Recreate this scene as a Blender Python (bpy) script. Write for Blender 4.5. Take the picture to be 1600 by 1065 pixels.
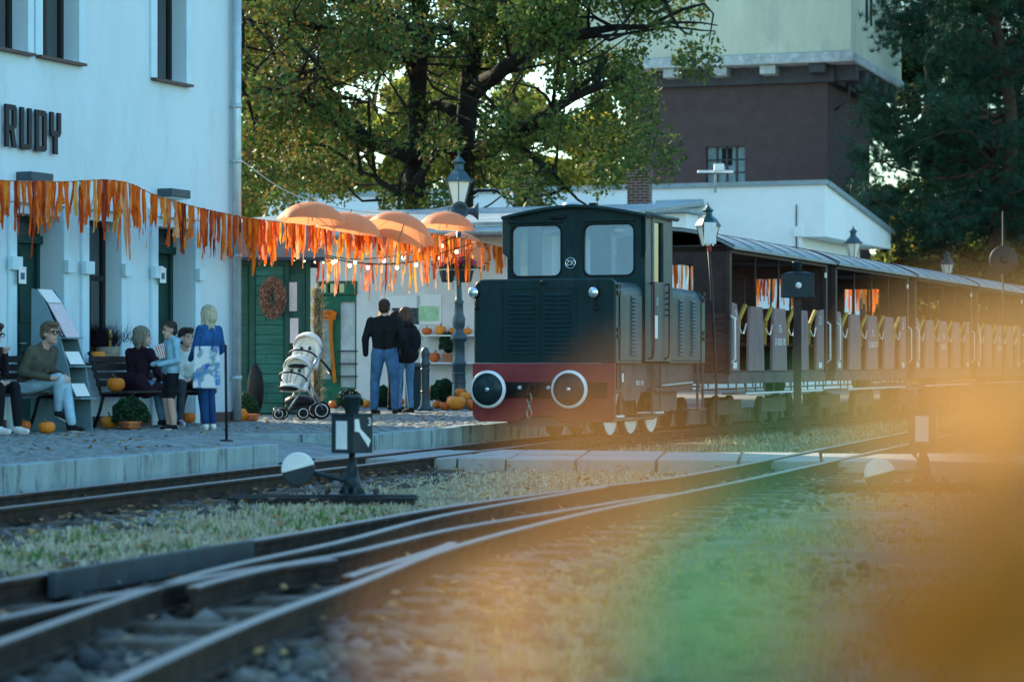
import bpy, bmesh, math, random
import numpy as np
from mathutils import Vector, Matrix

for _o in list(bpy.data.objects):
    bpy.data.objects.remove(_o)
SC = bpy.context.scene
COL = SC.collection
R = math.radians
random.seed(7)
RNG = np.random.default_rng(11)

# ------------------------------------------------------------------ camera
CAMZ, FPX, HOR = 1.10, 4000.0, 567.0
cam_d = bpy.data.cameras.new('camera')
cam = bpy.data.objects.new('camera', cam_d)
COL.objects.link(cam)
cam.location = (0, 0, CAMZ)
cam.rotation_euler = (R(90), 0, 0)
cam_d.sensor_width = 36.0
cam_d.lens = 36.0 * FPX / 1600.0
cam_d.shift_y = (HOR - 532.5) / 1600.0
cam_d.clip_start = 0.05
cam_d.clip_end = 2000
cam_d.dof.use_dof = True
cam_d.dof.focus_distance = 34.0
cam_d.dof.aperture_fstop = 2.7
SC.camera = cam

# ------------------------------------------------------------------ sky and sun
SUN_EL, SUN_AZ = R(25), R(-38)          # azimuth measured from +Y towards +X: low sun behind the station and the trees
w = bpy.data.worlds.new('World')
SC.world = w
w.use_nodes = True
nt = w.node_tree
sky = nt.nodes.new('ShaderNodeTexSky')
sky.sky_type = 'NISHITA'
sky.sun_disc = False
sky.sun_elevation = SUN_EL
sky.sun_rotation = SUN_AZ
sky.air_density = 1.6
sky.dust_density = 0.6
sky.ozone_density = 4.0
bg = nt.nodes['Background']
bg.inputs['Strength'].default_value = 0.12
tint = nt.nodes.new('ShaderNodeMix'); tint.data_type = 'RGBA'; tint.blend_type = 'MULTIPLY'
tint.inputs['Factor'].default_value = 1.0
tint.inputs['B'].default_value = (0.75, 1.0, 1.06, 1)
nt.links.new(sky.outputs['Color'], tint.inputs['A'])
nt.links.new(tint.outputs['Result'], bg.inputs['Color'])
sun_d = bpy.data.lights.new('sun', 'SUN')
sun_d.energy = 3.3
sun_d.angle = R(0.6)
sun_d.color = (1.0, 0.85, 0.58)
sun = bpy.data.objects.new('sun', sun_d)
COL.objects.link(sun)
_sd = Vector((math.sin(SUN_AZ) * math.cos(SUN_EL), math.cos(SUN_AZ) * math.cos(SUN_EL), math.sin(SUN_EL)))
sun.rotation_euler = _sd.to_track_quat('Z', 'Y').to_euler()
sun.location = (-30, 60, 40)

SC.view_settings.view_transform = 'Standard'
SC.view_settings.look = 'None'
SC.view_settings.gamma = 1.0
SC.view_settings.use_curve_mapping = False
SC.view_settings.exposure = 1.8
SC.render.engine = 'CYCLES'
SC.cycles.use_denoising = True
SC.cycles.max_bounces = 6
SC.cycles.transparent_max_bounces = 12
SC.cycles.caustics_reflective = False
SC.cycles.caustics_refractive = False

# ------------------------------------------------------------------ helpers: places
def P(px, py, Y):
    """world point seen at a photo pixel, at distance Y"""
    return Vector(((px - 800) / FPX * Y, Y, CAMZ + (HOR - py) / FPX * Y))
def G(px, py, z=0.0):
    """world point seen at a photo pixel on a level surface of height z"""
    return P(px, py, FPX * (CAMZ - z) / (py - HOR))

class Fr:
    """a level frame: local y runs along a heading, local x to its right"""
    def __init__(s, o, tan):
        s.o = Vector((o[0], o[1])); s.a = math.atan(tan)
        s.d = Vector((math.sin(s.a), math.cos(s.a))); s.n = Vector((math.cos(s.a), -math.sin(s.a)))
    def y(s, px, off=0.0):
        c = (px - 800) / FPX; q = s.o + s.n * off
        return (c * q.y - q.x) / (s.d.x - c * s.d.y)
    def z(s, px, py, off=0.0):
        t = s.y(px, off); Y = (s.o + s.n * off + s.d * t).y
        return CAMZ + (HOR - py) / FPX * Y
    def x(s, px, t):
        """local x on the plane y = t"""
        c = (px - 800) / FPX; q = s.o + s.d * t
        return (c * q.y - q.x) / (s.n.x - c * s.n.y)
    def zx(s, px, py, t):
        Y = (s.o + s.d * t + s.n * s.x(px, t)).y
        return CAMZ + (HOR - py) / FPX * Y
    def w(s, x, y, z=0.0):
        q = s.o + s.n * x + s.d * y
        return Vector((q.x, q.y, z))

PZ = 0.29                                   # platform top
RZ = 0.15                                   # top of rail

# ------------------------------------------------------------------ helpers: materials
def lin(c):
    if isinstance(c, str):
        c = c.lstrip('#'); c = [int(c[i:i+2], 16) / 255 for i in (0, 2, 4)]
        c = [x / 12.92 if x <= 0.04045 else ((x + 0.055) / 1.055) ** 2.4 for x in c]
    return tuple(c[:3]) + (1.0,)
MATS = {}
def mat(name, col, rough=0.65, metal=0.0, var=0.18, scale=6.0, bump=0.0, bscale=60.0, col2=None, spec=0.18, stretch=None, detail=4.0, wear=None, wscale=3.0, wamt=0.45, coat=0.0):
    """procedural surface: noise between two tones, optional worn patches and fine relief"""
    if name in MATS: return MATS[name]
    m = bpy.data.materials.new(name); m.use_nodes = True; N = m.node_tree.nodes; L = m.node_tree.links
    b = N['Principled BSDF']
    b.inputs['Roughness'].default_value = rough; b.inputs['Metallic'].default_value = metal
    b.inputs['Specular IOR Level'].default_value = spec
    if coat: b.inputs['Coat Weight'].default_value = coat
    tc = N.new('ShaderNodeTexCoord'); mp = N.new('ShaderNodeMapping')
    L.new(tc.outputs['Object'], mp.inputs['Vector'])
    if stretch: mp.inputs['Scale'].default_value = stretch
    nz = N.new('ShaderNodeTexNoise'); nz.inputs['Scale'].default_value = scale; nz.inputs['Detail'].default_value = detail; nz.inputs['Roughness'].default_value = 0.65
    L.new(mp.outputs['Vector'], nz.inputs['Vector'])
    c = lin(col); c2 = lin(col2) if col2 else tuple(min(1, x * (1 + var)) for x in c[:3]) + (1,)
    c1 = tuple(x * (1 - var) for x in c[:3]) + (1,)
    rp = N.new('ShaderNodeValToRGB'); rp.color_ramp.elements[0].position = 0.32; rp.color_ramp.elements[1].position = 0.68
    rp.color_ramp.elements[0].color = c1; rp.color_ramp.elements[1].color = c2
    L.new(nz.outputs['Fac'], rp.inputs['Fac'])
    out = rp.outputs['Color']
    if wear:
        n2 = N.new('ShaderNodeTexNoise'); n2.inputs['Scale'].default_value = wscale; n2.inputs['Detail'].default_value = 8; n2.inputs['Roughness'].default_value = 0.75
        L.new(mp.outputs['Vector'], n2.inputs['Vector'])
        r2 = N.new('ShaderNodeValToRGB'); r2.color_ramp.elements[0].position = 0.52; r2.color_ramp.elements[1].position = 0.66
        r2.color_ramp.elements[0].color = (0, 0, 0, 1); r2.color_ramp.elements[1].color = (wamt,) * 3 + (1,)
        L.new(n2.outputs['Fac'], r2.inputs['Fac'])
        mx = N.new('ShaderNodeMix'); mx.data_type = 'RGBA'
        L.new(r2.outputs['Color'], mx.inputs['Factor']); L.new(out, mx.inputs['A']); mx.inputs['B'].default_value = lin(wear)
        out = mx.outputs['Result']
    L.new(out, b.inputs['Base Color'])
    if bump:
        n3 = N.new('ShaderNodeTexNoise'); n3.inputs['Scale'].default_value = bscale; n3.inputs['Detail'].default_value = 5
        L.new(mp.outputs['Vector'], n3.inputs['Vector'])
        bp = N.new('ShaderNodeBump'); bp.inputs['Strength'].default_value = bump; bp.inputs['Distance'].default_value = 0.02
        L.new(n3.outputs['Fac'], bp.inputs['Height']); L.new(bp.outputs['Normal'], b.inputs['Normal'])
    MATS[name] = m
    return m
def leafmat(name, cols, trans=0.45, rough=0.6):
    """each leaf its own tone; light comes through the leaf"""
    if name in MATS: return MATS[name]
    m = bpy.data.materials.new(name); m.use_nodes = True; N = m.node_tree.nodes; L = m.node_tree.links
    b = N['Principled BSDF']; out = N['Material Output']
    g = N.new('ShaderNodeNewGeometry'); rp = N.new('ShaderNodeValToRGB')
    e = rp.color_ramp.elements
    while len(e) < len(cols): e.new(0.5)
    for i, c in enumerate(cols):
        e[i].position = i / max(1, len(cols) - 1); e[i].color = lin(c)
    L.new(g.outputs['Random Per Island'], rp.inputs['Fac'])
    L.new(rp.outputs['Color'], b.inputs['Base Color']); b.inputs['Roughness'].default_value = rough; b.inputs['Specular IOR Level'].default_value = 0.25
    t = N.new('ShaderNodeBsdfTranslucent'); L.new(rp.outputs['Color'], t.inputs['Color'])
    mx = N.new('ShaderNodeMixShader'); mx.inputs['Fac'].default_value = trans
    L.new(b.outputs['BSDF'], mx.inputs[1]); L.new(t.outputs['BSDF'], mx.inputs[2]); L.new(mx.outputs['Shader'], out.inputs['Surface'])
    MATS[name] = m
    return m
def glassmat(name, tint=(0.8, 0.9, 0.95), refl=0.25):
    if name in MATS: return MATS[name]
    m = bpy.data.materials.new(name); m.use_nodes = True; N = m.node_tree.nodes; L = m.node_tree.links
    out = N['Material Output']; N.remove(N['Principled BSDF'])
    t = N.new('ShaderNodeBsdfTransparent'); t.inputs['Color'].default_value = tint + (1,)
    g = N.new('ShaderNodeBsdfGlossy'); g.inputs['Roughness'].default_value = 0.04
    f = N.new('ShaderNodeFresnel'); f.inputs['IOR'].default_value = 1.5
    ad = N.new('ShaderNodeMath'); ad.operation = 'ADD'; ad.inputs[1].default_value = refl; ad.use_clamp = True
    L.new(f.outputs['Fac'], ad.inputs[0])
    mx = N.new('ShaderNodeMixShader'); L.new(ad.outputs[0], mx.inputs['Fac'])
    L.new(t.outputs['BSDF'], mx.inputs[1]); L.new(g.outputs['BSDF'], mx.inputs[2]); L.new(mx.outputs['Shader'], out.inputs['Surface'])
    MATS[name] = m
    return m
def glow(name, col, s):
    if name in MATS: return MATS[name]
    m = mat(name, col, 0.4)
    b = m.node_tree.nodes['Principled BSDF']; b.inputs['Emission Color'].default_value = lin(col); b.inputs['Emission Strength'].default_value = s
    return m

# ------------------------------------------------------------------ helpers: meshes and objects
class MB:
    def __init__(s): s.v = []; s.f = []; s.sm = []
    def add(s, vs, fs, smooth=False):
        k = len(s.v); s.v += [tuple(v) for v in vs]; s.f += [tuple(i + k for i in f) for f in fs]; s.sm += [smooth] * len(fs); return s
    def box(s, x0, x1, y0, y1, z0, z1):
        return s.add([(x0,y0,z0),(x1,y0,z0),(x1,y1,z0),(x0,y1,z0),(x0,y0,z1),(x1,y0,z1),(x1,y1,z1),(x0,y1,z1)],
                     [(3,2,1,0),(4,5,6,7),(0,1,5,4),(1,2,6,5),(2,3,7,6),(3,0,4,7)])
    def cbox(s, c, size, rot=None):
        hx, hy, hz = size[0]/2, size[1]/2, size[2]/2
        vs = [Vector(p) for p in [(-hx,-hy,-hz),(hx,-hy,-hz),(hx,hy,-hz),(-hx,hy,-hz),(-hx,-hy,hz),(hx,-hy,hz),(hx,hy,hz),(-hx,hy,hz)]]
        if rot is not None: vs = [rot @ v for v in vs]
        return s.add([v + Vector(c) for v in vs], [(3,2,1,0),(4,5,6,7),(0,1,5,4),(1,2,6,5),(2,3,7,6),(3,0,4,7)])
    def bar(s, a, b, wx, wz=None, up=(0,0,1)):
        """a square bar from a to b"""
        a, b = Vector(a), Vector(b); d = (b - a); L = d.length
        if L < 1e-6: return s
        d /= L; u = Vector(up)
        if abs(d.dot(u)) > 0.98: u = Vector((1, 0, 0))
        x = d.cross(u).normalized(); z = x.cross(d)
        m = Matrix((x, d, z)).transposed()
        return s.cbox((a + b) / 2, (wx, L, wz or wx), m)
    def tube(s, pts, r, n=8, caps=True, closed=False):
        pts = [Vector(p) for p in pts]; k = len(pts); rs = r if isinstance(r, (list, tuple)) else [r] * k
        vs, fs = [], []; pu = None
        for i, p in enumerate(pts):
            if closed: d = pts[(i+1) % k] - pts[i-1]
            else: d = pts[min(i+1, k-1)] - pts[max(i-1, 0)]
            d.normalize()
            if pu is None:
                pu = Vector((0,0,1)) if abs(d.z) < 0.9 else Vector((1,0,0))
            x = d.cross(pu)
            if x.length < 1e-5: x = d.cross(Vector((0.3,1,0.2)))
            x.normalize(); y = x.cross(d).normalized(); pu = y
            for j in range(n):
                a = 2*math.pi*j/n; vs.append(p + (x*math.cos(a) + y*math.sin(a)) * rs[i])
        for i in range(k if closed else k-1):
            i2 = (i+1) % k
            for j in range(n):
                fs.append((i*n+j, i*n+(j+1)%n, i2*n+(j+1)%n, i2*n+j))
        if caps and not closed:
            fs.append(tuple(range(n-1,-1,-1))); fs.append(tuple((k-1)*n+j for j in range(n)))
        return s.add(vs, fs, True)
    def lathe(s, prof, n=20, c=(0,0,0), axis='z', smooth=True, caps=True):
        vs, fs = [], []; k = len(prof)
        for (r, h) in prof:
            for j in range(n):
                a = 2*math.pi*j/n; x, y = r*math.cos(a), r*math.sin(a)
                v = (x, y, h) if axis == 'z' else ((x, h, y) if axis == 'y' else (h, x, y))
                vs.append((v[0]+c[0], v[1]+c[1], v[2]+c[2]))
        flip = axis == 'y'
        for i in range(k-1):
            for j in range(n):
                q = (i*n+j, i*n+(j+1)%n, (i+1)*n+(j+1)%n, (i+1)*n+j)
                fs.append(q[::-1] if flip else q)
        if caps:
            if prof[0][0] > 1e-4: fs.append(tuple(range(n-1,-1,-1)) if not flip else tuple(range(n)))
            if prof[-1][0] > 1e-4:
                q = tuple((k-1)*n+j for j in range(n)); fs.append(q if not flip else q[::-1])
        return s.add(vs, fs, smooth)
    def extrude(s, poly, t0, t1, plane='xz'):
        """a polygon drawn in a plane, given thickness along the third axis"""
        k = len(poly)
        def pt(p, t): return (p[0], t, p[1]) if plane == 'xz' else ((t, p[0], p[1]) if plane == 'yz' else (p[0], p[1], t))
        vs = [pt(p, t0) for p in poly] + [pt(p, t1) for p in poly]
        fs = [tuple(range(k)), tuple(range(2*k-1, k-1, -1))] + [(i, i+k, (i+1)%k+k, (i+1)%k) for i in range(k)]
        return s.add(vs, fs)
    def sweep(s, prof, path, up=(0,0,1), closed_prof=True):
        """a profile (right, up) carried along a path"""
        pts = [Vector(p) for p in path]; k = len(pts); n = len(prof); vs, fs = [], []
        for i, p in enumerate(pts):
            d = (pts[min(i+1,k-1)] - pts[max(i-1,0)]).normalized(); x = d.cross(Vector(up)).normalized(); z = x.cross(d)
            vs += [p + x*a + z*b for (a, b) in prof]
        for i in range(k-1):
            for j in range(n if closed_prof else n-1):
                fs.append((i*n+j, i*n+(j+1)%n, (i+1)*n+(j+1)%n, (i+1)*n+j))
        if closed_prof:
            fs.append(tuple(range(n-1,-1,-1))); fs.append(tuple((k-1)*n+j for j in range(n)))
        return s.add(vs, fs)
    def plate(s, outer, holes, t0, t1, plane='xz'):
        """a flat panel with openings cut through it"""
        bm = bmesh.new()
        def pt(p, t): return (p[0], t, p[1]) if plane == 'xz' else ((t, p[0], p[1]) if plane == 'yz' else (p[0], p[1], t))
        es = []
        for lp in [outer] + holes:
            vv = [bm.verts.new(pt(p, t0)) for p in lp]
            es += [bm.edges.new((vv[i], vv[(i+1) % len(vv)])) for i in range(len(vv))]
        r = bmesh.ops.triangle_fill(bm, edges=es, use_beauty=True)
        fs = [g for g in r['geom'] if isinstance(g, bmesh.types.BMFace)]
        r = bmesh.ops.extrude_face_region(bm, geom=fs)
        vv = [g for g in r['geom'] if isinstance(g, bmesh.types.BMVert)]
        d = Vector(pt((0,0), t1)) - Vector(pt((0,0), t0))
        bmesh.ops.translate(bm, verts=vv, vec=d)
        bmesh.ops.recalc_face_normals(bm, faces=bm.faces)
        bm.verts.index_update()
        s.add([v.co for v in bm.verts], [tuple(v.index for v in f.verts) for f in bm.faces]); bm.free()
        return s
    def ell(s, c, r, n=14, m=9, rot=None):
        vs, fs = [], []
        for i in range(m+1):
            t = math.pi*i/m
            for j in range(n):
                a = 2*math.pi*j/n
                v = Vector((r[0]*math.sin(t)*math.cos(a), r[1]*math.sin(t)*math.sin(a), r[2]*math.cos(t)))
                if rot is not None: v = rot @ v
                vs.append(v + Vector(c))
        for i in range(m):
            for j in range(n): fs.append((i*n+j, (i+1)*n+j, (i+1)*n+(j+1)%n, i*n+(j+1)%n))
        return s.add(vs, fs, True)
    def mesh(s, name):
        me = bpy.data.meshes.new(name); me.from_pydata(s.v, [], s.f)
        me.polygons.foreach_set('use_smooth', s.sm); me.update()
        return me
    def build(s, name, m=None, parent=None, bevel=0.0, fix=False):
        me = s.mesh(name)
        if fix:
            bm = bmesh.new(); bm.from_mesh(me); bmesh.ops.recalc_face_normals(bm, faces=bm.faces); bm.to_mesh(me); bm.free()
        return put(name, me, m, parent, bevel)
def put(name, me, m=None, parent=None, bevel=0.0, loc=None, rot=None, scale=None):
    o = bpy.data.objects.new(name, me); COL.objects.link(o)
    if m is not None:
        for q in (m if isinstance(m, (list, tuple)) else [m]): me.materials.append(q)
    if parent is not None: o.parent = parent
    if bevel:
        b = o.modifiers.new('edge', 'BEVEL'); b.width = bevel; b.segments = 2; b.limit_method = 'ANGLE'
    if loc is not None: o.location = loc
    if rot is not None: o.rotation_euler = rot
    if scale is not None: o.scale = scale
    return o
def inst(name, me, parent=None, loc=(0,0,0), rot=(0,0,0), scale=(1,1,1), m=None):
    """another object on the same mesh data"""
    o = bpy.data.objects.new(name, me); COL.objects.link(o); o.parent = parent
    o.location = loc; o.rotation_euler = rot; o.scale = scale
    if m is not None and o.material_slots:
        o.material_slots[0].link = 'OBJECT'; o.material_slots[0].material = m
    return o
def tag(o, label=None, cat=None, group=None, kind=None):
    if label: o['label'] = label
    if cat: o['category'] = cat
    if group: o['group'] = group
    if kind: o['kind'] = kind
    return o
def thing(name, label, cat, loc=(0,0,0), rz=0.0, group=None):
    o = bpy.data.objects.new(name, None); COL.objects.link(o); o.empty_display_size = 0.2
    o.location = loc; o.rotation_euler = (0, 0, rz)
    return tag(o, label, cat, group)
def copy_tree(o, parent=None):
    c = o.copy(); COL.objects.link(c); c.parent = parent
    for ch in o.children: copy_tree(ch, c)
    return c
def text_mesh(txt, size, depth=0.002, name='lettering'):
    cu = bpy.data.curves.new(name, 'FONT'); cu.body = txt; cu.size = size; cu.extrude = depth; cu.align_x = 'CENTER'; cu.align_y = 'CENTER'
    o = bpy.data.objects.new(name, cu); COL.objects.link(o)
    dg = bpy.context.evaluated_depsgraph_get()
    me = bpy.data.meshes.new_from_object(o.evaluated_get(dg)); bpy.data.objects.remove(o); bpy.data.curves.remove(cu)
    return me
def rrect(x0, x1, z0, z1, r, n=4):
    """rounded rectangle outline"""
    out = []
    for cx, cz, a0 in ((x1-r, z0+r, -90), (x1-r, z1-r, 0), (x0+r, z1-r, 90), (x0+r, z0+r, 180)):
        for i in range(n+1):
            a = R(a0 + 90*i/n); out.append((cx + r*math.cos(a), cz + r*math.sin(a)))
    return out
def quads(name, V, m, parent=None, nper=4):
    """a mesh of many loose faces from an (n, k, 3) array"""
    n, k = V.shape[0], V.shape[1]
    me = bpy.data.meshes.new(name); me.vertices.add(n*k); me.vertices.foreach_set('co', V.reshape(-1).astype(np.float32))
    me.loops.add(n*k); me.loops.foreach_set('vertex_index', np.arange(n*k, dtype=np.int32))
    me.polygons.add(n); me.polygons.foreach_set('loop_start', np.arange(0, n*k, k, dtype=np.int32)); me.polygons.foreach_set('loop_total', np.full(n, k, dtype=np.int32))
    me.update(calc_edges=True); me.validate()
    return put(name, me, m, parent)
def mesh_np(name, V, F, m, parent=None, smooth=False):
    k = F.shape[1]; n = F.shape[0]
    me = bpy.data.meshes.new(name); me.vertices.add(len(V)); me.vertices.foreach_set('co', V.reshape(-1).astype(np.float32))
    me.loops.add(n*k); me.loops.foreach_set('vertex_index', F.reshape(-1).astype(np.int32))
    me.polygons.add(n); me.polygons.foreach_set('loop_start', np.arange(0, n*k, k, dtype=np.int32)); me.polygons.foreach_set('loop_total', np.full(n, k, dtype=np.int32))
    if smooth: me.polygons.foreach_set('use_smooth', np.ones(n, dtype=bool))
    me.update(calc_edges=True)
    return put(name, me, m, parent)
# ------------------------------------------------------------------ the setting: ground, platform, tracks
M_ground = mat('ground_soil', (0.10, 0.085, 0.06), 0.95, var=0.45, scale=1.6, bump=0.6, bscale=25, col2=(0.32, 0.28, 0.20), wear=(0.05, 0.065, 0.025), wscale=0.35, wamt=0.8, detail=9)
g = MB().add([(-700,-30,0),(700,-30,0),(700,1200,0),(-700,1200,0)], [(0,1,2,3)]).build('ground', M_ground)
tag(g, 'brown trodden earth with dry turf around the tracks', kind='structure')

M_conc = mat('kerb_concrete', (0.27, 0.345, 0.35), 0.85, var=0.25, scale=2.5, bump=0.25, bscale=50, wear=(0.06, 0.085, 0.085), wscale=6, wamt=0.9, stretch=(1, 1, 0.22))
M_pave = mat('sett_stone', (0.22, 0.25, 0.25), 0.8, var=0.35, scale=3.5, bump=0.5, bscale=70, detail=8)
M_joint = mat('sand_joint', (0.15, 0.15, 0.14), 0.95, var=0.3, scale=4, bump=0.4)
# platform edge in plan, from the near left to far along the train
KE = [(-7.6, 9.6), (-4.05, 20.25), (-2.34, 25.30), (-1.56, 29.06), (-0.41, 33.75), (0.90, 38.1), (8.0, 57.0), (36.0, 131.5)]
KA, KB = Vector(KE[2]), Vector(KE[3])
_kd = (KB - KA).normalized(); _kn = Vector((_kd.y, -_kd.x))
KA2, KB2 = KA - _kn * 1.7, KB - _kn * 1.7
poly = [Vector(p) for p in KE[:3]] + [KA2, KB2] + [Vector(p) for p in KE[3:]] + [Vector((-60, 131.5)), Vector((-60, 9.6))]
m = MB(); k = len(poly)
m.add([(p.x, p.y, PZ - 0.012) for p in poly] + [(p.x, p.y, -0.1) for p in poly], [tuple(range(k-1, -1, -1))] + [(i, (i+1) % k, (i+1) % k + k, i + k) for i in range(k)])
plat = m.build('platform', M_joint, fix=True)
tag(plat, 'stone paved station platform along the train', kind='structure')
# ramp down to the foot crossing
q = lambda p, z: (p.x, p.y, z)
rp_ = MB().add([q(KA2, PZ-.006), q(KB2, PZ-.006), q(KB, .11), q(KA, .11)], [(0,1,2,3)])
rp_.build('ramp_paving', M_pave, plat, fix=True)
# kerb slabs
random.seed(3)
def kerb_run(a, b, L=0.62):
    a, b = Vector(a), Vector(b); d = b - a; n = max(1, round(d.length / L)); d.normalize(); st = (b - a).length / n
    nn = Vector((d.y, -d.x))
    for i in range(n):
        p0 = a + d * (i*st + 0.006); p1 = a + d * ((i+1)*st - 0.006); o = random.uniform(-0.006, 0.01); h = random.uniform(-0.005, 0.006)
        bb = MB(); pts = [p0 + nn*(0.03+o), p1 + nn*(0.03+o), p1 - nn*0.14, p0 - nn*0.14]
        bb.add([(p.x,p.y,-0.05) for p in pts] + [(p.x,p.y,PZ+0.004+h) for p in pts], [(0,1,2,3),(7,6,5,4),(0,4,5,1),(1,5,6,2),(2,6,7,3),(3,7,4,0)])
        bb.build('kerb_slab', M_conc, plat, bevel=0.008, fix=True)
for i in (0, 1, 3, 4, 5): kerb_run(KE[i], KE[i+1], 0.62 if i < 5 else 1.2)
kerb_run(KB2, KB, 0.85)
# wall line of the station, needed to know where paving stops
WALL = Fr((-3.785, 35.63), 0.425)
# setts: a real stone each, in rows along the kerb
def setts():
    f = Fr((KA.x, KA.y), 0.28); s = 0.13; V = []; F = []
    us = np.arange(-7.5, 19.5, s); vs = np.arange(-9.0, 0.3, s)
    rr = np.random.default_rng(5)
    edge = [Vector(p) for p in KE]
    def right_of(p):                                    # signed distance left of the platform edge
        for i in range(len(edge)-1):
            if p.y <= edge[i+1].y or i == len(edge)-2:
                a, b = edge[i], edge[i+1]; d = (b-a).normalized(); return (p-a).dot(Vector((d.y, -d.x)))
    c = 0
    for j, v in enumerate(vs):
        sh = (j % 2) * s * 0.5
        for u in us:
            p = f.o + f.n*v + f.d*(u+sh)
            r = right_of(p)
            if r > -0.2: continue
            if p.y < 16 or p.y > 46: continue
            if abs(p.x / p.y) > 0.21: continue
            lw = (p - WALL.o)
            if lw.dot(WALL.n) < 0.02 and lw.dot(WALL.d) < 0.1: continue
            la = (p - KA); ta = la.dot(_kd)
            if -0.05 < ta < (KB-KA).length + 0.05 and la.dot(_kn) > -1.72: continue
            h = s*0.5 - 0.006 - rr.uniform(0, 0.005); z = PZ + rr.uniform(-0.006, 0.006); t = rr.uniform(-0.05, 0.05, 2)
            x, y = f.d*h, f.n*h
            for (a, b, k2) in ((-1,-1,1),(1,-1,1),(1,1,1),(-1,1,1)):
                e = p + x*a + y*b; V.append((e.x, e.y, z-0.03))
            for (a, b) in ((-1,-1),(1,-1),(1,1),(-1,1)):
                e = p + x*a*0.78 + y*b*0.78; V.append((e.x, e.y, z + t[0]*a*h + t[1]*b*h))
            F += [(c+4,c+7,c+6,c+5),(c,c+4,c+5,c+1),(c+1,c+5,c+6,c+2),(c+2,c+6,c+7,c+3),(c+3,c+7,c+4,c)]; c += 8
    o = mesh_np('paving_setts', np.array(V), np.array(F), M_pave, plat)
    o['kind'] = 'stuff'
setts()

# ------------------------------------------------------------------ railway tracks
def rail_mat():
    m = bpy.data.materials.new('rail_steel'); m.use_nodes = True; N = m.node_tree.nodes; L = m.node_tree.links; b = N['Principled BSDF']
    tc = N.new('ShaderNodeTexCoord'); nz = N.new('ShaderNodeTexNoise'); nz.inputs['Scale'].default_value = 9; nz.inputs['Detail'].default_value = 6
    L.new(tc.outputs['Object'], nz.inputs['Vector'])
    rp = N.new('ShaderNodeValToRGB'); rp.color_ramp.elements[0].color = (0.020, 0.014, 0.011, 1); rp.color_ramp.elements[1].color = (0.055, 0.036, 0.026, 1)
    rp.color_ramp.elements[0].position = .35; rp.color_ramp.elements[1].position = .7
    L.new(nz.outputs['Fac'], rp.inputs['Fac'])
    pos = N.new('ShaderNodeSeparateXYZ'); L.new(tc.outputs['Object'], pos.inputs['Vector'])
    gt = N.new('ShaderNodeMath'); gt.operation = 'GREATER_THAN'; gt.inputs[1].default_value = RZ - 0.006; L.new(pos.outputs['Z'], gt.inputs[0])
    mx = N.new('ShaderNodeMix'); mx.data_type = 'RGBA'; L.new(gt.outputs[0], mx.inputs['Factor']); L.new(rp.outputs['Color'], mx.inputs['A']); mx.inputs['B'].default_value = (0.17, 0.15, 0.14, 1)
    L.new(mx.outputs['Result'], b.inputs['Base Color'])
    L.new(gt.outputs[0], b.inputs['Metallic'])
    mr = N.new('ShaderNodeMapRange'); L.new(gt.outputs[0], mr.inputs['Value']); mr.inputs['To Min'].default_value = 0.8; mr.inputs['To Max'].default_value = 0.48
    L.new(mr.outputs['Result'], b.inputs['Roughness']); b.inputs['Specular IOR Level'].default_value = 0.15
    return m
M_rail = rail_mat()
M_sleeper = mat('old_sleeper_wood', (0.10, 0.082, 0.066), 0.9, var=0.35, scale=5, bump=0.6, bscale=30, stretch=(1, 1, 1), wear=(0.2, 0.17, 0.14), wscale=5, wamt=0.5)
RP = [(-.05,-.12),(.05,-.12),(.05,-.108),(.012,-.095),(.012,-.035),(.028,-.028),(.028,-.006),(.022,0),(-.022,0),(-.028,-.006),(-.028,-.028),(-.012,-.035),(-.012,-.095),(-.05,-.108)]
def spline(pts, step=0.5):
    pts = [Vector(p) for p in pts]; out = []
    for i in range(len(pts)-1):
        p0, p1, p2, p3 = pts[max(i-1,0)], pts[i], pts[i+1], pts[min(i+2,len(pts)-1)]
        n = max(2, int((p2-p1).length/step)); l = (p2-p1).length
        m1 = (p2-p0) * (l/max(1e-6,(p2-p0).length)); m2 = (p3-p1) * (l/max(1e-6,(p3-p1).length))
        for j in range(n):
            t = j/n; t2, t3 = t*t, t*t*t
            out.append(p1*(2*t3-3*t2+1) + m1*(t3-2*t2+t) + p2*(-2*t3+3*t2) + m2*(t3-t2))
    return out + [pts[-1]]
def offset(path, d):
    out = []
    for i, p in enumerate(path):
        t = (path[min(i+1,len(path)-1)] - path[max(i-1,0)]).normalized(); out.append(p + Vector((t.y, -t.x, 0))*d)
    return out
def v3(p, z=RZ): return Vector((p[0], p[1], z))
TRAIN = Fr((0.40, 32.22), 0.375)
c1 = Vector((-2.482, 21.446)); h1 = Vector((0.2656, 0.9641))
C1 = spline([v3(c1 + h1*t) for t in (-18, -10, -4, 0, 4, 7)] + [v3(TRAIN.w(0, t)) for t in (0.6, 4, 10, 20, 40, 70, 100)], 0.6)
M_plate = mat('rusty_plate', (0.06, 0.04, 0.03), 0.8, var=0.3)
tr1 = thing('railway_track', 'narrow gauge track along the platform under the train', None); tr1['kind'] = 'structure'
for d in (-.36, .36): MB().sweep(RP, offset(C1, d)).build('rail', M_rail, tr1)
slp = MB().box(-.75, .75, -.105, .105, -.05, .035).mesh('sleeper'); slp.materials.append(M_sleeper)
cpl = MB().box(-.11, .11, -.07, .07, .031, .05); cpl.box(-.075,-.055,-.05,.05,.05,.075); cpl.box(.055,.075,-.05,.05,.05,.075)
cpm = cpl.mesh('tie_plate'); cpm.materials.append(M_plate)
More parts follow.
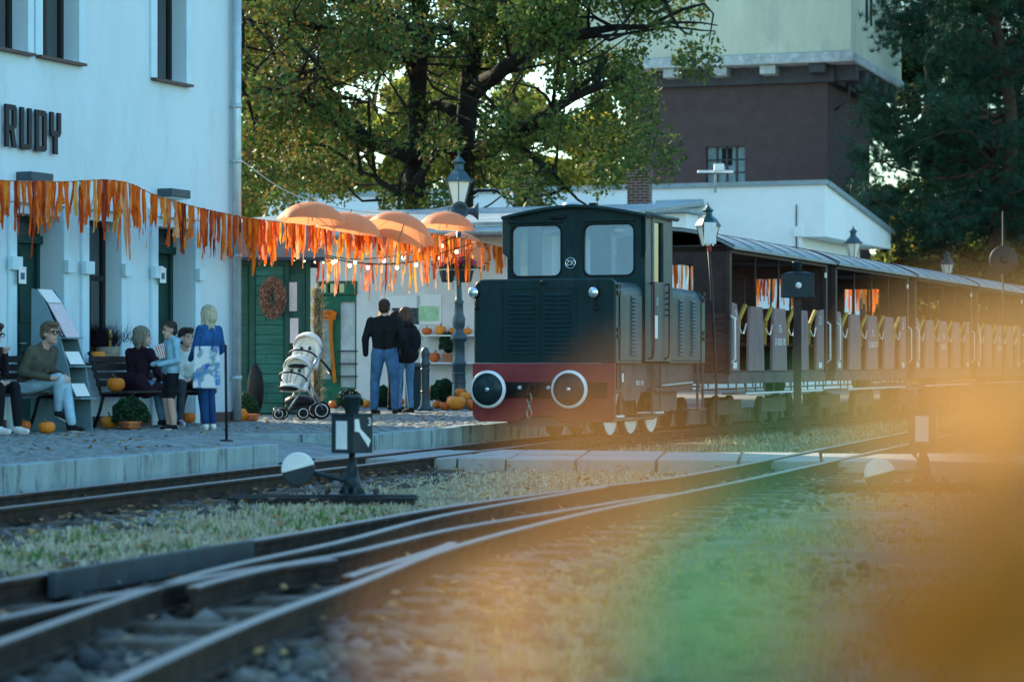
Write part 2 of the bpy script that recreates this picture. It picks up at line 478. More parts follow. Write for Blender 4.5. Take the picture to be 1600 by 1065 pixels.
def lay_sleepers(path, parent, ymax, step=0.62, ext=None, plates=(-.36, .36)):
    acc = 0
    for i in range(1, len(path)):
        sg = path[i]-path[i-1]; acc += sg.length
        if acc < step or path[i].y > ymax: continue
        acc = 0; a = math.atan2(sg.x, sg.y) + random.uniform(-.03, .03)
        o = inst('sleeper', slp, parent, (path[i].x, path[i].y, random.uniform(-.008, .004)), (0, 0, -a), (ext or random.uniform(.95, 1.05), 1, 1))
        for d in plates:
            inst('tie_plate', cpm, o, (d / o.scale[0], 0, 0))
C1d = spline([p for p in C1], 0.12)
lay_sleepers(C1d, tr1, 46)
# fish plates on the near rail where it shows
for t in (1.5, 6.2):
    b = MB().sweep([(.013,-.09),(.035,-.085),(.035,-.045),(.013,-.038)], [v3(c1 + h1*(t+i*.25) + Vector((h1.y,-h1.x))*.36, RZ) for i in range(3)])
    b.build('fish_plate', M_plate, tr1)

# turnout in the foreground: two stock rails, two closure rails that cross, check rails
def RG(pts, z=RZ): return [G(a, b, z) for a, b in pts]
far = [(v.x, v.y) for v in (Vector((4.75, 33.0)), Vector((6.6, 39.0)), Vector((14.2, 59.0)), Vector((29.5, 99.0)))]
A_ = RG([(-260, 950), (0, 905), (375, 846), (700, 790), (825, 773), (925, 760), (1050, 745), (1235, 710)]) + [v3(p) for p in far]
D0 = RG([(40, 1140), (175, 1065), (400, 966), (550, 912), (700, 855), (900, 803), (1050, 772), (1200, 741)])
Af = spline(A_, .6)
D_ = D0 + [v3(Vector(p) + Vector((.936, -.351))*.72) for p in far]
B_ = RG([(945, 759), (700, 802), (525, 846), (320, 892), (0, 1000), (-230, 1085)])
C_ = RG([(1040, 771), (900, 793), (825, 805), (700, 826), (525, 866), (375, 890), (190, 925), (0, 963), (-250, 1020)])
tr2 = thing('railway_turnout', 'rusty turnout with crossing rails in the foreground', None); tr2['kind'] = 'structure'
for pth in (A_, B_, C_, D_): MB().sweep(RP, spline(pth, .4)).build('rail', M_rail, tr2)
MB().sweep(RP, spline(RG([(542, 899), (560, 893), (640, 869), (690, 853), (707, 846)]), .2)).build('check_rail', M_rail, tr2)
MB().sweep(RP, spline(RG([(300, 916), (330, 907), (430, 884), (520, 872)]), .2)).build('wing_rail', M_rail, tr2)
M_bar = mat('painted_check_bar', (0.035, 0.05, 0.06), 0.6, var=0.3, scale=4, wear=(0.07, 0.05, 0.04), wscale=3)
cb = MB().sweep([(.045,-.11),(.085,-.11),(.085,.012),(.045,.012)], spline(RG([(60, 896), (200, 873), (375, 846)]), .3)).build('check_bar', M_bar, tr2, bevel=.006)
for px, py in ((120, 905), (165, 898), (205, 890), (255, 882), (345, 868)):
    v = G(px, py - 10, RZ - .05)
mid = spline([(Vector(a) + Vector(b))/2 for a, b in zip(RG([(0,905),(375,846),(700,790),(925,760)]), RG([(150,1078),(400,966),(700,855),(925,797)]))] + [v3(Vector(p)+Vector((.936,-.351))*.36) for p in ((1.45, 21.6), (2.95, 26.8), *far)], .12)
sl2 = MB().box(-1.15, .85, -.11, .11, -.05, .035).mesh('sleeper_long'); sl2.materials.append(M_sleeper)
acc = 0
for i in range(1, len(mid)):
    sg = mid[i]-mid[i-1]; acc += sg.length
    if acc < .6 or mid[i].y > 44: continue
    acc = 0; a = math.atan2(sg.x, sg.y) * (1.0 if mid[i].y > 14 else .8)
    inst('sleeper', sl2, tr2, (mid[i].x, mid[i].y, random.uniform(-.006, .004)), (0, 0, -a + random.uniform(-.03, .03)), (1 if mid[i].y < 20 else .78, 1, 1))

# foot crossing of concrete slabs
M_slab = mat('crossing_slab', (0.33, 0.33, 0.31), 0.85, var=0.22, scale=3, bump=0.3, bscale=40, wear=(0.2, 0.19, 0.17), wscale=3, wamt=.6)
cr = thing('foot_path', 'pale concrete slab path crossing the tracks', None); cr['kind'] = 'structure'
pa, pb = [Vector((-2.05, 26.4)), Vector((0.1, 26.0)), Vector((3.6, 25.2)), Vector((9.0, 23.8))], [Vector((-1.45, 29.0)), Vector((0.3, 28.5)), Vector((3.9, 27.6)), Vector((9.4, 26.2))]
def lerp_path(ps, t):
    k = t*(len(ps)-1); i = min(int(k), len(ps)-2); return ps[i].lerp(ps[i+1], k-i)
NS = 13
for i in range(NS):
    for j in range(2):
        e0, e1 = i/NS + .0015, (i+1)/NS - .0015
        a0, a1, b0, b1 = lerp_path(pa, e0), lerp_path(pa, e1), lerp_path(pb, e0), lerp_path(pb, e1)
        s0, s1 = (0, .495) if j == 0 else (.505, 1)
        pts = [a0.lerp(b0, s0), a1.lerp(b1, s0), a1.lerp(b1, s1), a0.lerp(b0, s1)]; z = .128 + random.uniform(-.008, .008)
        MB().add([(p.x,p.y,-.02) for p in pts]+[(p.x,p.y,z) for p in pts], [(3,2,1,0),(4,5,6,7),(0,1,5,4),(1,2,6,5),(2,3,7,6),(3,0,4,7)]).build('path_slab', M_slab, cr, bevel=.01)

# ------------------------------------------------------------------ ballast and grass
def near_path(P2, paths):
    d = np.full(len(P2), 1e9)
    for pth in paths:
        q = np.array([(p.x, p.y) for p in pth])
        for i in range(0, len(P2), 4000):
            dd = np.sqrt(((P2[i:i+4000, None, :] - q[None, :, :])**2).sum(-1)).min(1); d[i:i+4000] = np.minimum(d[i:i+4000], dd)
    return d
path_ctr = spline(mid, 1.5)
def stones(name, label, N, region, size, cols, seed):
    r = np.random.default_rng(seed); P2 = region(r, N); N = len(P2)
    base = [(0,0,1),(.9,0,.3),(.28,.86,.3),(-.72,.53,.3),(-.72,-.53,.3),(.28,-.86,.3),(.6,.5,-.5),(-.5,.6,-.5),(-.6,-.5,-.5),(.5,-.6,-.5)]
    F0 = np.array([(0,1,2),(0,2,3),(0,3,4),(0,4,5),(0,5,1),(1,6,2),(2,6,7),(2,7,3),(3,7,8),(3,8,4),(4,8,9),(4,9,5),(5,9,1),(1,9,6)])
    B = np.array(base)
    s = size[0] + (size[1]-size[0]) * r.random(N)**2.2
    V = B[None] * (1 + r.uniform(-.3, .3, (N, 10, 1))) * np.stack([s*r.uniform(.7,1.3,N), s*r.uniform(.7,1.3,N), s*r.uniform(.45,.9,N)], -1)[:, None, :]
    a = r.uniform(0, 6.28, N); ca, sa = np.cos(a)[:,None], np.sin(a)[:,None]
    X = V[...,0]*ca - V[...,1]*sa; Yv = V[...,0]*sa + V[...,1]*ca
    V = np.stack([X + P2[:,0:1], Yv + P2[:,1:2], V[...,2] + (s*r.uniform(-.45,.25,N))[:,None]], -1)
    F = (F0[None] + (np.arange(N)*10)[:,None,None]).reshape(-1,3)
    m = leafmat(name+'_mat', cols, 0.0, 0.85)
    o = mesh_np(name, V.reshape(-1,3), F, m); return tag(o, label, 'gravel', kind='stuff')
def reg_fg(r, N):
    Y = 6.8 + (26-6.8)*r.random(N)**1.6; X = r.uniform(-.29, .24, N)*Y
    P2 = np.stack([X, Y], -1); d = near_path(P2, [path_ctr])
    return P2[(d < 1.35) | ((d < 2.6) & (r.random(N) < .35) & (P2[:,1] < 14))]
def reg_t1(r, N):
    t = r.uniform(-8, 10, N); l = r.normal(0.1, .75, N); P2 = np.stack([c1.x + h1.x*t + h1.y*l, c1.y + h1.y*t - h1.x*l], -1)
    return P2[(l > -1.15) & (l < 1.25) & ((P2[:,1] < 25.4) | (P2[:,1] > 29))]
stones('ballast_stones', 'grey and buff ballast stones around the foreground turnout', 12000, reg_fg, (.018, .075), [(.03,.035,.036), (.065,.066,.063), (.12,.11,.095), (.05,.05,.05), (.2,.19,.175)], 1)
stones('track_gravel', 'dark gravel between the sleepers beside the platform kerb', 5200, reg_t1, (.02, .07), [(.03,.03,.03), (.06,.06,.06), (.11,.105,.10), (.22,.21,.2)], 2)
def grass(name, label, N, region, h, cols, seed, lean=.6, wd=.006):
    r = np.random.default_rng(seed); P2 = region(r, N); N = len(P2)
    a = r.uniform(0, 6.28, N); hh = h[0] + (h[1]-h[0])*r.random(N)**1.5; le = r.uniform(0, lean, N)*hh; la = r.uniform(0, 6.28, N)
    w_ = wd*(1 + P2[:,1]/16)
    b0 = np.stack([P2[:,0]-np.cos(a)*w_, P2[:,1]-np.sin(a)*w_, np.zeros(N)], -1); b1 = np.stack([P2[:,0]+np.cos(a)*w_, P2[:,1]+np.sin(a)*w_, np.zeros(N)], -1)
    t = np.stack([P2[:,0]+np.cos(la)*le, P2[:,1]+np.sin(la)*le, hh], -1)
    o = quads(name, np.stack([b0, b1, t], 1), leafmat(name+'_mat', cols, .3, .8)); return tag(o, label, 'grass', kind='stuff')
c1near = [p for p in C1]
Amid = [p for p in Af]
def between(r, N):
    Y = 11 + 20*r.random(N)**1.1; X = r.uniform(-.30, .13, N)*Y
    P2 = np.stack([X, Y], -1); d1 = near_path(P2, [c1near]); d2 = near_path(P2, [Amid])
    xa = np.interp(Y, [p.y for p in Amid], [p.x for p in Amid]); xc = np.interp(Y, [p.y for p in c1near], [p.x for p in c1near])
    return P2, d1, d2, xa, xc
def not_path(P2):
    yy = np.interp(P2[:,0], [p.x for p in pa], [p.y for p in pa]); return (P2[:,1] < yy - .05) | (P2[:,1] > yy + 2.75) | (P2[:,0] < -2)
def clump(P2, f, seed):
    r = np.random.default_rng(seed); ph = r.uniform(0, 6.28, 6)
    x, y = P2[:,0]*f, P2[:,1]*f
    return (np.sin(x*1.3+ph[0]+1.7*np.sin(y*.9+ph[1])) + np.sin(y*1.1+ph[2]+1.3*np.sin(x*2.1+ph[3])) + .6*np.sin(2.7*x+1.9*y+ph[4]))/2.6
def reg_dry(r, N):
    P2, d1, d2, xa, xc = between(r, N)
    k = (P2[:,0] > xc) & (P2[:,0] < xa) & (d1 > .78 + .12*r.random(N)) & (d2 > .10) & not_path(P2) & (clump(P2, 2.2, 4) + .5*r.normal(size=N) > -.35)
    return P2[k]
def reg_green(r, N):
    P2, d1, d2, xa, xc = between(r, N)
    band = (P2[:,0]-xc)/(np.maximum(.1, xa-xc))
    k = (P2[:,0] > xc) & (P2[:,0] < xa) & (d1 > .95) & (d2 > .2) & not_path(P2) & (clump(P2, 3.0, 9) > .15) & (P2[:,1] < 19) & (band < .75)
    k |= (np.hypot(P2[:,0]+1.0, (P2[:,1]-17.4)*.8) < .75) & (d1 > .9) & (r.random(N) < .8) & (P2[:,0] < xa)
    return P2[k]
def reg_right(r, N):
    Y = 6.5 + 40*r.random(N)**1.5; X = r.uniform(-.02, .215, N)*Y; P2 = np.stack([X, Y], -1)
    xa = np.interp(Y, [p.y for p in mid], [p.x for p in mid]); d2 = near_path(P2, [path_ctr])
    return P2[(X > xa) & (d2 > .85 + .5*r.random(N)) & not_path(P2) & (clump(P2, 1.4, 12) > -.5)]
def reg_far(r, N):
    Y = 29 + 40*r.random(N)**1.2; X = r.uniform(-.05, .215, N)*Y; P2 = np.stack([X, Y], -1)
    xt = 0.40 + (Y-32.22)*.375; xa = np.interp(Y, [p.y for p in Amid], [p.x for p in Amid])
    return P2[(X > xt + 1.15) & (X < xa - .12) & not_path(P2) & (Y > 28.6)]
DRY = [(.30,.25,.14), (.48,.41,.26), (.60,.53,.37), (.40,.34,.21), (.68,.62,.47)]
grass('dry_grass', 'straw coloured dry grass between the two tracks', 115000, reg_dry, (.012, .052), DRY, 3, .9)
grass('green_grass', 'fresh green grass patches beside the switch lever', 26000, reg_green, (.015, .075), [(.04,.10,.02), (.09,.20,.035), (.14,.26,.05)], 4)
grass('trackside_grass', 'tufty dull green grass in front of the turnout', 30000, reg_right, (.012, .055), [(.16,.17,.06), (.28,.26,.13), (.42,.37,.23), (.34,.30,.17)], 5)
grass('verge_grass', 'pale grass strip between the train and the far track', 22000, reg_far, (.03, .10), [(.22,.22,.10), (.40,.37,.22), (.52,.47,.32)], 6)
# ------------------------------------------------------------------ station building
M_plaster = mat('station_plaster', (0.57, 0.71, 0.77), 0.85, var=0.05, scale=1.2, bump=0.12, bscale=120, wear=(0.46, 0.595, 0.65), wscale=1.6, wamt=.6, stretch=(1, 1, .3))
M_trimp = mat('window_surround', (0.55, 0.74, 0.82), 0.8, var=0.05, scale=3)
M_plinth = mat('plinth_render', (0.12, 0.075, 0.07), 0.8, var=0.2)
M_green = mat('door_green_paint', (0.018, 0.055, 0.05), 0.45, var=0.2, scale=5)
M_dframe = mat('dark_window_frame', (0.02, 0.022, 0.024), 0.4, var=0.2)
M_wglass = glassmat('window_glass', (0.35, 0.45, 0.5), 0.22)
M_sillm = mat('sill_metal', (0.09, 0.06, 0.055), 0.5, var=0.2)
M_zinc = mat('downpipe_zinc', (0.42, 0.50, 0.54), 0.4, metal=0.5, var=0.12, scale=4)
M_dark = mat('dark_interior', (0.012, 0.013, 0.014), 0.9)
M_curtain = mat('net_curtain', (0.14, 0.20, 0.20), 0.9, var=0.3, scale=20, stretch=(1, 6, .2))
st = thing('station_building', 'pale plastered two storey station building with deep dark windows', 'building', (WALL.o.x, WALL.o.y, 0), -WALL.a)
def wy(px, off=0): return WALL.y(px, off)
def wz(px, py, off=0): return WALL.z(px, py, off)
# openings on the front (y0, y1, z0, z1), measured on the wall plane
zt = wz(160, 345)
lower = [(wy(22), wy(95), PZ, zt), (wy(135), wy(185), wz(160, 567), zt), (wy(243), wy(301), PZ, zt)]
uz0 = wz(264, 127); uz1 = uz0 + 2.0
upper = [(wy(-20), wy(40), uz0, uz1), (wy(64), wy(120), uz0, uz1), (wy(243), wy(288), uz0, uz1)]
more = [(a-3.4, b-3.4, c, d) for (a, b, c, d) in lower] + [(a-3.6, b-3.6, c, d) for (a, b, c, d) in upper]
HT = 8.2
rect = lambda o: [(o[0], o[2]), (o[1], o[2]), (o[1], o[3]), (o[0], o[3])]
ops = lower + upper + [o for o in more if o[1] < min(lower[0][0], upper[0][0]) - .3]
outer = [(-30, PZ-.1), (0, PZ-.1), (0, HT), (-30, HT)]  # runs on out of view, lengthened so the cab windows reflect pale plaster
holes = [rect((o[0], o[1], max(o[2], PZ-.04), o[3])) for o in ops]
wl = MB().plate(outer, holes, 0.0, -0.40, 'yz')
wl.box(-9, -.4, -.4, 0, PZ-.1, HT); wl.box(-9, -.4, -30, -29.6, PZ-.1, HT); wl.box(-9, -8.6, -29.6, -.4, PZ-.1, HT)
wl.build('wall', M_plaster, st)
MB().box(-8.5, -.9, -29.5, -.5, PZ, PZ+.02).box(-.95, -.9, -29.5, -.5, PZ, HT).build('interior', M_dark, st)
rf = MB(); rf.extrude([(-9.5, HT), (.5, HT), (.5, HT+.18), (-4.5, HT+2.6), (-9.5, HT+.18)], -30.4, .4, 'xz')
rf.build('roof', mat('roof_tile', (0.16, 0.06, 0.04), .8), st)
for a, b in ((-30, lower[0][0]-.2), (lower[0][1]+.12, lower[2][0]-.14), (lower[2][1]+.12, -.005)):
    MB().box(0.002, .03, a, b, PZ-.05, PZ+.14).build('plinth', M_plinth, st)
def surround(o, door, blocks=True):
    y0, y1, z0, z1 = o
    s = MB()
    for a, b in ((y0-.15, y0-.005), (y1+.005, y1+.12)): s.box(0.002, .05, a, b, z0 - (0 if door else .0), z1+.12)
    s.box(0.002, .07, y0-.19, y1+.17, z1+.122, z1+.23)
    s.build('surround', M_trimp, st, bevel=.008)
    if blocks:
        zb = wz(122, 418)
        for a, b in ((y0-.19, y0+.012), (y1-.012, y1+.16)):
            MB().box(.052, .12, a, b, zb-.08, zb+.08).build('bracket_block', M_trimp, st, bevel=.006)
DRX = -.30
def window(o, sill=True, curtain=True, transom=.72, DRX=-.19):
    y0, y1, z0, z1 = o
    f = MB(); t = .06
    f.plate([(y0, z0), (y1, z0), (y1, z1), (y0, z1)], [[(y0+t, z0+t), (y1-t, z0+t), (y1-t, z1-t), (y0+t, z1-t)]], DRX, DRX-.06, 'yz')
    zc = z0+(z1-z0)*transom; yc = (y0+y1)/2
    f.box(DRX-.055, DRX+.01, y0+t, y1-t, zc-.035, zc+.035); f.box(DRX-.055, DRX-.002, yc-.03, yc+.03, z0+t, zc-.035)
    fo = f.build('window', M_dframe, st)
    MB().box(DRX-.035, DRX-.03, y0+.05, y1-.05, z0+.05, z1-.05).build('pane', M_wglass, fo)
    if curtain: MB().box(DRX-.20, DRX-.19, y0+.08, y1-.02, z0, z1-.1).build('curtain', M_curtain, fo)
    if sill: MB().box(DRX, .09, y0-.12, y1+.1, z0-.035, z0-.002).build('sill', M_sillm, st)
def door(o):
    y0, y1, z0, z1 = o; zd = wz(270, 390) ; t = .07
    f = MB().plate([(y0, PZ), (y1, PZ), (y1, z1), (y0, z1)], [[(y0+t, PZ+.01), (y1-t, PZ+.01), (y1-t, zd-.03), (y0+t, zd-.03)], [(y0+t, zd+.05), (y1-t, zd+.05), (y1-t, z1-t), (y0+t, z1-t)]], DRX, DRX-.09, 'yz')
    d = f.build('door', M_green, st)
    MB().box(DRX-.02, DRX+.05, y0-.0, y1+.0, zd-.04, zd+.06).build('transom', M_green, d, bevel=.01)
    MB().box(DRX-.05, DRX-.045, y0+t, y1-t, zd+.05, z1-t).build('fanlight', M_wglass, d)
    yc = (y0+y1)/2
    for a, b in ((y0+t+.003, yc-.004), (yc+.004, y1-t-.003)):
        lf = MB().box(DRX-.075, DRX-.035, a, b, PZ+.012, zd-.034)
        l = lf.build('door_leaf', M_green, d)
        for c, e in ((.08, .62), (.72, 1.2), (1.3, zd-PZ-.12)):
            MB().box(DRX-.036, DRX-.018, a+.09, b-.09, PZ+c, PZ+e).build('door_panel', M_green, l, bevel=.012)
    MB().tube([(DRX-.03, yc+.05, PZ+1.05), (DRX+.03, yc+.05, PZ+1.05), (DRX+.03, yc+.16, PZ+1.05)], .01, 6).build('handle', M_zinc, d)
for o in lower: surround(o, o[2] < PZ+.1)
for i, o in enumerate(ops):
    if o[2] < PZ+.1: door(o)
    elif o[2] < 3: window(o, True, True, .6)
    else: window(o, True, True, .78); surround_up = MB()
for o in [x for x in ops if x[2] > 3]:
    y0, y1, z0, z1 = o; s = MB()
    for a, b in ((y0-.15, y0-.005), (y1+.005, y1+.13)): s.box(.002, .035, a, b, z0-.001, z1+.15)
    s.build('surround', M_trimp, st, bevel=.006)
# wall lamps above the doors
M_lampbox = mat('wall_lamp_grey', (0.05, 0.08, 0.10), .5)
for (p0, p1, t0, b0, lb) in ((38, 73, 270, 284, 'flat grey wall lamp box above the ribbons near the sign'), (258, 288, 296, 309, 'flat grey wall lamp box beside the downpipe end of the wall')):
    t = thing('wall_lamp', lb, 'wall lamp', (WALL.o.x, WALL.o.y, 0), -WALL.a, 'wall lamps on the station front')
    y0, y1 = wy(p0, .12), wy(p1, .12); za, zb = wz((p0+p1)/2, t0, .12), wz((p0+p1)/2, b0, .12)
    MB().box(.0, .22, y0, y1, zb, za).build('lamp_housing', M_lampbox, t, bevel=.01)
    MB().box(.03, .2, y0+.03, y1-.03, zb-.012, zb-.001).build('lamp_lens', M_trimp, t)
# RUDY lettering, condensed block letters standing off the wall
M_letter = mat('sign_letter', (0.008, 0.011, 0.02), .45, var=.2)
sg = thing('station_name_sign', 'dark raised block letters reading RUDY on the station wall', 'sign', (WALL.o.x, WALL.o.y, 0), -WALL.a)
def letter(ch, p0, p1, t0, b0):
    y0, y1 = wy(p0, .08), wy(p1, .08); z1, z0 = wz(p0, t0, .08), wz(p0, b0, .08); W_, H_ = y1-y0, z1-z0; s = .30*W_; c = .10
    def T(pts): return [(y0+a*W_, z0+b*H_) for a, b in pts]
    k = .30; e = .06
    if ch == 'R':
        o = T([(0,0),(k,0),(k,.40),(.48,.40),(.66,0),(1,0),(.78,.42),(1,.5),(1,.94),(.86,1),(0,1)]); h = [T([(k,.52),(.68,.52),(.68,.88),(k,.88)])]
    elif ch == 'U':
        o = T([(0,1),(0,.06),(.16,0),(.84,0),(1,.06),(1,1),(1-k,1),(1-k,.13),(k,.13),(k,1)]); h = []
    elif ch == 'D':
        o = T([(0,0),(.84,0),(1,.06),(1,.94),(.84,1),(0,1)]); h = [T([(k,.13),(1-k,.13),(1-k,.87),(k,.87)])]
    else:
        o = T([(0,1),(0,.52),(.14,.42),(.32,.42),(.32,0),(.68,0),(.68,.42),(.86,.42),(1,.52),(1,1),(1-k,1),(1-k,.56),(k,.56),(k,1)]); h = []
    MB().plate(o, h, .045, .075, 'yz').build('letter', M_letter, sg)
letter('R', 10, 27, 162, 229); letter('U', 33.5, 50.5, 167, 232.5); letter('D', 57, 74, 171, 235.5); letter('Y', 80, 96.5, 174.5, 240)
# downpipe at the corner
dp = thing('downpipe', 'pale zinc rain downpipe down the station corner', 'downpipe', (WALL.o.x, WALL.o.y, 0), -WALL.a)
yp = wy(370, .1)
MB().tube([(.1, yp, PZ+.02), (.1, yp, HT)], .062, 12).build('pipe', M_zinc, dp)
for z in (wz(370, 590, .1), wz(370, 400, .1), wz(370, 166, .1), wz(370, 252, .1), HT-.4):
    b = MB().tube([(.1, yp, z-.03), (.1, yp, z+.03)], .071, 12); b.box(0, .06, yp-.02, yp+.02, z-.015, z+.015); b.build('pipe_bracket', M_zinc, dp)
# house number plates on the door reveals
M_pl = mat('blue_white_plate', (.7, .74, .76), .5)
for (px, lb) in ((27, 'small white plate hanging by the bracket of the nearer door'), (247, 'small white plate beside the door next to the downpipe')):
    y = wy(px, .06); z = wz(px, 430, .06)
    o = MB().box(.121, .128, y-.06, y+.09, z-.1, z+.1); o = o.build('door_plate', M_pl); o.location = (WALL.o.x, WALL.o.y, 0); o.rotation_euler = (0, 0, -WALL.a)
    MB().box(.128, .131, y-.03, y+.05, z-.05, z+.03).build('plate_mark', mat('plate_blue', (.05,.12,.2), .5), o)
    tag(o, lb, 'plate', 'plates by the station doors')
# ------------------------------------------------------------------ locomotive
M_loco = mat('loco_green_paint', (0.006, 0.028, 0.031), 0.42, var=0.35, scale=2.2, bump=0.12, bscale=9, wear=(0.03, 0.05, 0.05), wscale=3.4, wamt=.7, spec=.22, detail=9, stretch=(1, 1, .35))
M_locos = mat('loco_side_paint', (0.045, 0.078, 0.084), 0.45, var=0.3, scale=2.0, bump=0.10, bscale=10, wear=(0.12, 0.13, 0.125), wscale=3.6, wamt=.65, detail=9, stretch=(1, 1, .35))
M_red = mat('loco_red_paint', (0.26, 0.045, 0.05), 0.55, var=0.25, scale=3, wear=(0.12, 0.035, 0.035), wscale=3, wamt=.6, bump=.08, bscale=14)
M_frame = mat('loco_frame_brown', (0.13, 0.10, 0.095), 0.7, var=0.35, scale=3, wear=(0.05, 0.04, 0.035), wscale=3, wamt=.7)
M_black = mat('black_iron', (0.015, 0.016, 0.018), 0.55, var=0.3)
M_white = mat('white_paint', (0.75, 0.76, 0.75), 0.6, var=0.1)
M_chrome = mat('lamp_glass', (0.75, 0.8, 0.82), 0.12, metal=0.85, var=.05)
M_pipe = mat('dark_red_pipe', (0.10, 0.022, 0.03), .5)
M_seal = mat('rubber_seal', (0.01, 0.011, 0.012), .6)
M_cabglass = glassmat('cab_glass', (0.92, 0.97, 1.0), 0.30)
M_wheel = mat('wheel_steel', (0.07, 0.05, 0.04), .6, metal=.3, var=.3)
M_yellow = mat('yellow_rail_paint', (0.42, 0.30, 0.06), .6, var=.2)
lo = thing('diesel_locomotive', 'small dark green diesel locomotive with red buffer beam', 'locomotive', (TRAIN.o.x, TRAIN.o.y, 0), -TRAIN.a)
HW = .95
def tz(px, py, off=HW): return TRAIN.z(px, py, off)
def ty(px, off=HW): return TRAIN.y(px, off)
def fx(px, t=0): return TRAIN.x(px, t)
def fz(px, py, t=0): return TRAIN.zx(px, py, t)
Z1 = 1.10; ZH = 2.16
def hood_prof(w, z0, z1, r, n=5):
    out = [(-w, z0), (w, z0)]
    for cx, a0 in ((w-r, 0), (-w+r, 90)):
        for i in range(n+1):
            a = R(a0+90*i/n); out.append((cx+r*math.cos(a), z1-r+r*math.sin(a)))
    return out
def loft(mb, profs):
    k = len(profs[0][1]); vs = []; fs = []
    for y, p in profs: vs += [(a, y, b) for a, b in p]
    for i in range(len(profs)-1):
        for j in range(k): fs.append((i*k+j, i*k+(j+1)%k, (i+1)*k+(j+1)%k, (i+1)*k+j))
    fs.append(tuple(range(k))); fs.append(tuple((len(profs)-1)*k+j for j in range(k-1,-1,-1)))
    return mb.add(vs, fs)
YC0, YC1, YE = 1.22, 2.42, 4.08
# front shield, hoods
b = MB(); loft(b, [(0.0, hood_prof(HW-.02, Z1, ZH-.02, .10)), (.02, hood_prof(HW, Z1, ZH, .11)), (.10, hood_prof(HW, Z1, ZH, .11)), (.16, hood_prof(HW-.03, Z1, ZH-.03, .11))])
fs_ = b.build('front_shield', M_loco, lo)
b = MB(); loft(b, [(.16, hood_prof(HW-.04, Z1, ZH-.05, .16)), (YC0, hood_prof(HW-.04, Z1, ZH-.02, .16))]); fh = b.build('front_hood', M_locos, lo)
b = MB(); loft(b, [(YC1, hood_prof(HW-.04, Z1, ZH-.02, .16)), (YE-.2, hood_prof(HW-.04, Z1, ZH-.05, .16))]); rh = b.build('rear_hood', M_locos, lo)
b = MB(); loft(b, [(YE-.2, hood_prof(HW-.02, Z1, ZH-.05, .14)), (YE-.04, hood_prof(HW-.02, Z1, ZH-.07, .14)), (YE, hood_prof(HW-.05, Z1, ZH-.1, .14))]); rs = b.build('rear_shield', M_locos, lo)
b = MB().box(HW-.035, HW-.02, .26, YC0-.06, Z1+.03, ZH-.2); b.build('hood_door', M_locos, fh, bevel=.012)
b = MB().box(HW-.035, HW-.02, YC1+.05, YE-.26, Z1+.03, ZH-.2); b.build('hood_door', M_locos, rh, bevel=.012)
# hinges between shield and hood
for z in (fz(957, 452), fz(957, 520)):
    h = MB(); h.box(HW-.006, HW+.012, .06, .19, z-.07, z-.012); h.box(HW-.006, HW+.012, .06, .19, z+.012, z+.07); h.build('hinge', M_black, lo)
    h = MB(); h.box(HW-.03, HW-.008, YE-.17, YE-.05, z-.07, z-.012); h.box(HW-.03, HW-.008, YE-.17, YE-.05, z+.012, z+.07); h.build('hinge', M_black, lo)
# louvres: a slanted blade each
def louvre(wd, h=.042, dp=.022):
    vs = [(-wd/2,0,0),(wd/2,0,0),(wd/2,0,h),(-wd/2,0,h),(-wd/2+.008,-dp,.004),(wd/2-.008,-dp,.004)]
    return MB().add(vs, [(4,5,2,3),(1,0,4,5)[::-1],(0,3,4),(1,5,2)]).mesh('louvre')
lf = louvre(.36); lf.materials.append(M_loco)
for (p0, p1) in ((792, 838), (848, 895)):
    xc = (fx(p0)+fx(p1))/2
    zt_, zb_ = fz(840, 455), fz(840, 553)
    for i in range(14):
        inst('louvre', lf, fs_, (xc, -.003, zb_ + (zt_-zb_)*i/14))
xa, xb = fx(786), fx(902); za, zb = fz(840, 450), fz(840, 560)
b = MB()
for p, q in (((xa, zb), (xb, zb)), ((xa, za), (xb, za)), ((xa, zb), (xa, za)), ((xb, zb), (xb, za)), (((xa+xb)/2, zb), ((xa+xb)/2, za))):
    b.bar((p[0], -.004, p[1]), (q[0], -.004, q[1]), .014)
b.build('louvre_frame', M_loco, fs_)
ls = louvre(.20, .045, .024); ls.materials.append(M_locos)
for yc, par in ((.78, fh), (YC1+.45, rh), (YC1+1.03, rh)):
    for i in range(16):
        inst('louvre', ls, par, (HW-.019, yc, Z1+.1 + .048*i), (0, 0, R(90)))
# headlights and fittings
for px in (742, 929):
    x, z = fx(px), fz(px, 457)
    b = MB().lathe([(.0, -.07), (.05, -.068), (.072, -.05), (.075, -.03), (.06, 0)], 20, (x, 0, z), 'y'); h = b.build('headlight', M_black, lo)
    MB().lathe([(.0, -.085), (.04, -.08), (.066, -.066), (.068, -.055)], 20, (x, 0, z), 'y').build('lamp_glass', M_chrome, h)
    MB().lathe([(.0, -.05), (.024, -.045), (.026, 0)], 12, (x+.03, 0, z-.2), 'y').build('marker_lamp', M_black, lo)
    MB().tube([(x+.03, -.01, z-.19), (x+.02, -.02, z-.08)], .008, 6).build('lamp_cable', M_black, lo)
MB().lathe([(.0, -.03), (.03, -.025), (.034, 0)], 12, (fx(849), 0, fz(849, 441)), 'y').build('shield_bolt', M_black, lo)
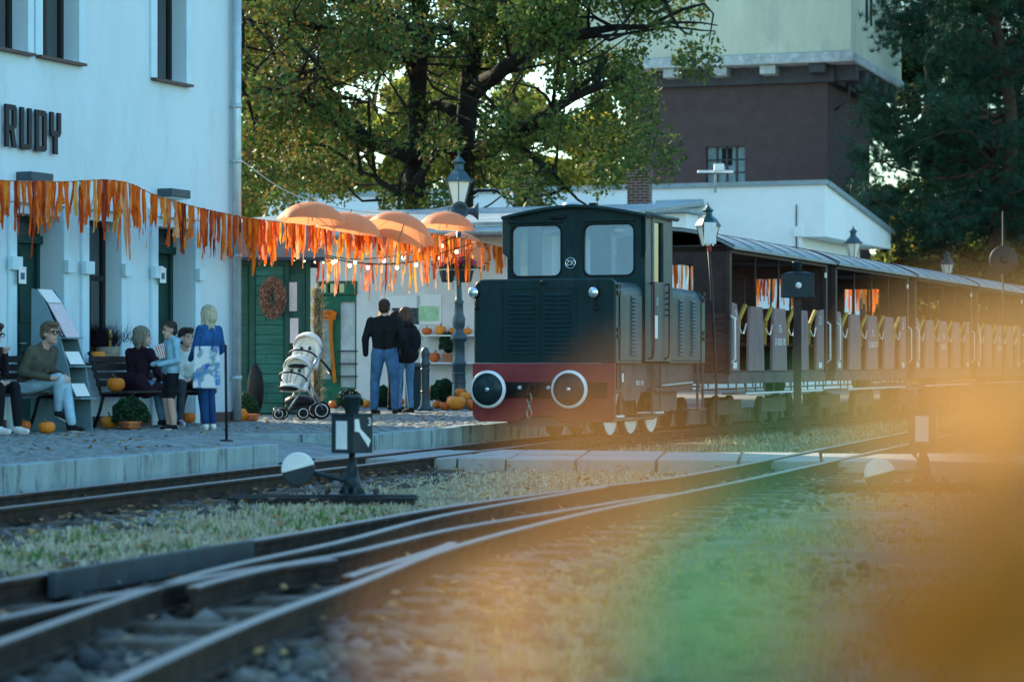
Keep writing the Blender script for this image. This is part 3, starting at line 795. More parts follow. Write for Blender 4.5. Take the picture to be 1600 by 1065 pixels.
# red buffer beam with a notch at the bottom
x0, x1 = -HW-.0, HW
bo = [(x0+.09, .36), (fx(812), .36), (fx(820), .43), (fx(866), .43), (fx(874), .36), (x1-.06, .36), (x1, .42), (x1, Z1-.004), (x0, Z1-.004), (x0, .45), (x0+.02, .40)]
bb = MB().extrude(bo, -.035, .02, 'xz').build('buffer_beam', M_red, lo, bevel=.008, fix=True)
MB().box(fx(788), fx(950), -.05, -.036, .66, .86).build('recess_shade', M_black, bb, bevel=.006)  # flat black strip painting the shade of the recess behind the buffers
for px in (812, 857):
    MB().lathe([(0, -.085), (.022, -.08), (.028, -.05)], 10, (fx(px, -.06), 0, .79), 'y').build('bolt', M_white, bb)
xh = fx(832, -.1)
h = MB().box(xh-.05, xh+.05, -.14, -.05, .70, .84); h.tube([(xh, -.12, .78), (xh, -.24, .80), (xh, -.29, .74), (xh, -.26, .67), (xh, -.2, .67)], .026, 8); h.build('coupling_hook', M_black, bb)
M_steel = mat('bare_steel', (.32, .31, .3), .35, metal=.8)
for k_, zz in enumerate((.66, .56, .47)):
    r = .05
    MB().tube([(xh + (0 if k_ % 2 else math.cos(a)*.03), -.22 + (math.cos(a)*.03 if k_ % 2 else 0), zz + math.sin(a)*.062) for a in [i*math.pi/6 for i in range(12)]], .011, 6, closed=True).build('chain_link', M_steel, bb)
for px in (761, 888):
    xx = fx(px, -.42); zz = fz(px, 608, -.42)
    b = MB().lathe([(.11, -.05), (.11, -.2), (.08, -.22), (.08, -.36), (.1, -.375)], 20, (xx, 0, zz), 'y'); bf = b.build('buffer', M_black, lo)
    MB().lathe([(.0, -.425), (.1, -.42), (.205, -.405), (.205, -.375), (.05, -.372)], 36, (xx, 0, zz), 'y').build('buffer_face', mat('buffer_black', (.012, .03, .035), .35, var=.3, wear=(.1,.12,.12), wscale=6, wamt=.3), bf)
    MB().lathe([(.203, -.411), (.236, -.402), (.238, -.376), (.203, -.374)], 36, (xx, 0, zz), 'y', caps=False).build('white_rim', M_white, bf)
    MB().ell((xx, -.424, zz), (.03, .006, .024)).build('bright_spot', M_chrome, bf)  # small bright metallic spot in the middle of the buffer face
# steps and frame plate along the side
fr_ = MB().plate([(.42, .72), (.62, .72), (.72, .62), (1.35, .62), (1.42, .72), (YE-.3, .72), (YE-.3, Z1-.003), (.42, Z1-.003)],
                 [[(1.75, .84), (2.02, .84), (2.02, 1.02), (1.75, 1.02)]], HW-.12, HW-.16, 'yz').build('side_frame', M_frame, lo)
MB().box(-HW+.1, HW-.17, .05, YE-.1, .80, Z1-.006).build('chassis', M_frame, lo)
MB().plate([(.42, .72), (YE-.3, .72), (YE-.3, Z1-.003), (.42, Z1-.003)], [], -HW+.16, -HW+.12, 'yz').build('side_frame', M_frame, lo)
def step(y0, y1, zb, zt=1.08, x=HW-.06):
    s = MB(); s.bar((x, y0, zt), (x, y0, zb), .03); s.bar((x, y1, zt), (x, y1, zb), .03); s.box(x-.2, x+.05, y0-.02, y1+.02, zb-.025, zb)
    s.box(x-.2, x+.03, y0, y1, (zt+zb)/2-.012, (zt+zb)/2+.012); return s.build('step', M_frame, lo)
step(.08, .38, .42); step(1.72, 2.06, .44); step(YE-.28, YE-.02, .47)
MB().box(HW-.26, HW-.005, .08, .38, .422, .445).build('step_edge', M_white, lo)
MB().box(HW-.26, HW-.005, 1.72, 2.06, .442, .46).build('step_edge', M_white, lo)
MB().tube([(HW-.05, 2.1, .80), (HW-.05, 3.5, .83)], .022, 8).build('brake_rod', M_steel, lo)
MB().plate(rrect(2.3, 3.35, .45, .75, .05), [], HW-.22, HW-.26, 'yz').build('tool_box', M_frame, lo)
for y in (1.40, 2.27, 3.17):
    for s in (-1, 1):
        b = MB().lathe([(.12, s*.33), (.30, s*.335), (.33, s*.32), (.33, s*.345), (.31, s*.40), (.27, s*.405), (.25, s*.385), (.1, s*.385), (.09, s*.43), (.0, s*.43)], 28, (0, y, RZ+.30), 'x', caps=False)
        whl = b.build('wheel', M_wheel, lo)
        n = 9; cw = [(y+.29*math.cos(R(200+140*i/n)), RZ+.3+.29*math.sin(R(200+140*i/n))) for i in range(n+1)] + [(y, RZ+.18)]
        MB().extrude(cw, s*.402, s*.418, 'yz').build('balance_weight', M_white, whl, fix=True)
MB().tube([(HW-.5, 1.40, .36), (HW-.5, 3.17, .36)], .03, 6).build('coupling_rod', M_steel, lo)
MB().box(-.5, .5, .02, .12, .30, .5).build('rail_guard', M_frame, lo)
# cab
ZC0, ZC1 = Z1+.02, 3.02
def roofz(x, c=3.16, e=3.02): return e + (c-e)*(1-(abs(x)/HW)**1.6)
xs = [-HW + 2*HW*i/12 for i in range(13)]
outer = [(-HW, ZC0), (HW, ZC0)] + [(x, roofz(x)-.03) for x in reversed(xs)]
wz0, wz1 = fz(900, 432, YC0), fz(900, 350, YC0)
w1 = rrect(fx(798, YC0), fx(878, YC0), wz0, wz1, .09); w2 = rrect(fx(911, YC0), fx(992, YC0), wz0, wz1, .09)
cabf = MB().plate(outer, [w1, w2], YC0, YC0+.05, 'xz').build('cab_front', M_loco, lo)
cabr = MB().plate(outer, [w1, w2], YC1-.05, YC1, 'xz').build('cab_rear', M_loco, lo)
def ring(lp, y0, y1, wd, name, m, par):
    cx = sum(p[0] for p in lp)/len(lp); cz = sum(p[1] for p in lp)/len(lp)
    inn = [(p[0]+(wd if p[0] < cx else -wd), p[1]+(wd if p[1] < cz else -wd)) for p in lp]
    MB().plate(lp, [inn], y0, y1, 'xz').build(name, m, par)
for lp in (w1, w2):
    ring(lp, YC0-.012, YC0+.01, .018, 'window_seal', M_seal, cabf)
    cx0, cx1 = min(p[0] for p in lp), max(p[0] for p in lp)
    MB().box(cx0, cx1, YC0+.02, YC0+.026, wz0, wz1).build('window_pane', M_cabglass, cabf)
    MB().box(cx0, cx1, YC1-.03, YC1-.024, wz0, wz1).build('window_pane', M_cabglass, cabr)
    MB().box(cx0-.01, cx1+.01, YC0-.05, YC0-.014, wz1+.03, wz1+.05).build('rain_strip', M_loco, cabf)
dy0, dy1 = YC0+.28, YC0+.80
dz0, dz1 = 2.16, 2.94
for s in (-1, 1):
    a, c = (HW-.05, HW) if s > 0 else (-HW, -HW+.05)
    sd = MB().plate([(YC0+.05, ZC0), (YC1-.05, ZC0), (YC1-.05, 3.0), (YC0+.05, 3.0)], [[(dy0+.08, dz0), (dy1-.04, dz0), (dy1-.04, dz1), (dy0+.08, dz1)]], a, c, 'yz').build('cab_side', M_locos, lo)
    MB().plate([(dy0, ZC0+.02), (dy1, ZC0+.02), (dy1, dz1+.05), (dy0, dz1+.05)], [[(dy0+.08, dz0), (dy1-.04, dz0), (dy1-.04, dz1), (dy0+.08, dz1)]], s*HW, s*(HW+.012), 'yz').build('cab_door', M_locos, sd)
    MB().box(min(a, c)+.02, min(a, c)+.026, dy0+.06, dy1-.02, dz0, dz1).build('window_pane', glassmat('cab_side_glass', (.3, .36, .38), .12), sd)
    for y in (dy0-.06, dy1+.10):
        x = s*(HW+.05); MB().tube([(s*HW, y, 2.13), (x, y, 2.15), (x, y, 1.3), (x, y-.04, 1.18), (s*HW, y-.06, 1.15)], .013, 8).build('handrail', M_pipe, sd)
MB().box(HW+.0125, HW+.016, dy0+.1, dy0+.22, 1.42, 1.72).build('notice_plate', M_white, lo)
MB().box(HW+.0125, HW+.016, dy0+.16, dy0+.24, 1.85, 1.96).build('notice_plate', mat('grey_plate', (.25,.28,.28), .5), lo)
for i in range(5): MB().box(HW+.0, HW+.05, dy1+.1, dy1+.16, 1.72+.075*i, 1.74+.075*i).build('rung', M_locos, lo)
rf = MB(); prof = [(x*1.045, roofz(x)) for x in xs]; prof2 = [(p[0], p[1]-.035) for p in reversed(prof)]
loft(rf, [(YC0-.12, prof+prof2), (YC1+.1, prof+prof2)])
rfo = rf.build('cab_roof', M_loco, lo, fix=True)
for s in (-1, 1):
    MB().add([(s*(HW+.03), YC0-.10, 3.02), (s*(HW+.03), YC0-.10, 2.55), (s*(HW-.05), YC0+.0, 2.45), (s*(HW-.05), YC0+.0, 3.0), (s*(HW+.04), YC0-.09, 3.02), (s*(HW+.04), YC0-.09, 2.55), (s*(HW-.04), YC0+.01, 2.45), (s*(HW-.04), YC0+.01, 3.0)],
             [(0,1,2,3),(7,6,5,4),(0,4,5,1),(1,5,6,2),(2,6,7,3),(3,7,4,0)]).build('visor', M_loco, cabf, fix=True)
MB().tube([(fx(858, 1.1), YC0-.05, 2.985), (fx(880, 1.1), YC0-.05, 3.01)], .02, 8).build('horn', M_black, cabf)
MB().box(fx(920, 1.8), fx(931, 1.8), 1.8, 1.9, 3.08, 3.22).build('exhaust', M_black, rfo)
MB().lathe([(.14, 3.08), (.14, 3.2), (.12, 3.24), (0, 3.25)], 16, (fx(892, 2.0), 2.05, 0)).build('roof_vent', M_zinc, rfo)
MB().tube([(HW*1.045, YC0-.1, 3.02), (HW*1.045, YC1+.1, 3.02)], .03, 8).build('gutter', M_locos, rfo)
# round maker's badge
bx_, bz_ = fx(892, YC0), fz(892, 411, YC0)
bd = MB().lathe([(0, -.016), (.078, -.016), (.08, 0)], 24, (bx_, YC0, bz_), 'y').build('badge', M_black, cabf)
MB().tube([(bx_+.068*math.cos(a), YC0-.018, bz_+.068*math.sin(a)) for a in [i*math.pi/12 for i in range(24)]], .007, 6, closed=True).build('badge_ring', M_chrome, bd)
put('badge_letters', text_mesh('ZK', .10, .004), M_chrome, bd, loc=(bx_, YC0-.022, bz_), rot=(R(90), 0, 0))
# cab inside: control desk and a seat back
MB().box(-.6, .6, YC0+.1, YC0+.35, 1.3, 2.1).build('control_desk', M_black, lo, bevel=.03)
# plates and lettering on the frame
MB().box(HW-.118, HW-.114, .55, .68, .86, .97).build('notice_plate', M_white, lo)
me = text_mesh('B53/1 3B', .085, .001); put('frame_lettering', me, M_white, lo, loc=(HW-.115, 1.35, .84), rot=(R(90), 0, R(90)))

# ------------------------------------------------------------------ open summer coaches
M_cwood = mat('coach_panel_wood', (0.25, 0.175, 0.17), .75, var=.25, scale=3, bump=.2, bscale=30, wear=(.13,.10,.10), wscale=3, wamt=.6, stretch=(1, 1, .4))
M_cdark = mat('coach_dark_paint', (0.045, 0.03, 0.028), .6, var=.3)
M_cbrown = mat('coach_brown_wood', (0.085, 0.038, 0.032), .65, var=.3, scale=3, stretch=(1, 1, 5))
M_croof = mat('coach_roof_sheet', (0.20, 0.24, 0.25), .55, metal=.15, var=.12, scale=2, wear=(.25,.27,.28), wscale=2, wamt=.5)
M_ceil = mat('coach_ceiling', (.05, .045, .045), .7)
M_rope = mat('white_rope', (.6, .58, .52), .8)
Y0C, LB, PITCH = 5.18, 5.90, 6.53
ca = thing('passenger_coach', '', 'coach', tuple(TRAIN.w(0, Y0C, 0)), -TRAIN.a, 'open sided coaches behind the locomotive')
CW = .95; ZF, ZE, ZA = .96, 2.80, 3.05
MB().box(-CW, CW, 0, LB, .80, ZF).build('underframe', M_frame, ca, bevel=.01)
MB().box(-CW+.02, CW-.02, .02, LB-.02, ZF+.001, ZF+.03).build('floor', M_cbrown, ca)
xs2 = [-1.06 + 2.12*i/14 for i in range(15)]
arc = lambda x: ZE - .03 + (ZA-ZE+.03)*(1-(abs(x)/1.06)**2.2)
r = MB(); pr = [(x, arc(x)) for x in xs2]; pr2 = [(x, z-.04) for x, z in reversed(pr)]
loft(r, [(-.12, pr+pr2), (LB+.30, pr+pr2)]); cr_ = r.build('roof', M_croof, ca, fix=True)
for i in range(7):
    yy = -.1 + (LB+.38)*i/6; e = MB(); e.sweep([(-.012, 0), (.012, 0), (.012, .014), (-.012, .014)], [(x*1.004, yy, arc(x)+.001) for x in xs2], up=(0, 0, 1)); e.build('roof_seam', M_ceil if i in (0, 6) else mat('seam_grey', (.22,.25,.27), .5), cr_)
MB().box(-CW+.02, CW-.02, .02, LB-.02, ZE-.02, ZE+.0).build('ceiling', M_ceil, ca)
for s in (-1, 1): MB().box(s*CW-.03, s*CW+.03, 0, LB, ZE-.12, ZE-.02).build('top_rail', M_cdark, ca)
for ye, sgn in ((.0, -1), (LB-.06, 1)):
    bh = MB().plate([(-CW, ZF), (CW, ZF), (CW, ZE-.1), (-CW, ZE-.1)], [[(-.42, 1.85), (.42, 1.85), (.42, 2.52), (-.42, 2.52)]], ye, ye+.06, 'xz').build('end_wall', M_cdark, ca)
    for i in range(10):
        zz = ZF+.01 + .085*i; MB().box(-CW+.02, CW-.02, ye-.012 if sgn < 0 else ye+.06, ye if sgn < 0 else ye+.072, zz, zz+.078).build('plank', M_cbrown, bh)
    for s in (-1, 1): MB().box(s*CW-.05 if s > 0 else -CW-.02, s*CW+.02 if s > 0 else -CW+.05, ye-.02, ye+.10, ZF-.02, ZE-.1).build('corner_post', M_cdark, ca)
    # buffer and draw gear
    MB().lathe([(.07, sgn*.0), (.07, sgn*.18), (.16, sgn*.2), (.16, sgn*.23), (0, sgn*.24)], 18, (0, ye, .74), 'y').build('buffer', M_black, ca, fix=True)
pan_c = [1.55, 2.92, 4.32]
def panel(y, w0, w1, h, half=0):
    a0 = y-w0/2 if half <= 0 else y-w0/2; pts = [(y-w0/2, ZF+.02), (y+w0/2, ZF+.02)]
    if half == 0: pts += [(y+w1/2+.03, ZF+h*.72), (y+w1/2-.03, ZF+h), (y-w1/2+.03, ZF+h), (y-w1/2-.03, ZF+h*.72)]
    elif half < 0: pts += [(y+w1/2, ZF+h*.72), (y+w1/2-.16, ZF+h+.02), (y-w0/2, ZF+h+.04)]
    else: pts += [(y+w0/2, ZF+h+.04), (y-w1/2+.16, ZF+h+.02), (y-w1/2, ZF+h*.72)]
    return pts
for s in (-1, 1):
    x0, x1 = (CW-.05, CW) if s > 0 else (-CW, -CW+.05)
    for i, y in enumerate([.36] + pan_c + [LB-.36]):
        hf = -1 if i == 0 else (1 if i == 4 else 0)
        po = MB().extrude(panel(y, .9 if hf == 0 else .5, .74 if hf == 0 else .5, .98, hf), x0, x1, 'yz').build('bench_end', M_cwood, ca, bevel=.012, fix=True)
        if hf == 0:
            MB().tube([(s*(CW-.03), y, ZF+.96), (s*(CW-.03), y, ZE-.1)], .018, 8).build('roof_post', M_cdark, ca)
        if s > 0:
            if hf: put('class_numeral', text_mesh('2', .19, .001), M_white, po, loc=(CW+.003, y + (.02 if hf < 0 else -.02), ZF+.83), rot=(R(90), 0, R(90)))
            if i == 2:
                put('lettering', text_mesh('Tk', .17, .001), M_white, po, loc=(CW+.003, y, ZF+.66), rot=(R(90), 0, R(90)))
                put('lettering', text_mesh('D-2003-78', .15, .001), M_white, po, loc=(CW+.003, y, ZF+.46), rot=(R(90), 0, R(90)), scale=(.95, 1, 1))
            if hf: MB().box(CW+.002, CW+.005, y-.12, y+.08, ZF+.06, ZF+.15).build('label_plate', M_white, po)
    for y in [.72] + [p+.68 for p in pan_c]:
        y2 = y+.14
        MB().bar((s*(CW-.12), y2+.06, ZF+.42), (s*(CW-.10), y2+.06, ZF+.78), .045).bar((s*(CW-.10), y2+.06, ZF+.78), (s*(CW-.03), y2+.16, ZF+1.0), .045).build('gate_bar', M_yellow, ca)
        MB().tube([(s*CW, y-.14, ZF+.66), (s*CW, y-.03, ZF+.58), (s*CW, y+.1, ZF+.57), (s*CW, y+.22, ZF+.72)], .012, 6).build('rope', M_rope, ca)
for y in [.34] + pan_c + [LB-.34]:
    bk = MB().box(-CW+.06, CW-.06, y-.03, y+.03, ZF+.45, ZF+.98).build('bench_back', M_cbrown, ca)
    MB().box(-CW+.06, CW-.06, max(.08, y-.42), min(LB-.08, y+.42), ZF+.40, ZF+.44).build('bench_seat', M_cbrown, ca)
for s in (-1, 1):
    x = s*(CW+.03)
    for i, y in enumerate(np.linspace(.3, LB-.3, 11)):
        if i == 0 or i == 10 or i % 5: MB().bar((x, float(y), .80), (x, float(y), .68), .02).build('step_hanger', M_frame, ca)
    MB().box(x-.16, x+.06, .1, LB-.1, .645, .67).build('footboard', M_frame, ca)
    MB().box(x+.061, x+.066, .6, LB-.6, .648, .672).build('footboard_edge', M_white, ca)
    for ye in (.02, LB-.05):
        MB().tube([(s*(CW+.02), ye, 1.78), (s*(CW+.08), ye+.02, 1.74), (s*(CW+.08), ye+.04, 1.16), (s*(CW+.02), ye+.02, 1.10)], .016, 8).build('grab_handle', M_white, ca)
    MB().box(s*(CW+.031), s*(CW+.05), LB-.22, LB-.14, 2.5, 2.58).build('side_lamp', M_white, ca, fix=True)
    for y in (1.2, 2.0, LB-2.0, LB-1.2):
        b = MB().lathe([(.05, s*.3), (.2, s*.32), (.23, s*.33), (.23, s*.40), (.19, s*.405), (.05, s*.41), (0, s*.44)], 20, (0, y, RZ+.2), 'x', caps=False); b.build('wheel', M_wheel, ca)
    for y in (1.6, LB-1.6): MB().box(s*.46-.03, s*.46+.03, y-.75, y+.75, .33, .55).build('bogie_frame', M_frame, ca)
labs = ['dark brown open coach coupled directly behind the locomotive', 'second open coach from the locomotive, with white grab handles', 'third open coach from the locomotive, below the tall pine',
        'fourth open coach from the locomotive, mostly behind the blurred leaves', 'last open coach in view at the far end of the train']
for i, lb in enumerate(labs):
    o = ca if i == 0 else copy_tree(ca)
    o.location = TRAIN.w(0, Y0C + PITCH*i, 0); o['label'] = lb
# lantern on a thin pole at the front corner of the first coach, half wrapped in paper
fp = thing('pole_lantern', 'small old lantern wrapped in white paper before the first coach', 'lantern', tuple(P(1108, 660, 35.4)))
fo = Vector(fp.location)
def LQ(px, py): v = P(px, py, 35.4) - fo; return (v.x, 0, v.z)
MB().tube([LQ(1107, 384), LQ(1112, 450), LQ(1119, 600), LQ(1119, 660)], .02, 8).build('pole', M_cdark, fp)
zl = lambda py: P(1106, py, 35.4).z - fo.z
cx_ = P(1106, 400, 35.4).x - fo.x
gl = MB().lathe([(.085, zl(384)), (.155, zl(354))], 6, (cx_, 0, 0), smooth=False).build('lantern_glass', mat('opal_glass_small', (.80, .76, .66), .3, var=.04), fp)
for i in range(6):
    a = i*math.pi/3; MB().bar((cx_+.087*math.cos(a), .087*math.sin(a), zl(384)), (cx_+.158*math.cos(a), .158*math.sin(a), zl(353)), .012).build('lantern_bar', M_black, gl)
MB().lathe([(.185, zl(354)), (.18, zl(352)), (.12, zl(342)), (.065, zl(337)), (.058, zl(331)), (.085, zl(329)), (.035, zl(324)), (.014, zl(321)), (.004, zl(316))], 6, (cx_, 0, 0), smooth=False).build('lantern_cap', mat('lantern_green', (.02, .07, .08), .4), fp)
MB().cbox((cx_+.02, -.165, zl(365)), (.165, .012, .295)).build('paper', mat('paper_board', (.72, .75, .74), .8, var=.08), fp)
MB().cbox((cx_+.02, -.03, zl(386)), (.06, .05, .12)).build('red_wrap', M_red, fp)
# ------------------------------------------------------------------ water tower
M_tank = mat('tank_render', (0.50, 0.52, 0.40), .85, var=.12, scale=.9, bump=.2, bscale=12, wear=(.36,.40,.34), wscale=.8, wamt=.7, stretch=(1, 1, .35), detail=8)
M_shaft = mat('shaft_render', (0.082, 0.060, 0.062), .9, var=.12, scale=2, bump=.5, bscale=40)
M_cornice = mat('tower_cornice', (0.36, 0.40, 0.40), .85, var=.3, scale=3, wear=(.62,.66,.66), wscale=2.5, wamt=.8)
M_beam = mat('tower_beam', (0.06, 0.065, 0.075), .85, var=.2)
TW = Fr((11.71, 95.0), 0.3315)
tw = thing('water_tower', 'square water tower with cream tank overhanging a dark maroon shaft', 'tower', (TW.o.x, TW.o.y, 0), -TW.a)
WS, DS, ZS = 7.8, 8.6, 11.5
wx0, wx1, wz0_, wz1_ = TW.x(1103, 0), TW.x(1164, 0), TW.zx(1130, 289, 0), TW.zx(1130, 229, 0)
MB().plate([(-WS, 0), (0, 0), (0, ZS), (-WS, ZS)], [[(wx0, wz0_), (wx1, wz0_), (wx1, wz1_), (wx0, wz1_)]], 0, .4, 'xz').box(-WS, 0, .4, DS, 0, ZS).build('shaft', M_shaft, tw)
wn = MB().box(wx0, wx1, .30, .34, wz0_, wz1_).build('shaft_window', mat('tower_pane', (.16,.26,.29), .25, var=.3, scale=1.5), tw)
for i in range(1, 4):
    x = wx0 + (wx1-wx0)*i/4; MB().box(x-.04, x+.04, .24, .30, wz0_, wz1_).build('glazing_bar', M_beam, wn)
for i in range(1, 3):
    z = wz0_ + (wz1_-wz0_)*i/3; MB().box(wx0, wx1, .25, .299, z-.03, z+.03).build('glazing_bar', M_beam, wn)
MB().box(wx0+.55, wx0+.95, .285, .299, wz0_+.75, wz1_-.05).build('broken_pane', M_dark, wn)
OV = 1.2
MB().box(-WS-OV, OV, -OV, DS+OV, ZS+.62, ZS+1.0).build('cornice', M_cornice, tw, bevel=.05)
MB().box(-WS-OV+.1, OV-.1, -OV+.1, DS+OV-.1, ZS+1.0, ZS+6.5).build('tank', M_tank, tw, bevel=.03)
MB().box(-WS-.3, .3, -.3, DS+.3, ZS, ZS+.62).build('soffit_block', M_beam, tw)
for i in range(5):
    x = -WS + .2 + (WS-.4)*i/4; MB().box(x-.3, x+.3, -OV+.2, .0, ZS+.28, ZS+.615).build('bracket_beam', M_cornice if i < 4 else M_beam, tw, bevel=.03)
for i in range(5):
    y = .2 + (DS-.4)*i/4; MB().box(0, OV-.12, y-.3, y+.3, ZS+.05, ZS+.615).build('bracket_beam', M_beam, tw, bevel=.03)
for y in (1.9, 2.8):
    MB().box(OV-.1, OV-.07, y-.18, y+.18, ZS+2.4, ZS+6.4).build('stain_strip', M_dark, tw)
MB().tube([(.05, 1.2, ZS-.9), (.5, 1.2, ZS-.6), (.6, 1.2, ZS)], .06, 8).build('overflow_pipe', M_beam, tw)
# ------------------------------------------------------------------ low white annex with parapet
M_annex = mat('annex_white', (.86, .90, .90), .8, var=.04, scale=.8, bump=.05, wear=(.76,.80,.80), wscale=.6, wamt=.4)
M_flash = mat('parapet_flashing', (.30, .38, .42), .45, metal=.3, var=.15)
AN = Fr((9.55, 78.0), 0.379)
an = thing('white_annex', 'low white flat fronted annex building behind the coaches', 'building', (AN.o.x, AN.o.y, 0), -AN.a)
def anz(px, py): return AN.z(px, py)
zt0, zt1 = AN.zx(1290, 288, 0), anz(1392, 365); y1 = AN.y(1392); zs = 4.95; XL = -19
prof = [(0, zs), (y1, zs), (y1, zt1), (0, zt0)]
k = MB().extrude(prof, XL, 0, 'yz'); k.build('upper_block', M_annex, an, fix=True)
MB().box(XL, -.75, .003, y1-1.4, 0, zs).build('lower_wall', M_annex, an)
fl = MB(); fl.box(XL, .07, -.08, .12, zt0, zt0+.14); fl.build('parapet_cap', M_flash, an)
fl = MB().bar((.0, .125, zt0+.05), (.0, y1+.05, zt1+.05), .22, .14).build('roof_edge', M_flash, an)
MB().tube([(-.9, -.03, zt0-.6), (-.9, -.03, 3.0)], .02, 6).build('cable', M_beam, an)
lx, lz = AN.x(1248, 0), AN.zx(1248, 362, 0)
MB().box(lx-.12, lx+.12, -.12, 0, lz-.15, lz+.15).tube([(lx, -.1, lz-.1), (lx+.05, -.06, lz-.5), (lx+.3, -.03, lz-.9)], .015, 6).build('lamp_box', M_annex, an)
bx = AN.x(1040, 0); MB().tube([(AN.x(1028, 0), -.15, AN.zx(1028, 320, 0)), (AN.x(1100, 0), -.15, AN.zx(1100, 318, 0))], .13, 8).build('metal_duct', M_flash, an)
# lean-to roof in front of the annex
MB().box(XL, AN.x(1085, -1.2), -1.6, -.09, AN.zx(1000, 335, -1), AN.zx(1000, 330, -1)).build('lower_roof', M_flash, an)
MB().box(XL, AN.x(1085, -1.2)-.2, -1.4, -.1, 0, AN.zx(1000, 336, -1)).build('lower_block', M_annex, an)
# brick chimneys
def brickmat():
    m = mat('chimney_brick', (.14, .07, .06), .85); N = m.node_tree.nodes; L = m.node_tree.links
    bt = N.new('ShaderNodeTexBrick'); bt.inputs['Color1'].default_value = (.15,.065,.05,1); bt.inputs['Color2'].default_value = (.09,.05,.05,1); bt.inputs['Mortar'].default_value = (.28,.26,.25,1)
    bt.inputs['Scale'].default_value = 1.0; bt.inputs['Brick Width'].default_value = .26; bt.inputs['Row Height'].default_value = .085; bt.inputs['Mortar Size'].default_value = .012
    tc = N.new('ShaderNodeTexCoord'); sp = N.new('ShaderNodeSeparateXYZ'); cb = N.new('ShaderNodeCombineXYZ'); ad = N.new('ShaderNodeMath')
    L.new(tc.outputs['Object'], sp.inputs[0]); L.new(sp.outputs['X'], ad.inputs[0]); L.new(sp.outputs['Y'], ad.inputs[1]); L.new(ad.outputs[0], cb.inputs['X']); L.new(sp.outputs['Z'], cb.inputs['Y'])
    L.new(cb.outputs[0], bt.inputs['Vector']); L.new(bt.outputs['Color'], N['Principled BSDF'].inputs['Base Color']); return m
M_brick = brickmat()
for (p0, p1, pt, pb, Y, lb) in ((981, 1020, 265, 326, 74.5, 'brick chimney with stepped cap above the locomotive cab'), (803, 848, 274, 330, 73.5, 'brick chimney half hidden by chestnut leaves')):
    a, b2 = P(p0, pb, Y), P(p1, pt, Y); cx = (a.x+b2.x)/2; h = (b2.x-a.x)/2
    t = thing('brick_chimney', lb, 'chimney', (cx, Y+h, 0), -.2)
    MB().box(-h*.88, h*.88, -h*.88, h*.88, 3.5, b2.z-.22).build('chimney_stack', M_brick, t)
    MB().box(-h, h, -h, h, b2.z-.22, b2.z-.10).build('corbel', M_brick, t); MB().box(-h*.93, h*.93, -h*.93, h*.93, b2.z-.10, b2.z).build('chimney_cap', M_brick, t)
    MB().box(-h*1.15, h*1.15, -h*1.15, h*1.15, 3.5, a.z+.1).build('flashing', M_flash, t)
ar = thing('roof_antenna', 'flat white antenna on a short mast before the tower window', 'antenna', tuple(P(1118, 296, 79)))
MB().tube([(0, 0, -.1), (0, 0, .7)], .035, 8).build('mast', M_cornice, ar)
MB().cbox((0, 0, .55), (1.1, .25, .06)).cbox((.1, -.1, .68), (.3, .2, .2)).build('dish_bar', M_annex, ar)

# ------------------------------------------------------------------ white building with posters, and its green door
M_bwall = mat('shop_wall_white', (.66, .66, .64), .85, var=.08, scale=1.3, bump=.1, wear=(.52,.53,.53), wscale=1.2, wamt=.5)
M_bgreen = mat('shop_green_paint', (.014, .12, .07), .5, var=.2)
BW = Fr((-4.3, 49.2), 0.40)
bw = thing('shop_building', 'white single storey building with dark eaves behind the umbrellas', 'building', (BW.o.x, BW.o.y, 0), -BW.a)
X0, X1 = BW.x(470, 0), BW.x(792, 0)
X1 = X1 + .9
ZW = BW.zx(620, 372, 0)
d0, d1, dzt = BW.x(497, 0), BW.x(557, 0), BW.zx(520, 462, 0)
MB().plate([(X0-3, PZ), (X1, PZ), (X1, ZW), (X0-3, ZW)], [[(d0, PZ+.01), (d1, PZ+.01), (d1, dzt+.28), (d0, dzt+.28)]], 0, .3, 'xz').box(X0-3, X1, .3, 7, PZ, ZW).build('wall', M_bwall, bw)
MB().box(X0-3.3, X1+.5, -.55, 7.3, ZW, ZW+.16).build('eaves', mat('eaves_dark', (.03,.033,.036), .7), bw)
MB().add([(X0-3.4, -.62, ZW+.165), (X1+.55, -.62, ZW+.165), (X1+.55, 7.4, ZW+.95), (X0-3.4, 7.4, ZW+.95), (X0-3.4, -.62, ZW+.23), (X1+.55, -.62, ZW+.23), (X1+.55, 7.4, ZW+1.02), (X0-3.4, 7.4, ZW+1.02)], [(3,2,1,0),(4,5,6,7),(0,1,5,4),(1,2,6,5),(2,3,7,6),(3,0,4,7)]).build('roof', mat('sheet_roof', (.20,.26,.28), .5, metal=.2, var=.2, wear=(.4,.45,.47), wscale=1, wamt=.6), bw)
MB().box(X0-3.3, X1+.5, -.60, -.552, ZW-.02, ZW+.15).build('fascia', M_flash, bw)
MB().tube([(X0-3.3, -.66, ZW+.06), (X1+.5, -.66, ZW+.06)], .07, 8).build('gutter', M_flash, bw)
dr = MB().plate([(d0, PZ), (d1, PZ), (d1, dzt), (d0, dzt)], [[(d0+.06, PZ+.5), (d0+.26, PZ+.5), (d0+.26, dzt-.25), (d0+.06, dzt-.25)], [(d1-.36, PZ+.35), (d1-.04, PZ+.35), (d1-.04, dzt-.12), (d1-.36, dzt-.12)]], .02, .1, 'xz').build('green_door', M_bgreen, bw)
MB().box(d0+.05, d0+.27, .05, .06, PZ+.5, dzt-.25).build('pane', mat('door_pane', (.25,.32,.30), .2, var=.3), dr)
MB().box(d1-.37, d1-.03, .05, .06, PZ+.35, dzt-.12).build('pane', mat('door_pane2', (.42,.47,.48), .25, var=.3, scale=2), dr)
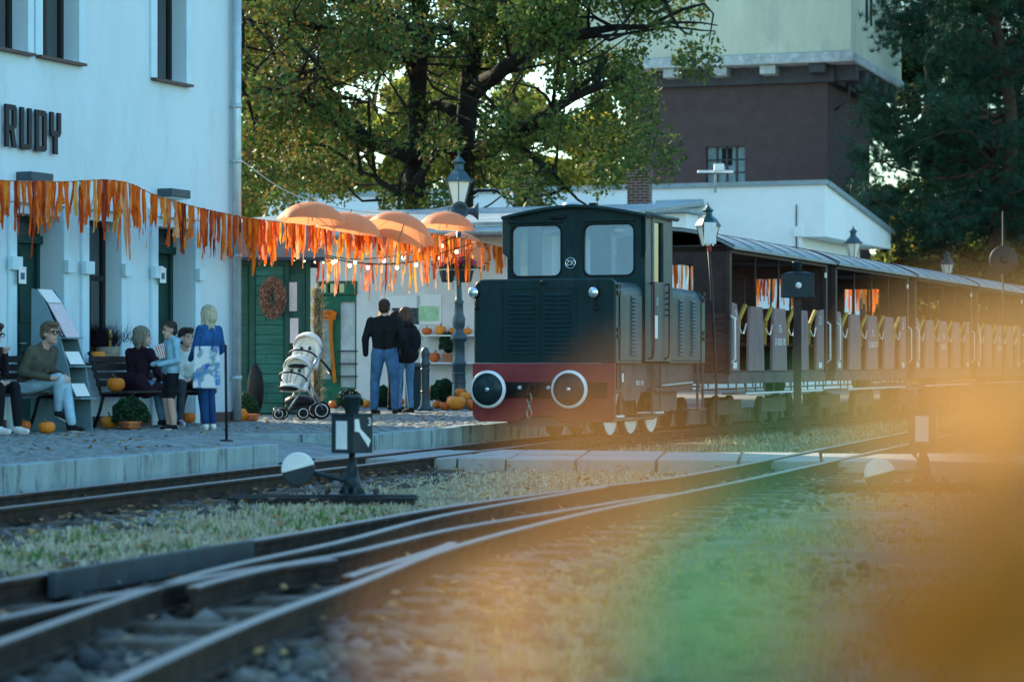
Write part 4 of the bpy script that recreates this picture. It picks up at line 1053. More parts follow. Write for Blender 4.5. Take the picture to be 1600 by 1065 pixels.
for i in range(3): MB().box(d1-.40, d1+.03, -.01, .018, PZ+.55+.24*i, PZ+.57+.24*i).build('pane_bar', M_dframe, dr)
lt = MB().plate([(d0-.02, dzt+.02), (d1+.02, dzt+.02), (d1+.02, dzt+.27), (d0-.02, dzt+.27)], [[(d0+.03+.19*i, dzt+.06), (d0+.18+.19*i, dzt+.06), (d0+.18+.19*i, dzt+.23), (d0+.03+.19*i, dzt+.23)] for i in range(3)], -.02, .06, 'xz').build('door_transom', M_bgreen, bw)
MB().box(d0, d1, .03, .04, dzt+.03, dzt+.26).build('pane', M_wglass, lt)
# posters and the toilet sign on the white wall
def onwall(name, lb, p0, p1, t0, b0, m, cat, extra=()):
    x0, x1, z1, z0 = BW.x(p0, 0), BW.x(p1, 0), BW.zx((p0+p1)/2, t0, 0), BW.zx((p0+p1)/2, b0, 0)
    o = MB().box(x0, x1, -.025, -.003, z0, z1).build(name, m); o.location = (BW.o.x, BW.o.y, 0); o.rotation_euler = (0, 0, -BW.a)
    for (n2, q0, q1, r0, r1, mm) in extra:
        MB().box(x0+(x1-x0)*q0, x0+(x1-x0)*q1, -.029, -.0255, z0+(z1-z0)*r0, z0+(z1-z0)*r1).build(n2, mm, o)
    return tag(o, lb, cat), (x0, x1, z0, z1)
M_paper = mat('poster_paper', (.74, .76, .75), .7, var=.04)
M_mapg = mat('map_green', (.36, .58, .36), .7, var=.25, scale=9)
M_photo = mat('photo_print', (.04, .06, .08), .5, var=.6, scale=16)
onwall('poster_board', 'large white notice board with dark photographs behind the couple', 595, 657, 462, 512, M_paper, 'notice board', (('photo', .30, .52, .1, .62, M_photo), ('photo', .56, .97, .1, .62, M_photo)))
onwall('map_poster', 'pale green map poster on the white wall', 652, 690, 460, 507, M_paper, 'poster', (('map', .06, .92, .12, .62, M_mapg),))
o, (x0, x1, z0, z1) = onwall('toilet_sign', 'small white sign with black lettering TOALETY behind the flower pot', 693, 735, 425, 440, M_paper, 'sign')
put('lettering', text_mesh('TOALETY', .155, .002), M_dframe, o, loc=((x0+x1)/2+.02, -.028, (z0+z1)/2), rot=(R(90), 0, 0), scale=(.82, 1, 1))
# display shelves against the wall
sh = thing('display_shelf', 'white wall shelf unit carrying rows of pumpkins', 'shelf', (BW.o.x, BW.o.y, 0), -BW.a)
sx0, sx1 = BW.x(655, -.35), BW.x(790, -.35)
SHZ = [BW.zx(690, 523, -.35), BW.zx(690, 566, -.35)]
for z in SHZ: MB().box(sx0, sx1, -.36, -.005, z-.025, z).build('shelf_board', M_paper, sh)
for x in (sx0+.02, (sx0+sx1)/2, sx1-.02): MB().box(x-.02, x+.02, -.30, -.26, PZ, SHZ[0]-.025).build('shelf_post', M_paper, sh)

# ------------------------------------------------------------------ green wooden hut
M_hut = mat('hut_green_board', (.032, .135, .115), .7, var=.3, scale=2.5, bump=.35, bscale=12, wear=(.02,.06,.05), wscale=3, wamt=.7, stretch=(.5, 1, 4))
M_hutd = mat('hut_dark_green_and_shade', (.02, .075, .062), .65, var=.25, scale=3)  # dark green of door and frame; also stands for shade at the left
HU = Fr((G(380, 648, PZ).x, G(380, 648, PZ).y), -0.11)
hut = thing('garden_hut', 'green board hut with a wreath and notices on its door', 'hut', (HU.o.x, HU.o.y, 0), -HU.a)
hx = lambda px: HU.x(px, 0)
hz = lambda px, py: HU.zx(px, py, 0)
H0, H1, HZ = -.9, hx(484), hz(430, 408)
MB().box(H0, H1, .03, 2.4, PZ, HZ).build('hut_body', M_hutd, hut)
b0, b1 = hx(399), hx(443)
n = 15; bh = (HZ-.08-PZ-.03)/n
for i in range(n):
    z = PZ+.03+bh*i; sp = b0 + (b1-b0)*(.38 if i % 2 else .62)
    if i % 4 == 1: MB().box(b0, sp-.003, -.006, .028, z+.004, z+bh-.004).build('board', M_hut, hut, bevel=.004); MB().box(sp+.003, b1, -.004, .028, z+.004, z+bh-.004).build('board', M_hut, hut, bevel=.004)
    else: MB().box(b0, b1, -.006+.003*(i % 2), .028, z+.004, z+bh-.004).build('board', M_hut, hut, bevel=.004)
    MB().box(H0, b0-.12, .004, .028, z+.004, z+bh-.004).build('board', M_hutd, hut)  # left boards in the darker green: shade painted into their colour
for a, c in ((hx(390), hx(398)), (b1+.01, b1+.09), (H1-.06, H1+.01)): MB().box(a, c, -.03, .028, PZ, HZ).build('corner_post', M_hutd, hut)
dh0, dh1, dhz = b1+.10, H1-.07, hz(460, 428)
hd = MB().box(dh0, dh1, -.01, .028, PZ+.03, dhz).build('hut_door', M_hutd, hut)
for z0, z1 in ((PZ+.1, PZ+1.05), (PZ+1.15, dhz-.08)): MB().box(dh0+.05, dh1-.05, -.022, -.011, z0, z1).build('door_panel', M_hutd, hd, bevel=.008)
MB().tube([(dh0+.04, -.01, PZ+1.08), (dh0+.04, -.06, PZ+1.08), (dh0+.04, -.06, PZ+.98)], .01, 6).build('handle', M_black, hd)
MB().add([(H0-.2, -.35, HZ+.0), (H1+.22, -.35, HZ), (H1+.22, 1.2, HZ+.62), (H0-.2, 1.2, HZ+.62), (H0-.2, -.35, HZ+.05), (H1+.22, -.35, HZ+.05), (H1+.22, 1.2, HZ+.67), (H0-.2, 1.2, HZ+.67)], [(3,2,1,0),(4,5,6,7),(0,1,5,4),(1,2,6,5),(2,3,7,6),(3,0,4,7)]).build('roof', mat('hut_felt', (.03,.04,.055), .85, var=.3), hut)
MB().add([(H0-.2, 1.2, HZ+.62), (H1+.22, 1.2, HZ+.62), (H1+.22, 2.8, HZ), (H0-.2, 2.8, HZ), (H0-.2, 1.2, HZ+.67), (H1+.22, 1.2, HZ+.67), (H1+.22, 2.8, HZ+.05), (H0-.2, 2.8, HZ+.05)], [(3,2,1,0),(4,5,6,7),(0,1,5,4),(1,2,6,5),(2,3,7,6),(3,0,4,7)]).build('roof', MATS['hut_felt'], hut)
M_pink = mat('pink_paper', (.62, .52, .56), .8, var=.12, scale=30)
for (p0, p1, t0, b_, lb) in ((451, 464, 441, 486, 'upper pink paper notice on the hut door'), (453, 466, 497, 536, 'lower pink paper notice on the hut door')):
    o = MB().box(hx(p0), hx(p1), -.030, -.0235, hz(458, b_), hz(458, t0)).build('paper_notice', M_pink); o.location = (HU.o.x, HU.o.y, 0); o.rotation_euler = (0, 0, -HU.a); tag(o, lb, 'notice', 'pink notices on the hut door')

# ------------------------------------------------------------------ street lamps
M_lampiron = mat('lamp_post_iron', (.02, .055, .07), .4, var=.2, scale=4, spec=.6)
M_lampglass = mat('opal_glass', (.80, .76, .66), .3, var=.04)
def make_lamp():
    t = thing('street_lamp', '', 'street lamp', group='old style lamps along the platform')
    b = MB().lathe([(.2, 0), (.2, .04), (.16, .07), (.15, .16), (.16, .2), (.125, .26), (.115, .75), (.135, .78), (.135, .82), (.11, .86), (.105, 1.18), (.14, 1.21), (.16, 1.24), (.15, 1.3), (.1, 1.34), (.085, 1.42), (.11, 1.47), (.115, 1.6), (.085, 1.68), (.075, 1.86), (.095, 1.9), (.06, 1.94), (.05, 2.2), (.045, 3.5)], 18)
    b.build('post', M_lampiron, t)
    for z in (.45, .6): MB().lathe([(.118, z), (.135, z+.02), (.118, z+.04)], 18, caps=False).build('post_ring', M_lampiron, t)
    MB().lathe([(.05, 3.5), (.10, 3.53), (.11, 3.6), (.06, 3.62)], 12).build('neck', M_lampiron, t)
    gl = MB().lathe([(.115, 3.62), (.225, 4.02)], 6, smooth=False).build('lantern_glass', M_lampglass, t)
    for i in range(6):
        a = i*math.pi/3; MB().bar((.117*math.cos(a), .117*math.sin(a), 3.61), (.23*math.cos(a), .23*math.sin(a), 4.03), .016).build('lantern_bar', M_lampiron, gl)
    MB().lathe([(.27, 4.02), (.265, 4.05), (.18, 4.16), (.10, 4.24), (.085, 4.34), (.13, 4.37), (.12, 4.39), (.05, 4.46), (.02, 4.48), (.025, 4.51), (.008, 4.56)], 6, smooth=False).build('lantern_cap', M_lampiron, t)
    for i in range(6):
        a = i*math.pi/3; MB().ell((.275*math.cos(a), .275*math.sin(a), 4.05), (.02, .02, .03), 6, 4).build('cap_knob', M_lampiron, t)
    return t
lamp0 = make_lamp()
LP = [(717, 45.5, 0), (1333, 75.8, .32), (1480, 91.4, .30)]
LL = ['street lamp with a flower basket and loudspeaker beside the locomotive', 'street lamp lantern rising in front of the white annex', 'small far street lamp lantern below the dark pine']
for i, ((px, Y, dz), lb) in enumerate(zip(LP, LL)):
    o = lamp0 if i == 0 else copy_tree(lamp0)
    o.location = ((px-800)/FPX*Y, Y, PZ+dz); o['label'] = lb; o.rotation_euler = (0, 0, .52 + .1*i)
LX, LY = (717-800)/FPX*45.5, 45.5
sp = thing('loudspeaker', 'grey horn loudspeakers clamped under the lamp lantern', 'loudspeaker', (LX, LY, 0))
M_spk = mat('speaker_blue_grey', (.06, .10, .13), .5, var=.2)
sz = P(720, 329, 45.3).z
MB().lathe([(.05, 0), (.06, -.1), (.10, -.2), (.155, -.26), (.16, -.25), (.10, -.18), (.03, -.12)], 18, (.02, -.06, sz), 'y', caps=False).ell((.02, -.16, sz), (.045, .05, .045)).build('horn', M_spk, sp)
MB().lathe([(.05, .05), (.06, .15), (.10, .24), (.155, .30), (.16, .29), (.08, .2)], 18, (.05, 0, sz), 'x', caps=False).ell((.1, 0, sz), (.1, .09, .09)).build('horn', M_spk, sp)
MB().box(-.05, .12, -.05, .05, sz-.08, sz+.08).build('bracket', M_spk, sp)
# flower basket on the first lamp
fb = thing('flower_basket', 'pots of pink flowers fixed to the lamp post', 'flower basket', (LX, LY, 0))
zb = P(720, 440, 45).z
for x in (-.20, .12):
    MB().lathe([(.10, zb), (.15, zb+.2), (.16, zb+.21), (.14, zb+.2)], 16, (x, -.18, 0)).build('pot', M_lampiron, fb)
r = np.random.default_rng(3); n = 900
c = np.stack([r.normal(-.04, .17, n), r.normal(-.18, .1, n), zb+.24+np.abs(r.normal(0, .08, n))], -1)
def leafquads(c, s, r):
    n = len(c); d1 = r.normal(size=(n,3)); d1 /= np.linalg.norm(d1, axis=1, keepdims=True); d2 = r.normal(size=(n,3)); d2 -= (d1*d2).sum(1, keepdims=True)*d1; d2 /= np.linalg.norm(d2, axis=1, keepdims=True)
    s = np.broadcast_to(np.asarray(s), (n,))[:, None]
    return np.stack([c-d1*s, c-d2*s*.55, c+d1*s, c+d2*s*.55], 1)
quads('leaves', leafquads(c[:500], .035, r), leafmat('basket_leaf', [(.03,.07,.02), (.07,.12,.03)], .3), fb)
quads('blossom', leafquads(c[500:]+[0,-.02,.03], .035, r), leafmat('pink_petals', [(.35,.02,.12), (.5,.04,.22), (.25,.01,.08)], .3), fb)
MB().tube([(-.25, -.05, zb+.05), (.2, -.05, zb+.05)], .012, 6).tube([(-.1, -.16, zb), (-.1, -.16, zb-.12)], .006, 6).build('bracket', M_lampiron, fb)
# ------------------------------------------------------------------ trees
def limb(mb, a, b, r0, r1, r, bend=.12, n=6):
    a, b = Vector(a), Vector(b); L = (b-a).length; pts, rs = [], []
    o = Vector(r.normal(size=3))*L*bend
    for i in range(n+1):
        t = i/n; pts.append(a.lerp(b, t) + o*math.sin(math.pi*t) + Vector(r.normal(size=3))*L*.015); rs.append(r0 + (r1-r0)*t)
    mb.tube(pts, rs, 7); return pts
def crown_leaves(centers, radii, n, size, r, squash=.75, drop=.0):
    k = len(centers); C = np.array(centers); Rr = np.array(radii)
    w_ = Rr**2; idx = r.choice(k, n, p=w_/w_.sum())
    d = r.normal(size=(n,3)); d /= np.linalg.norm(d, axis=1, keepdims=True)
    rad = Rr[idx]*(.35+.65*r.random(n)**.45)
    p = C[idx] + d*rad[:,None]*np.array([1,1,squash]); p[:,2] -= drop*r.random(n)
    return p
def tree(name, label, cat_group, base, H, spread, trunk_r, cols, nleaf, lsize, seed, forks=1, crown_z=.35, limbs=9, clumps=40, trans=.58, bark=(.03,.026,.022), lean=(0, 0), crop=None):
    r = np.random.default_rng(seed)
    t = thing(name, label, 'tree', base, 0, cat_group)
    tb = MB(); tips = []
    for f in range(forks):
        ang = r.uniform(0, 6.28); off = (0 if forks == 1 else (.25+.12*f))
        x0, y0 = math.cos(ang)*off*.4, math.sin(ang)*off*.4
        top = Vector((lean[0] + math.cos(ang)*spread*.12*(forks > 1), lean[1] + math.sin(ang)*spread*.12*(forks > 1), H*.82))
        pts = limb(tb, (x0, y0, -.1), top, trunk_r, trunk_r*.25, r, .04, 12)
        for i in range(limbs):
            z = .18 + crown_z*.5 + (1-crown_z*.5-.2)*i/limbs; q = pts[min(len(pts)-2, int(z*len(pts)))]
            a = r.uniform(0, 6.28); L = spread*(.55+.4*r.random())*(1-.45*abs(z-.5))
            e = q + Vector((math.cos(a)*L, math.sin(a)*L, L*(.05+.45*r.random())))
            lp = limb(tb, q, e, trunk_r*.38*(1.15-z), trunk_r*.07, r, .16, 7)
            tips += [lp[-1], lp[-2], lp[4]]
            for s in range(3):
                q2 = lp[2+s]; a2 = a + r.uniform(-1.1, 1.1); L2 = L*.45*r.uniform(.5, 1)
                e2 = q2 + Vector((math.cos(a2)*L2, math.sin(a2)*L2, L2*r.uniform(-.25, .6)))
                limb(tb, q2, e2, trunk_r*.12, trunk_r*.03, r, .15, 4); tips.append(e2)
        tips.append(pts[-1])
    tb.build('trunk', mat('bark_%.3f' % bark[0], bark, .95, var=.4, scale=4, bump=.8, bscale=14), t)
    C = [tuple(p) for p in tips]
    for i in range(clumps):
        a = r.uniform(0, 6.28); rr = spread*math.sqrt(r.random()); z = H*(crown_z + (1-crown_z)*r.random())
        s = math.sqrt(max(.05, 1-((z/H-.62)/.45)**2)); C.append((math.cos(a)*rr*s, math.sin(a)*rr*s, z))
    rad = [spread*r.uniform(.10, .24) for _ in C]
    p = crown_leaves(C, rad, nleaf, lsize, r)
    if crop is not None: p = p[crop(p, r)]
    sz = lsize*r.uniform(.55, 1.3, len(p))
    quads('crown', leafquads(p, sz, r), leafmat(name+'_%d_leaf' % seed, cols, trans), t)
    return t
CH = [(.03,.065,.016), (.055,.105,.024), (.095,.15,.032), (.16,.18,.04), (.12,.075,.02), (.16,.085,.02)]
LIT = [(.22,.28,.04), (.42,.42,.07), (.60,.50,.08), (.16,.24,.04), (.62,.45,.07)]  # yellow tones lightened to look sunlit: sunlight put into the leaf colour
OLV = [(.07,.12,.025), (.16,.21,.04), (.28,.30,.06), (.11,.15,.035), (.36,.31,.07)]
DK = [(.010,.022,.010), (.02,.04,.014), (.035,.055,.018), (.06,.07,.02)]
GT = 'trees behind the station yard'
# great chestnut: two stems, heavy low limbs
def chestnut():
    r = np.random.default_rng(21); Yc = 66.0
    t = thing('chestnut_tree', 'large twin stemmed chestnut with browning leaves behind the umbrellas', 'tree', (P(690, 640, Yc).x, Yc, 0), 0)
    ox = t.location.x
    def L(px, py, dy=0): v = P(px, py, Yc+dy); return Vector((v.x-ox, dy, v.z))
    tb = MB(); tips = []
    def run(pts, r0, r1):
        q = spline(pts, .7); n = len(q)
        for i in range(len(q)): q[i] = q[i] + Vector(r.normal(size=3))*.05
        tb.tube(q, [(r0+(r1-r0)*i/(n-1))*.85 for i in range(n)], 9); return q
    base1, base2 = Vector((L(655, 560).x, .3, 0)), Vector((L(722, 560).x, -.3, 0))
    runs = [run([base1, L(650, 400), L(648, 260), L(650, 150), L(655, 40), L(650, -90)], .46, .18),
            run([base2, L(725, 420), L(722, 260), L(732, 160), L(742, 60), L(745, -90)], .52, .2),
            run([L(650, 245), L(600, 225, -1.5), L(540, 200, -3), L(490, 165, -4), L(478, 150, -4.2)], .32, .1),
            run([L(485, 160, -4), L(470, 140, -4), L(400, 138, -4.5), L(340, 120, -5)], .2, .05),
            run([L(560, 205, -2.5), L(520, 150, -3), L(490, 118, -3), L(440, 120, -3.5)], .2, .05),
            run([L(722, 250), L(690, 230, -1), L(640, 300, -1.5)], .25, .08),
            run([L(650, 130), L(670, 60, -1), L(700, 45, -2), L(725, 70, -2)], .2, .06),
            run([L(725, 235), L(790, 220, -2), L(840, 190, -3), L(900, 150, -4), L(980, 120, -5)], .34, .08),
            run([L(740, 150), L(800, 100, -2), L(880, 60, -3), L(1010, 40, -4)], .3, .07),
            run([L(728, 190), L(680, 160, 1), L(650, 190, 1)], .22, .1),
            run([L(655, 60), L(600, 20, -2), L(520, -10, -3), L(420, -30, -3)], .25, .07),
            run([L(652, 100), L(560, 60, -3), L(470, 40, -4), L(390, 30, -5)], .22, .05),
            run([L(745, 20), L(840, -20, -2), L(960, -30, -4), L(1040, 0, -5)], .26, .07),
            run([L(655, 320), L(600, 290, -2), L(560, 270, -3)], .14, .04), run([L(800, 215, -2), L(850, 260, -3), L(880, 290, -3)], .12, .03)]
    for q in runs:
        for i in range(2, len(q)):
            if q[i].z > 4: tips.append(q[i])
            for s in range(2):
                e = q[i] + Vector((r.normal(0, 1.2), r.normal(-.3, 1.5), r.normal(-.1, .8)))
                if e.z > 4.5: limb(tb, q[i], e, .05, .015, r, .2, 4); tips.append(e)
    tb.build('trunk', mat('chestnut_bark', (.018, .016, .014), .95, var=.4, scale=3, bump=.8, bscale=10), t)
    C, rad = [], []
    # leaf clumps follow the outline in the photograph's crown: dense above, ragged towards its right end
    for i in range(430):
        px, py = r.uniform(330, 1095), r.uniform(-120, 335)
        lim = 335 if px < 720 else (330 - (px-720)*.18 if px < 1000 else 250 - (px-1000)*1.3)
        edge = 1.0 if py < lim - 120 else max(0, (lim-py)/120)
        dens = .55 if py < 100 else (.30 if px > 560 else .30)
        if 900 < px and py > 200: dens = .8
        if r.random() > dens*max(.15, edge) or py > lim: continue
        trunk_near = (abs(px-650) < 26 or abs(px-730) < 32) and py > -20
        dy_ = r.uniform(1.2, 5.5) if trunk_near else r.uniform(-6, 5)
        if trunk_near and r.random() < .5: continue
        C.append(tuple(L(px, py, dy_))); rad.append(r.uniform(.35, .95))
    for q in tips:
        if r.random() < .28: C.append(tuple(q)); rad.append(r.uniform(.3, .65))
    p = crown_leaves(C, rad, 80000, .2, r, .8, .5)
    d = leafquads(p,  .07*r.uniform(.6, 1.4, len(p)), r)
    px = p[:,0]
    warm = r.random(len(p)) < np.clip(.42 - (px+ox+6)*.05, .05, .6)
    quads('crown', d[~warm], leafmat('chestnut_leaf', CH[:4], .35), t)
    quads('browned_leaves', d[warm], leafmat('chestnut_brown_leaf', [(.07,.09,.02), (.13,.11,.025), (.19,.12,.03), (.11,.075,.02)], .45), t)
chestnut()
def at(px, Y): return ((px-800)/FPX*Y, Y, 0)
tree('lime_tree', 'yellow lit tree seen past the chestnut beside the tower shaft', GT, at(935, 104), 13, 3.6, .25, LIT, 26000, .15, 31, crown_z=.15)
tree('lime_tree', 'golden green tree low behind the orange umbrellas', GT, at(470, 100), 14, 4.2, .28, LIT+OLV[:2], 30000, .15, 32, crown_z=.12)
tree('ash_tree', 'olive green tree between the station corner and the chestnut', GT, at(395, 92), 17, 4.6, .3, OLV, 30000, .15, 33, crown_z=.12)
tree('ash_tree', 'olive tree filling the gap behind the chestnut stems', GT, at(600, 108), 18, 5.4, .3, OLV+LIT[:2], 34000, .16, 34, crown_z=.1)
tree('ash_tree', 'green tree behind the right limb of the chestnut', GT, at(800, 112), 19, 5.2, .3, OLV, 34000, .16, 35, crown_z=.1)
tree('oak_tree', 'tall dark tree rising behind the water tower corner', GT, at(1455, 118), 22, 5.5, .5, DK+OLV[:1], 40000, .17, 36, crown_z=.22)
tree('oak_tree', 'dark tall tree at the far end of the train', GT, at(1600, 122), 24, 6.5, .5, DK, 36000, .17, 37, crown_z=.12)
tree('maple_tree', 'yellow flecked bushy tree above the coach roofs', GT, at(1440, 106), 7.5, 3.2, .2, DK+OLV[:3]+[(.4,.26,.04)], 24000, .13, 38, crown_z=.05)
tree('maple_tree', 'dull green bushy tree behind the far street lamp', GT, at(1555, 110), 7.0, 3.6, .2, DK+OLV[:2], 24000, .13, 39, crown_z=.05)
# pine with blue green needle tufts
def pine(px=1545, Y=88, seed=44, label='dark blue green pine reaching over the annex roof', nb=64):
    r = np.random.default_rng(seed); b = at(px, Y); t = thing('pine_tree', label, 'tree', b, 0, 'dark pines behind the train')
    tb = MB(); limb(tb, (0, 0, -.1), (.3, 0, 19), .36, .1, r, .02, 10); tufts = []
    for i in range(nb):
        z = 5.2 + 12*r.random(); a = r.uniform(0, 6.28) if i % 3 else r.uniform(2.3, 4.0)
        Lm = (5.0 - .22*(z-6))*r.uniform(.55, 1.0); e = Vector((math.cos(a)*Lm, math.sin(a)*Lm, z + Lm*r.uniform(-.08, .22)))
        lp = limb(tb, (.1, 0, z), e, .1, .02, r, .1, 6)
        for q in lp[2:]:
            for s in range(16): tufts.append(np.array(q) + r.normal(size=3)*[.5,.5,.32])
        for s in range(22): tufts.append(np.array(e) + r.normal(size=3)*[.45,.45,.35])
    tb.build('trunk', mat('pine_bark', (.06, .035, .025), .9, var=.3), t)
    T = np.array(tufts); n = 36; N_ = len(T)
    d = r.normal(size=(N_, n, 3)); d[...,2] += .7; d /= np.linalg.norm(d, axis=-1, keepdims=True)
    L = r.uniform(.16, .34, (N_, n, 1)); s = r.normal(size=(N_, n, 3)); s -= (s*d).sum(-1, keepdims=True)*d; s /= np.linalg.norm(s, axis=-1, keepdims=True)
    o = T[:,None,:]; V = np.stack([o - s*.011, o + s*.011, o + d*L], 2).reshape(-1, 3, 3)
    m = mat('pine_needles', (.010, .045, .026), .6, var=.5, scale=.9, col2=(.028, .085, .046))
    quads('needles', V, m, t)
pine()
pine(1625, 99, 45, 'second dark pine at the picture edge behind the train', 60)
# far wood closing the view behind everything
r = np.random.default_rng(50); n = 60000
X = r.uniform(-45, 52, n); Yd = r.uniform(128, 140, n); hh = 6.5 + 2*np.sin(X*.33) + 2*np.sin(X*.13+1) + 1.4*np.sin(X*.9)
p = np.stack([X, Yd, hh*r.random(n)**.8], -1)
quads('far_wood', leafquads(p, .34*r.uniform(.6, 1.3, n), r), leafmat('far_wood_leaf', [(.03,.05,.015), (.08,.09,.02), (.14,.13,.03), (.05,.06,.02)], .45))
tag(bpy.data.objects['far_wood'], 'distant olive wood closing the view behind the yard', 'wood', kind='stuff')
# ------------------------------------------------------------------ ribbon garlands
RIBC = [(.80,.14,.012), (.90,.22,.02), (.60,.085,.016), (.92,.33,.03), (.36,.045,.016), (.85,.17,.016), (.92,.42,.20), (.95,.40,.05), (.82,.25,.11), (.28,.045,.022)]
def ribmat(i, c):
    m = mat('ribbon_cloth_%d' % i, c, .55, var=.25, scale=7, stretch=(1, 1, .6)); 
    N = m.node_tree.nodes; L = m.node_tree.links; b = N['Principled BSDF']; o = N['Material Output']
    t = N.new('ShaderNodeBsdfTranslucent'); t.inputs['Color'].default_value = lin(c); mx = N.new('ShaderNodeMixShader'); mx.inputs['Fac'].default_value = .35
    L.new(b.outputs['BSDF'], mx.inputs[1]); L.new(t.outputs['BSDF'], mx.inputs[2]); L.new(mx.outputs['Shader'], o.inputs['Surface']); return m
RIBM = [ribmat(i, c) for i, c in enumerate(RIBC)]
def ribbon_mesh(seed):
    r = np.random.default_rng(seed); mb = MB()
    for strand in range(2):                                     # folded over the string: a front and a back fall
        n = 9; L = 1.0*r.uniform(.55, 1.0) if strand else 1.0; w_ = .024*r.uniform(.8, 1.5); ph = r.uniform(0, 6.28, 3); sx = r.uniform(-.05, .05); y0 = -.008 if strand else .008
        if seed % 4 == 0 and strand: w_ *= .35
        vs = []
        for i in range(n+1):
            t = i/n; x = sx*t + .010*math.sin(4*t+ph[0]); y = y0 + .022*math.sin(5*t+ph[1])*t; tw = .95*math.sin(4*t+ph[2])
            ww = w_*(1 - .25*t); dx, dy = math.cos(tw)*ww, math.sin(tw)*ww
            vs += [(x-dx, y-dy, -L*t), (x+dx, y+dy, -L*t + (.03 if i == n else 0))]
        mb.add(vs, [(2*i, 2*i+1, 2*i+3, 2*i+2) for i in range(n)], True)
    mb.box(-.025, .025, -.010, .010, -.012, .012)
    me = mb.mesh('ribbon'); me.materials.append(RIBM[0]); return me
RMESH = [ribbon_mesh(i) for i in range(16)]
M_string = mat('garland_string', (.25, .2, .15), .8)
def garland(label, ctrl, step, lens, seed, skip=None, pale=0):
    r = np.random.default_rng(seed)
    pts = spline([P(a, b, Y) for a, b, Y in ctrl], .3)
    t = thing('ribbon_garland', label, 'garland', group='orange ribbon garlands')
    MB().tube(pts, .006, 5).build('string', M_string, t)
    acc = 0
    for i in range(1, len(pts)):
        sg = pts[i]-pts[i-1]; L = sg.length; u = step - acc
        while u <= L:
            p = pts[i-1] + sg*(u/L); px = 800 + FPX*p.x/p.y
            if not (skip and skip(px)):
                sc = r.uniform(*lens) * (1.5 if r.random() < .10 else 1) * (.78 if 430 < px < 800 else 1)
                w_ = r.uniform(.35, 1.05)
                k = int(r.choice(10, p=[.18,.18,.10,.09,.06,.16,.07,.05,.07,.04])) if r.random() > pale else int(r.choice([3, 6, 7, 8]))
                inst('ribbon', RMESH[int(r.integers(0, 16))], t, p, (0, r.normal(0, .03), -math.atan2(sg.x, sg.y)*.3 + r.normal(0, .35)), (w_, 1, sc), RIBM[k])
            u += step*(r.uniform(.25, .8) if r.random() < .72 else r.uniform(1.3, 3.2))
        acc = L - (u - step) if u > L else 0
        acc = max(0, min(step*.9, acc)) if step > L else max(0, L-(u-step))
    return t
garland('longest garland of orange ribbons strung from the station front to the lamp', [(-80,279,27.4), (0,282,28.3), (100,284,29.8), (165,281,30.8), (200,286,31.4), (225,297,31.8), (240,304,32), (300,322,33), (375,338,34.6), (430,346,35.8), (520,353,37.5), (600,357,39), (680,366,43), (740,376,46.3), (790,388,47.2)], .056, (.36, .66), 1, skip=lambda x: 226 < x < 237)
garland('lower garland of ribbons hanging below the string of bulbs', [(484,400,43.0), (540,408,43.2), (600,412,43.6), (660,406,44.0), (720,392,44.4), (765,384,44.8)], .15, (.45, .85), 2)
garland('inner garland of pale ribbons against the white shop wall', [(490,370,44.5), (560,378,44.8), (640,380,45.2), (720,372,45.4)], .26, (.7, 1.2), 3, pale=.6)
garland('far garland of ribbons seen through the open coaches', [(1030,388,53), (1100,398,55), (1160,402,57), (1230,408,60), (1330,420,65), (1420,440,70)], .07, (.7, 1.15), 4)
# ------------------------------------------------------------------ bulb strings and wires
M_bulb = glow('warm_bulb', (1.0, .72, .38), 2.0)
M_cord = mat('black_cord', (.012, .012, .013), .7)
def bulbs(label, ctrl, n, rad, drop, cat='string lights'):
    pts = spline([P(a, b, Y) for a, b, Y in ctrl], .15); t = thing('bulb_string', label, cat, group='bulb strings over the yard')
    MB().tube(pts, .008, 5).build('cord', M_cord, t)
    me = MB().ell((0, 0, -drop-rad), (rad, rad, rad*1.25), 10, 7).mesh('bulb'); me.materials.append(M_bulb)
    so = MB().lathe([(rad*.5, -drop-rad*.2), (rad*.55, 0)], 8).mesh('socket'); so.materials.append(M_cord)
    for i in range(n):
        p = pts[int((i+.5)/n*(len(pts)-1))]; b = inst('bulb', me, t, p); inst('socket', so, b)
bulbs('upper black bulb string crossing above the couple', [(478,392,42.8), (540,404,43), (600,402,43.2), (660,390,43.4), (720,366,43.6)], 7, .028, .03)
bulbs('lower black bulb string sagging over the green door', [(478,394,42.6), (520,404,42.8), (560,411,43), (605,413,43), (650,408,43.2), (700,392,43.4), (740,380,43.6)], 8, .030, .03)
bulbs('fairy lights draped along the hut eaves', [(372,390,40.2), (400,400,40), (430,400,39.9), (460,404,39.8), (492,408,39.8), (518,408,39.8)], 24, .012, .005)
for i, (ctrl, lb) in enumerate((([(376,250,36), (450,300,39), (535,326,42), (620,333,44), (715,322,45.4)], 'slack wire from the station corner to the lamp'), ([(560,338,43), (640,334,44), (717,319,45.4)], 'short wire holding the umbrellas to the lamp'))):
    o = MB().tube(spline([P(*c) for c in ctrl], .4), .008, 5).build('overhead_wire', mat('wire_grey', (.4,.42,.42), .6)); tag(o, lb, 'wire', 'overhead wires')
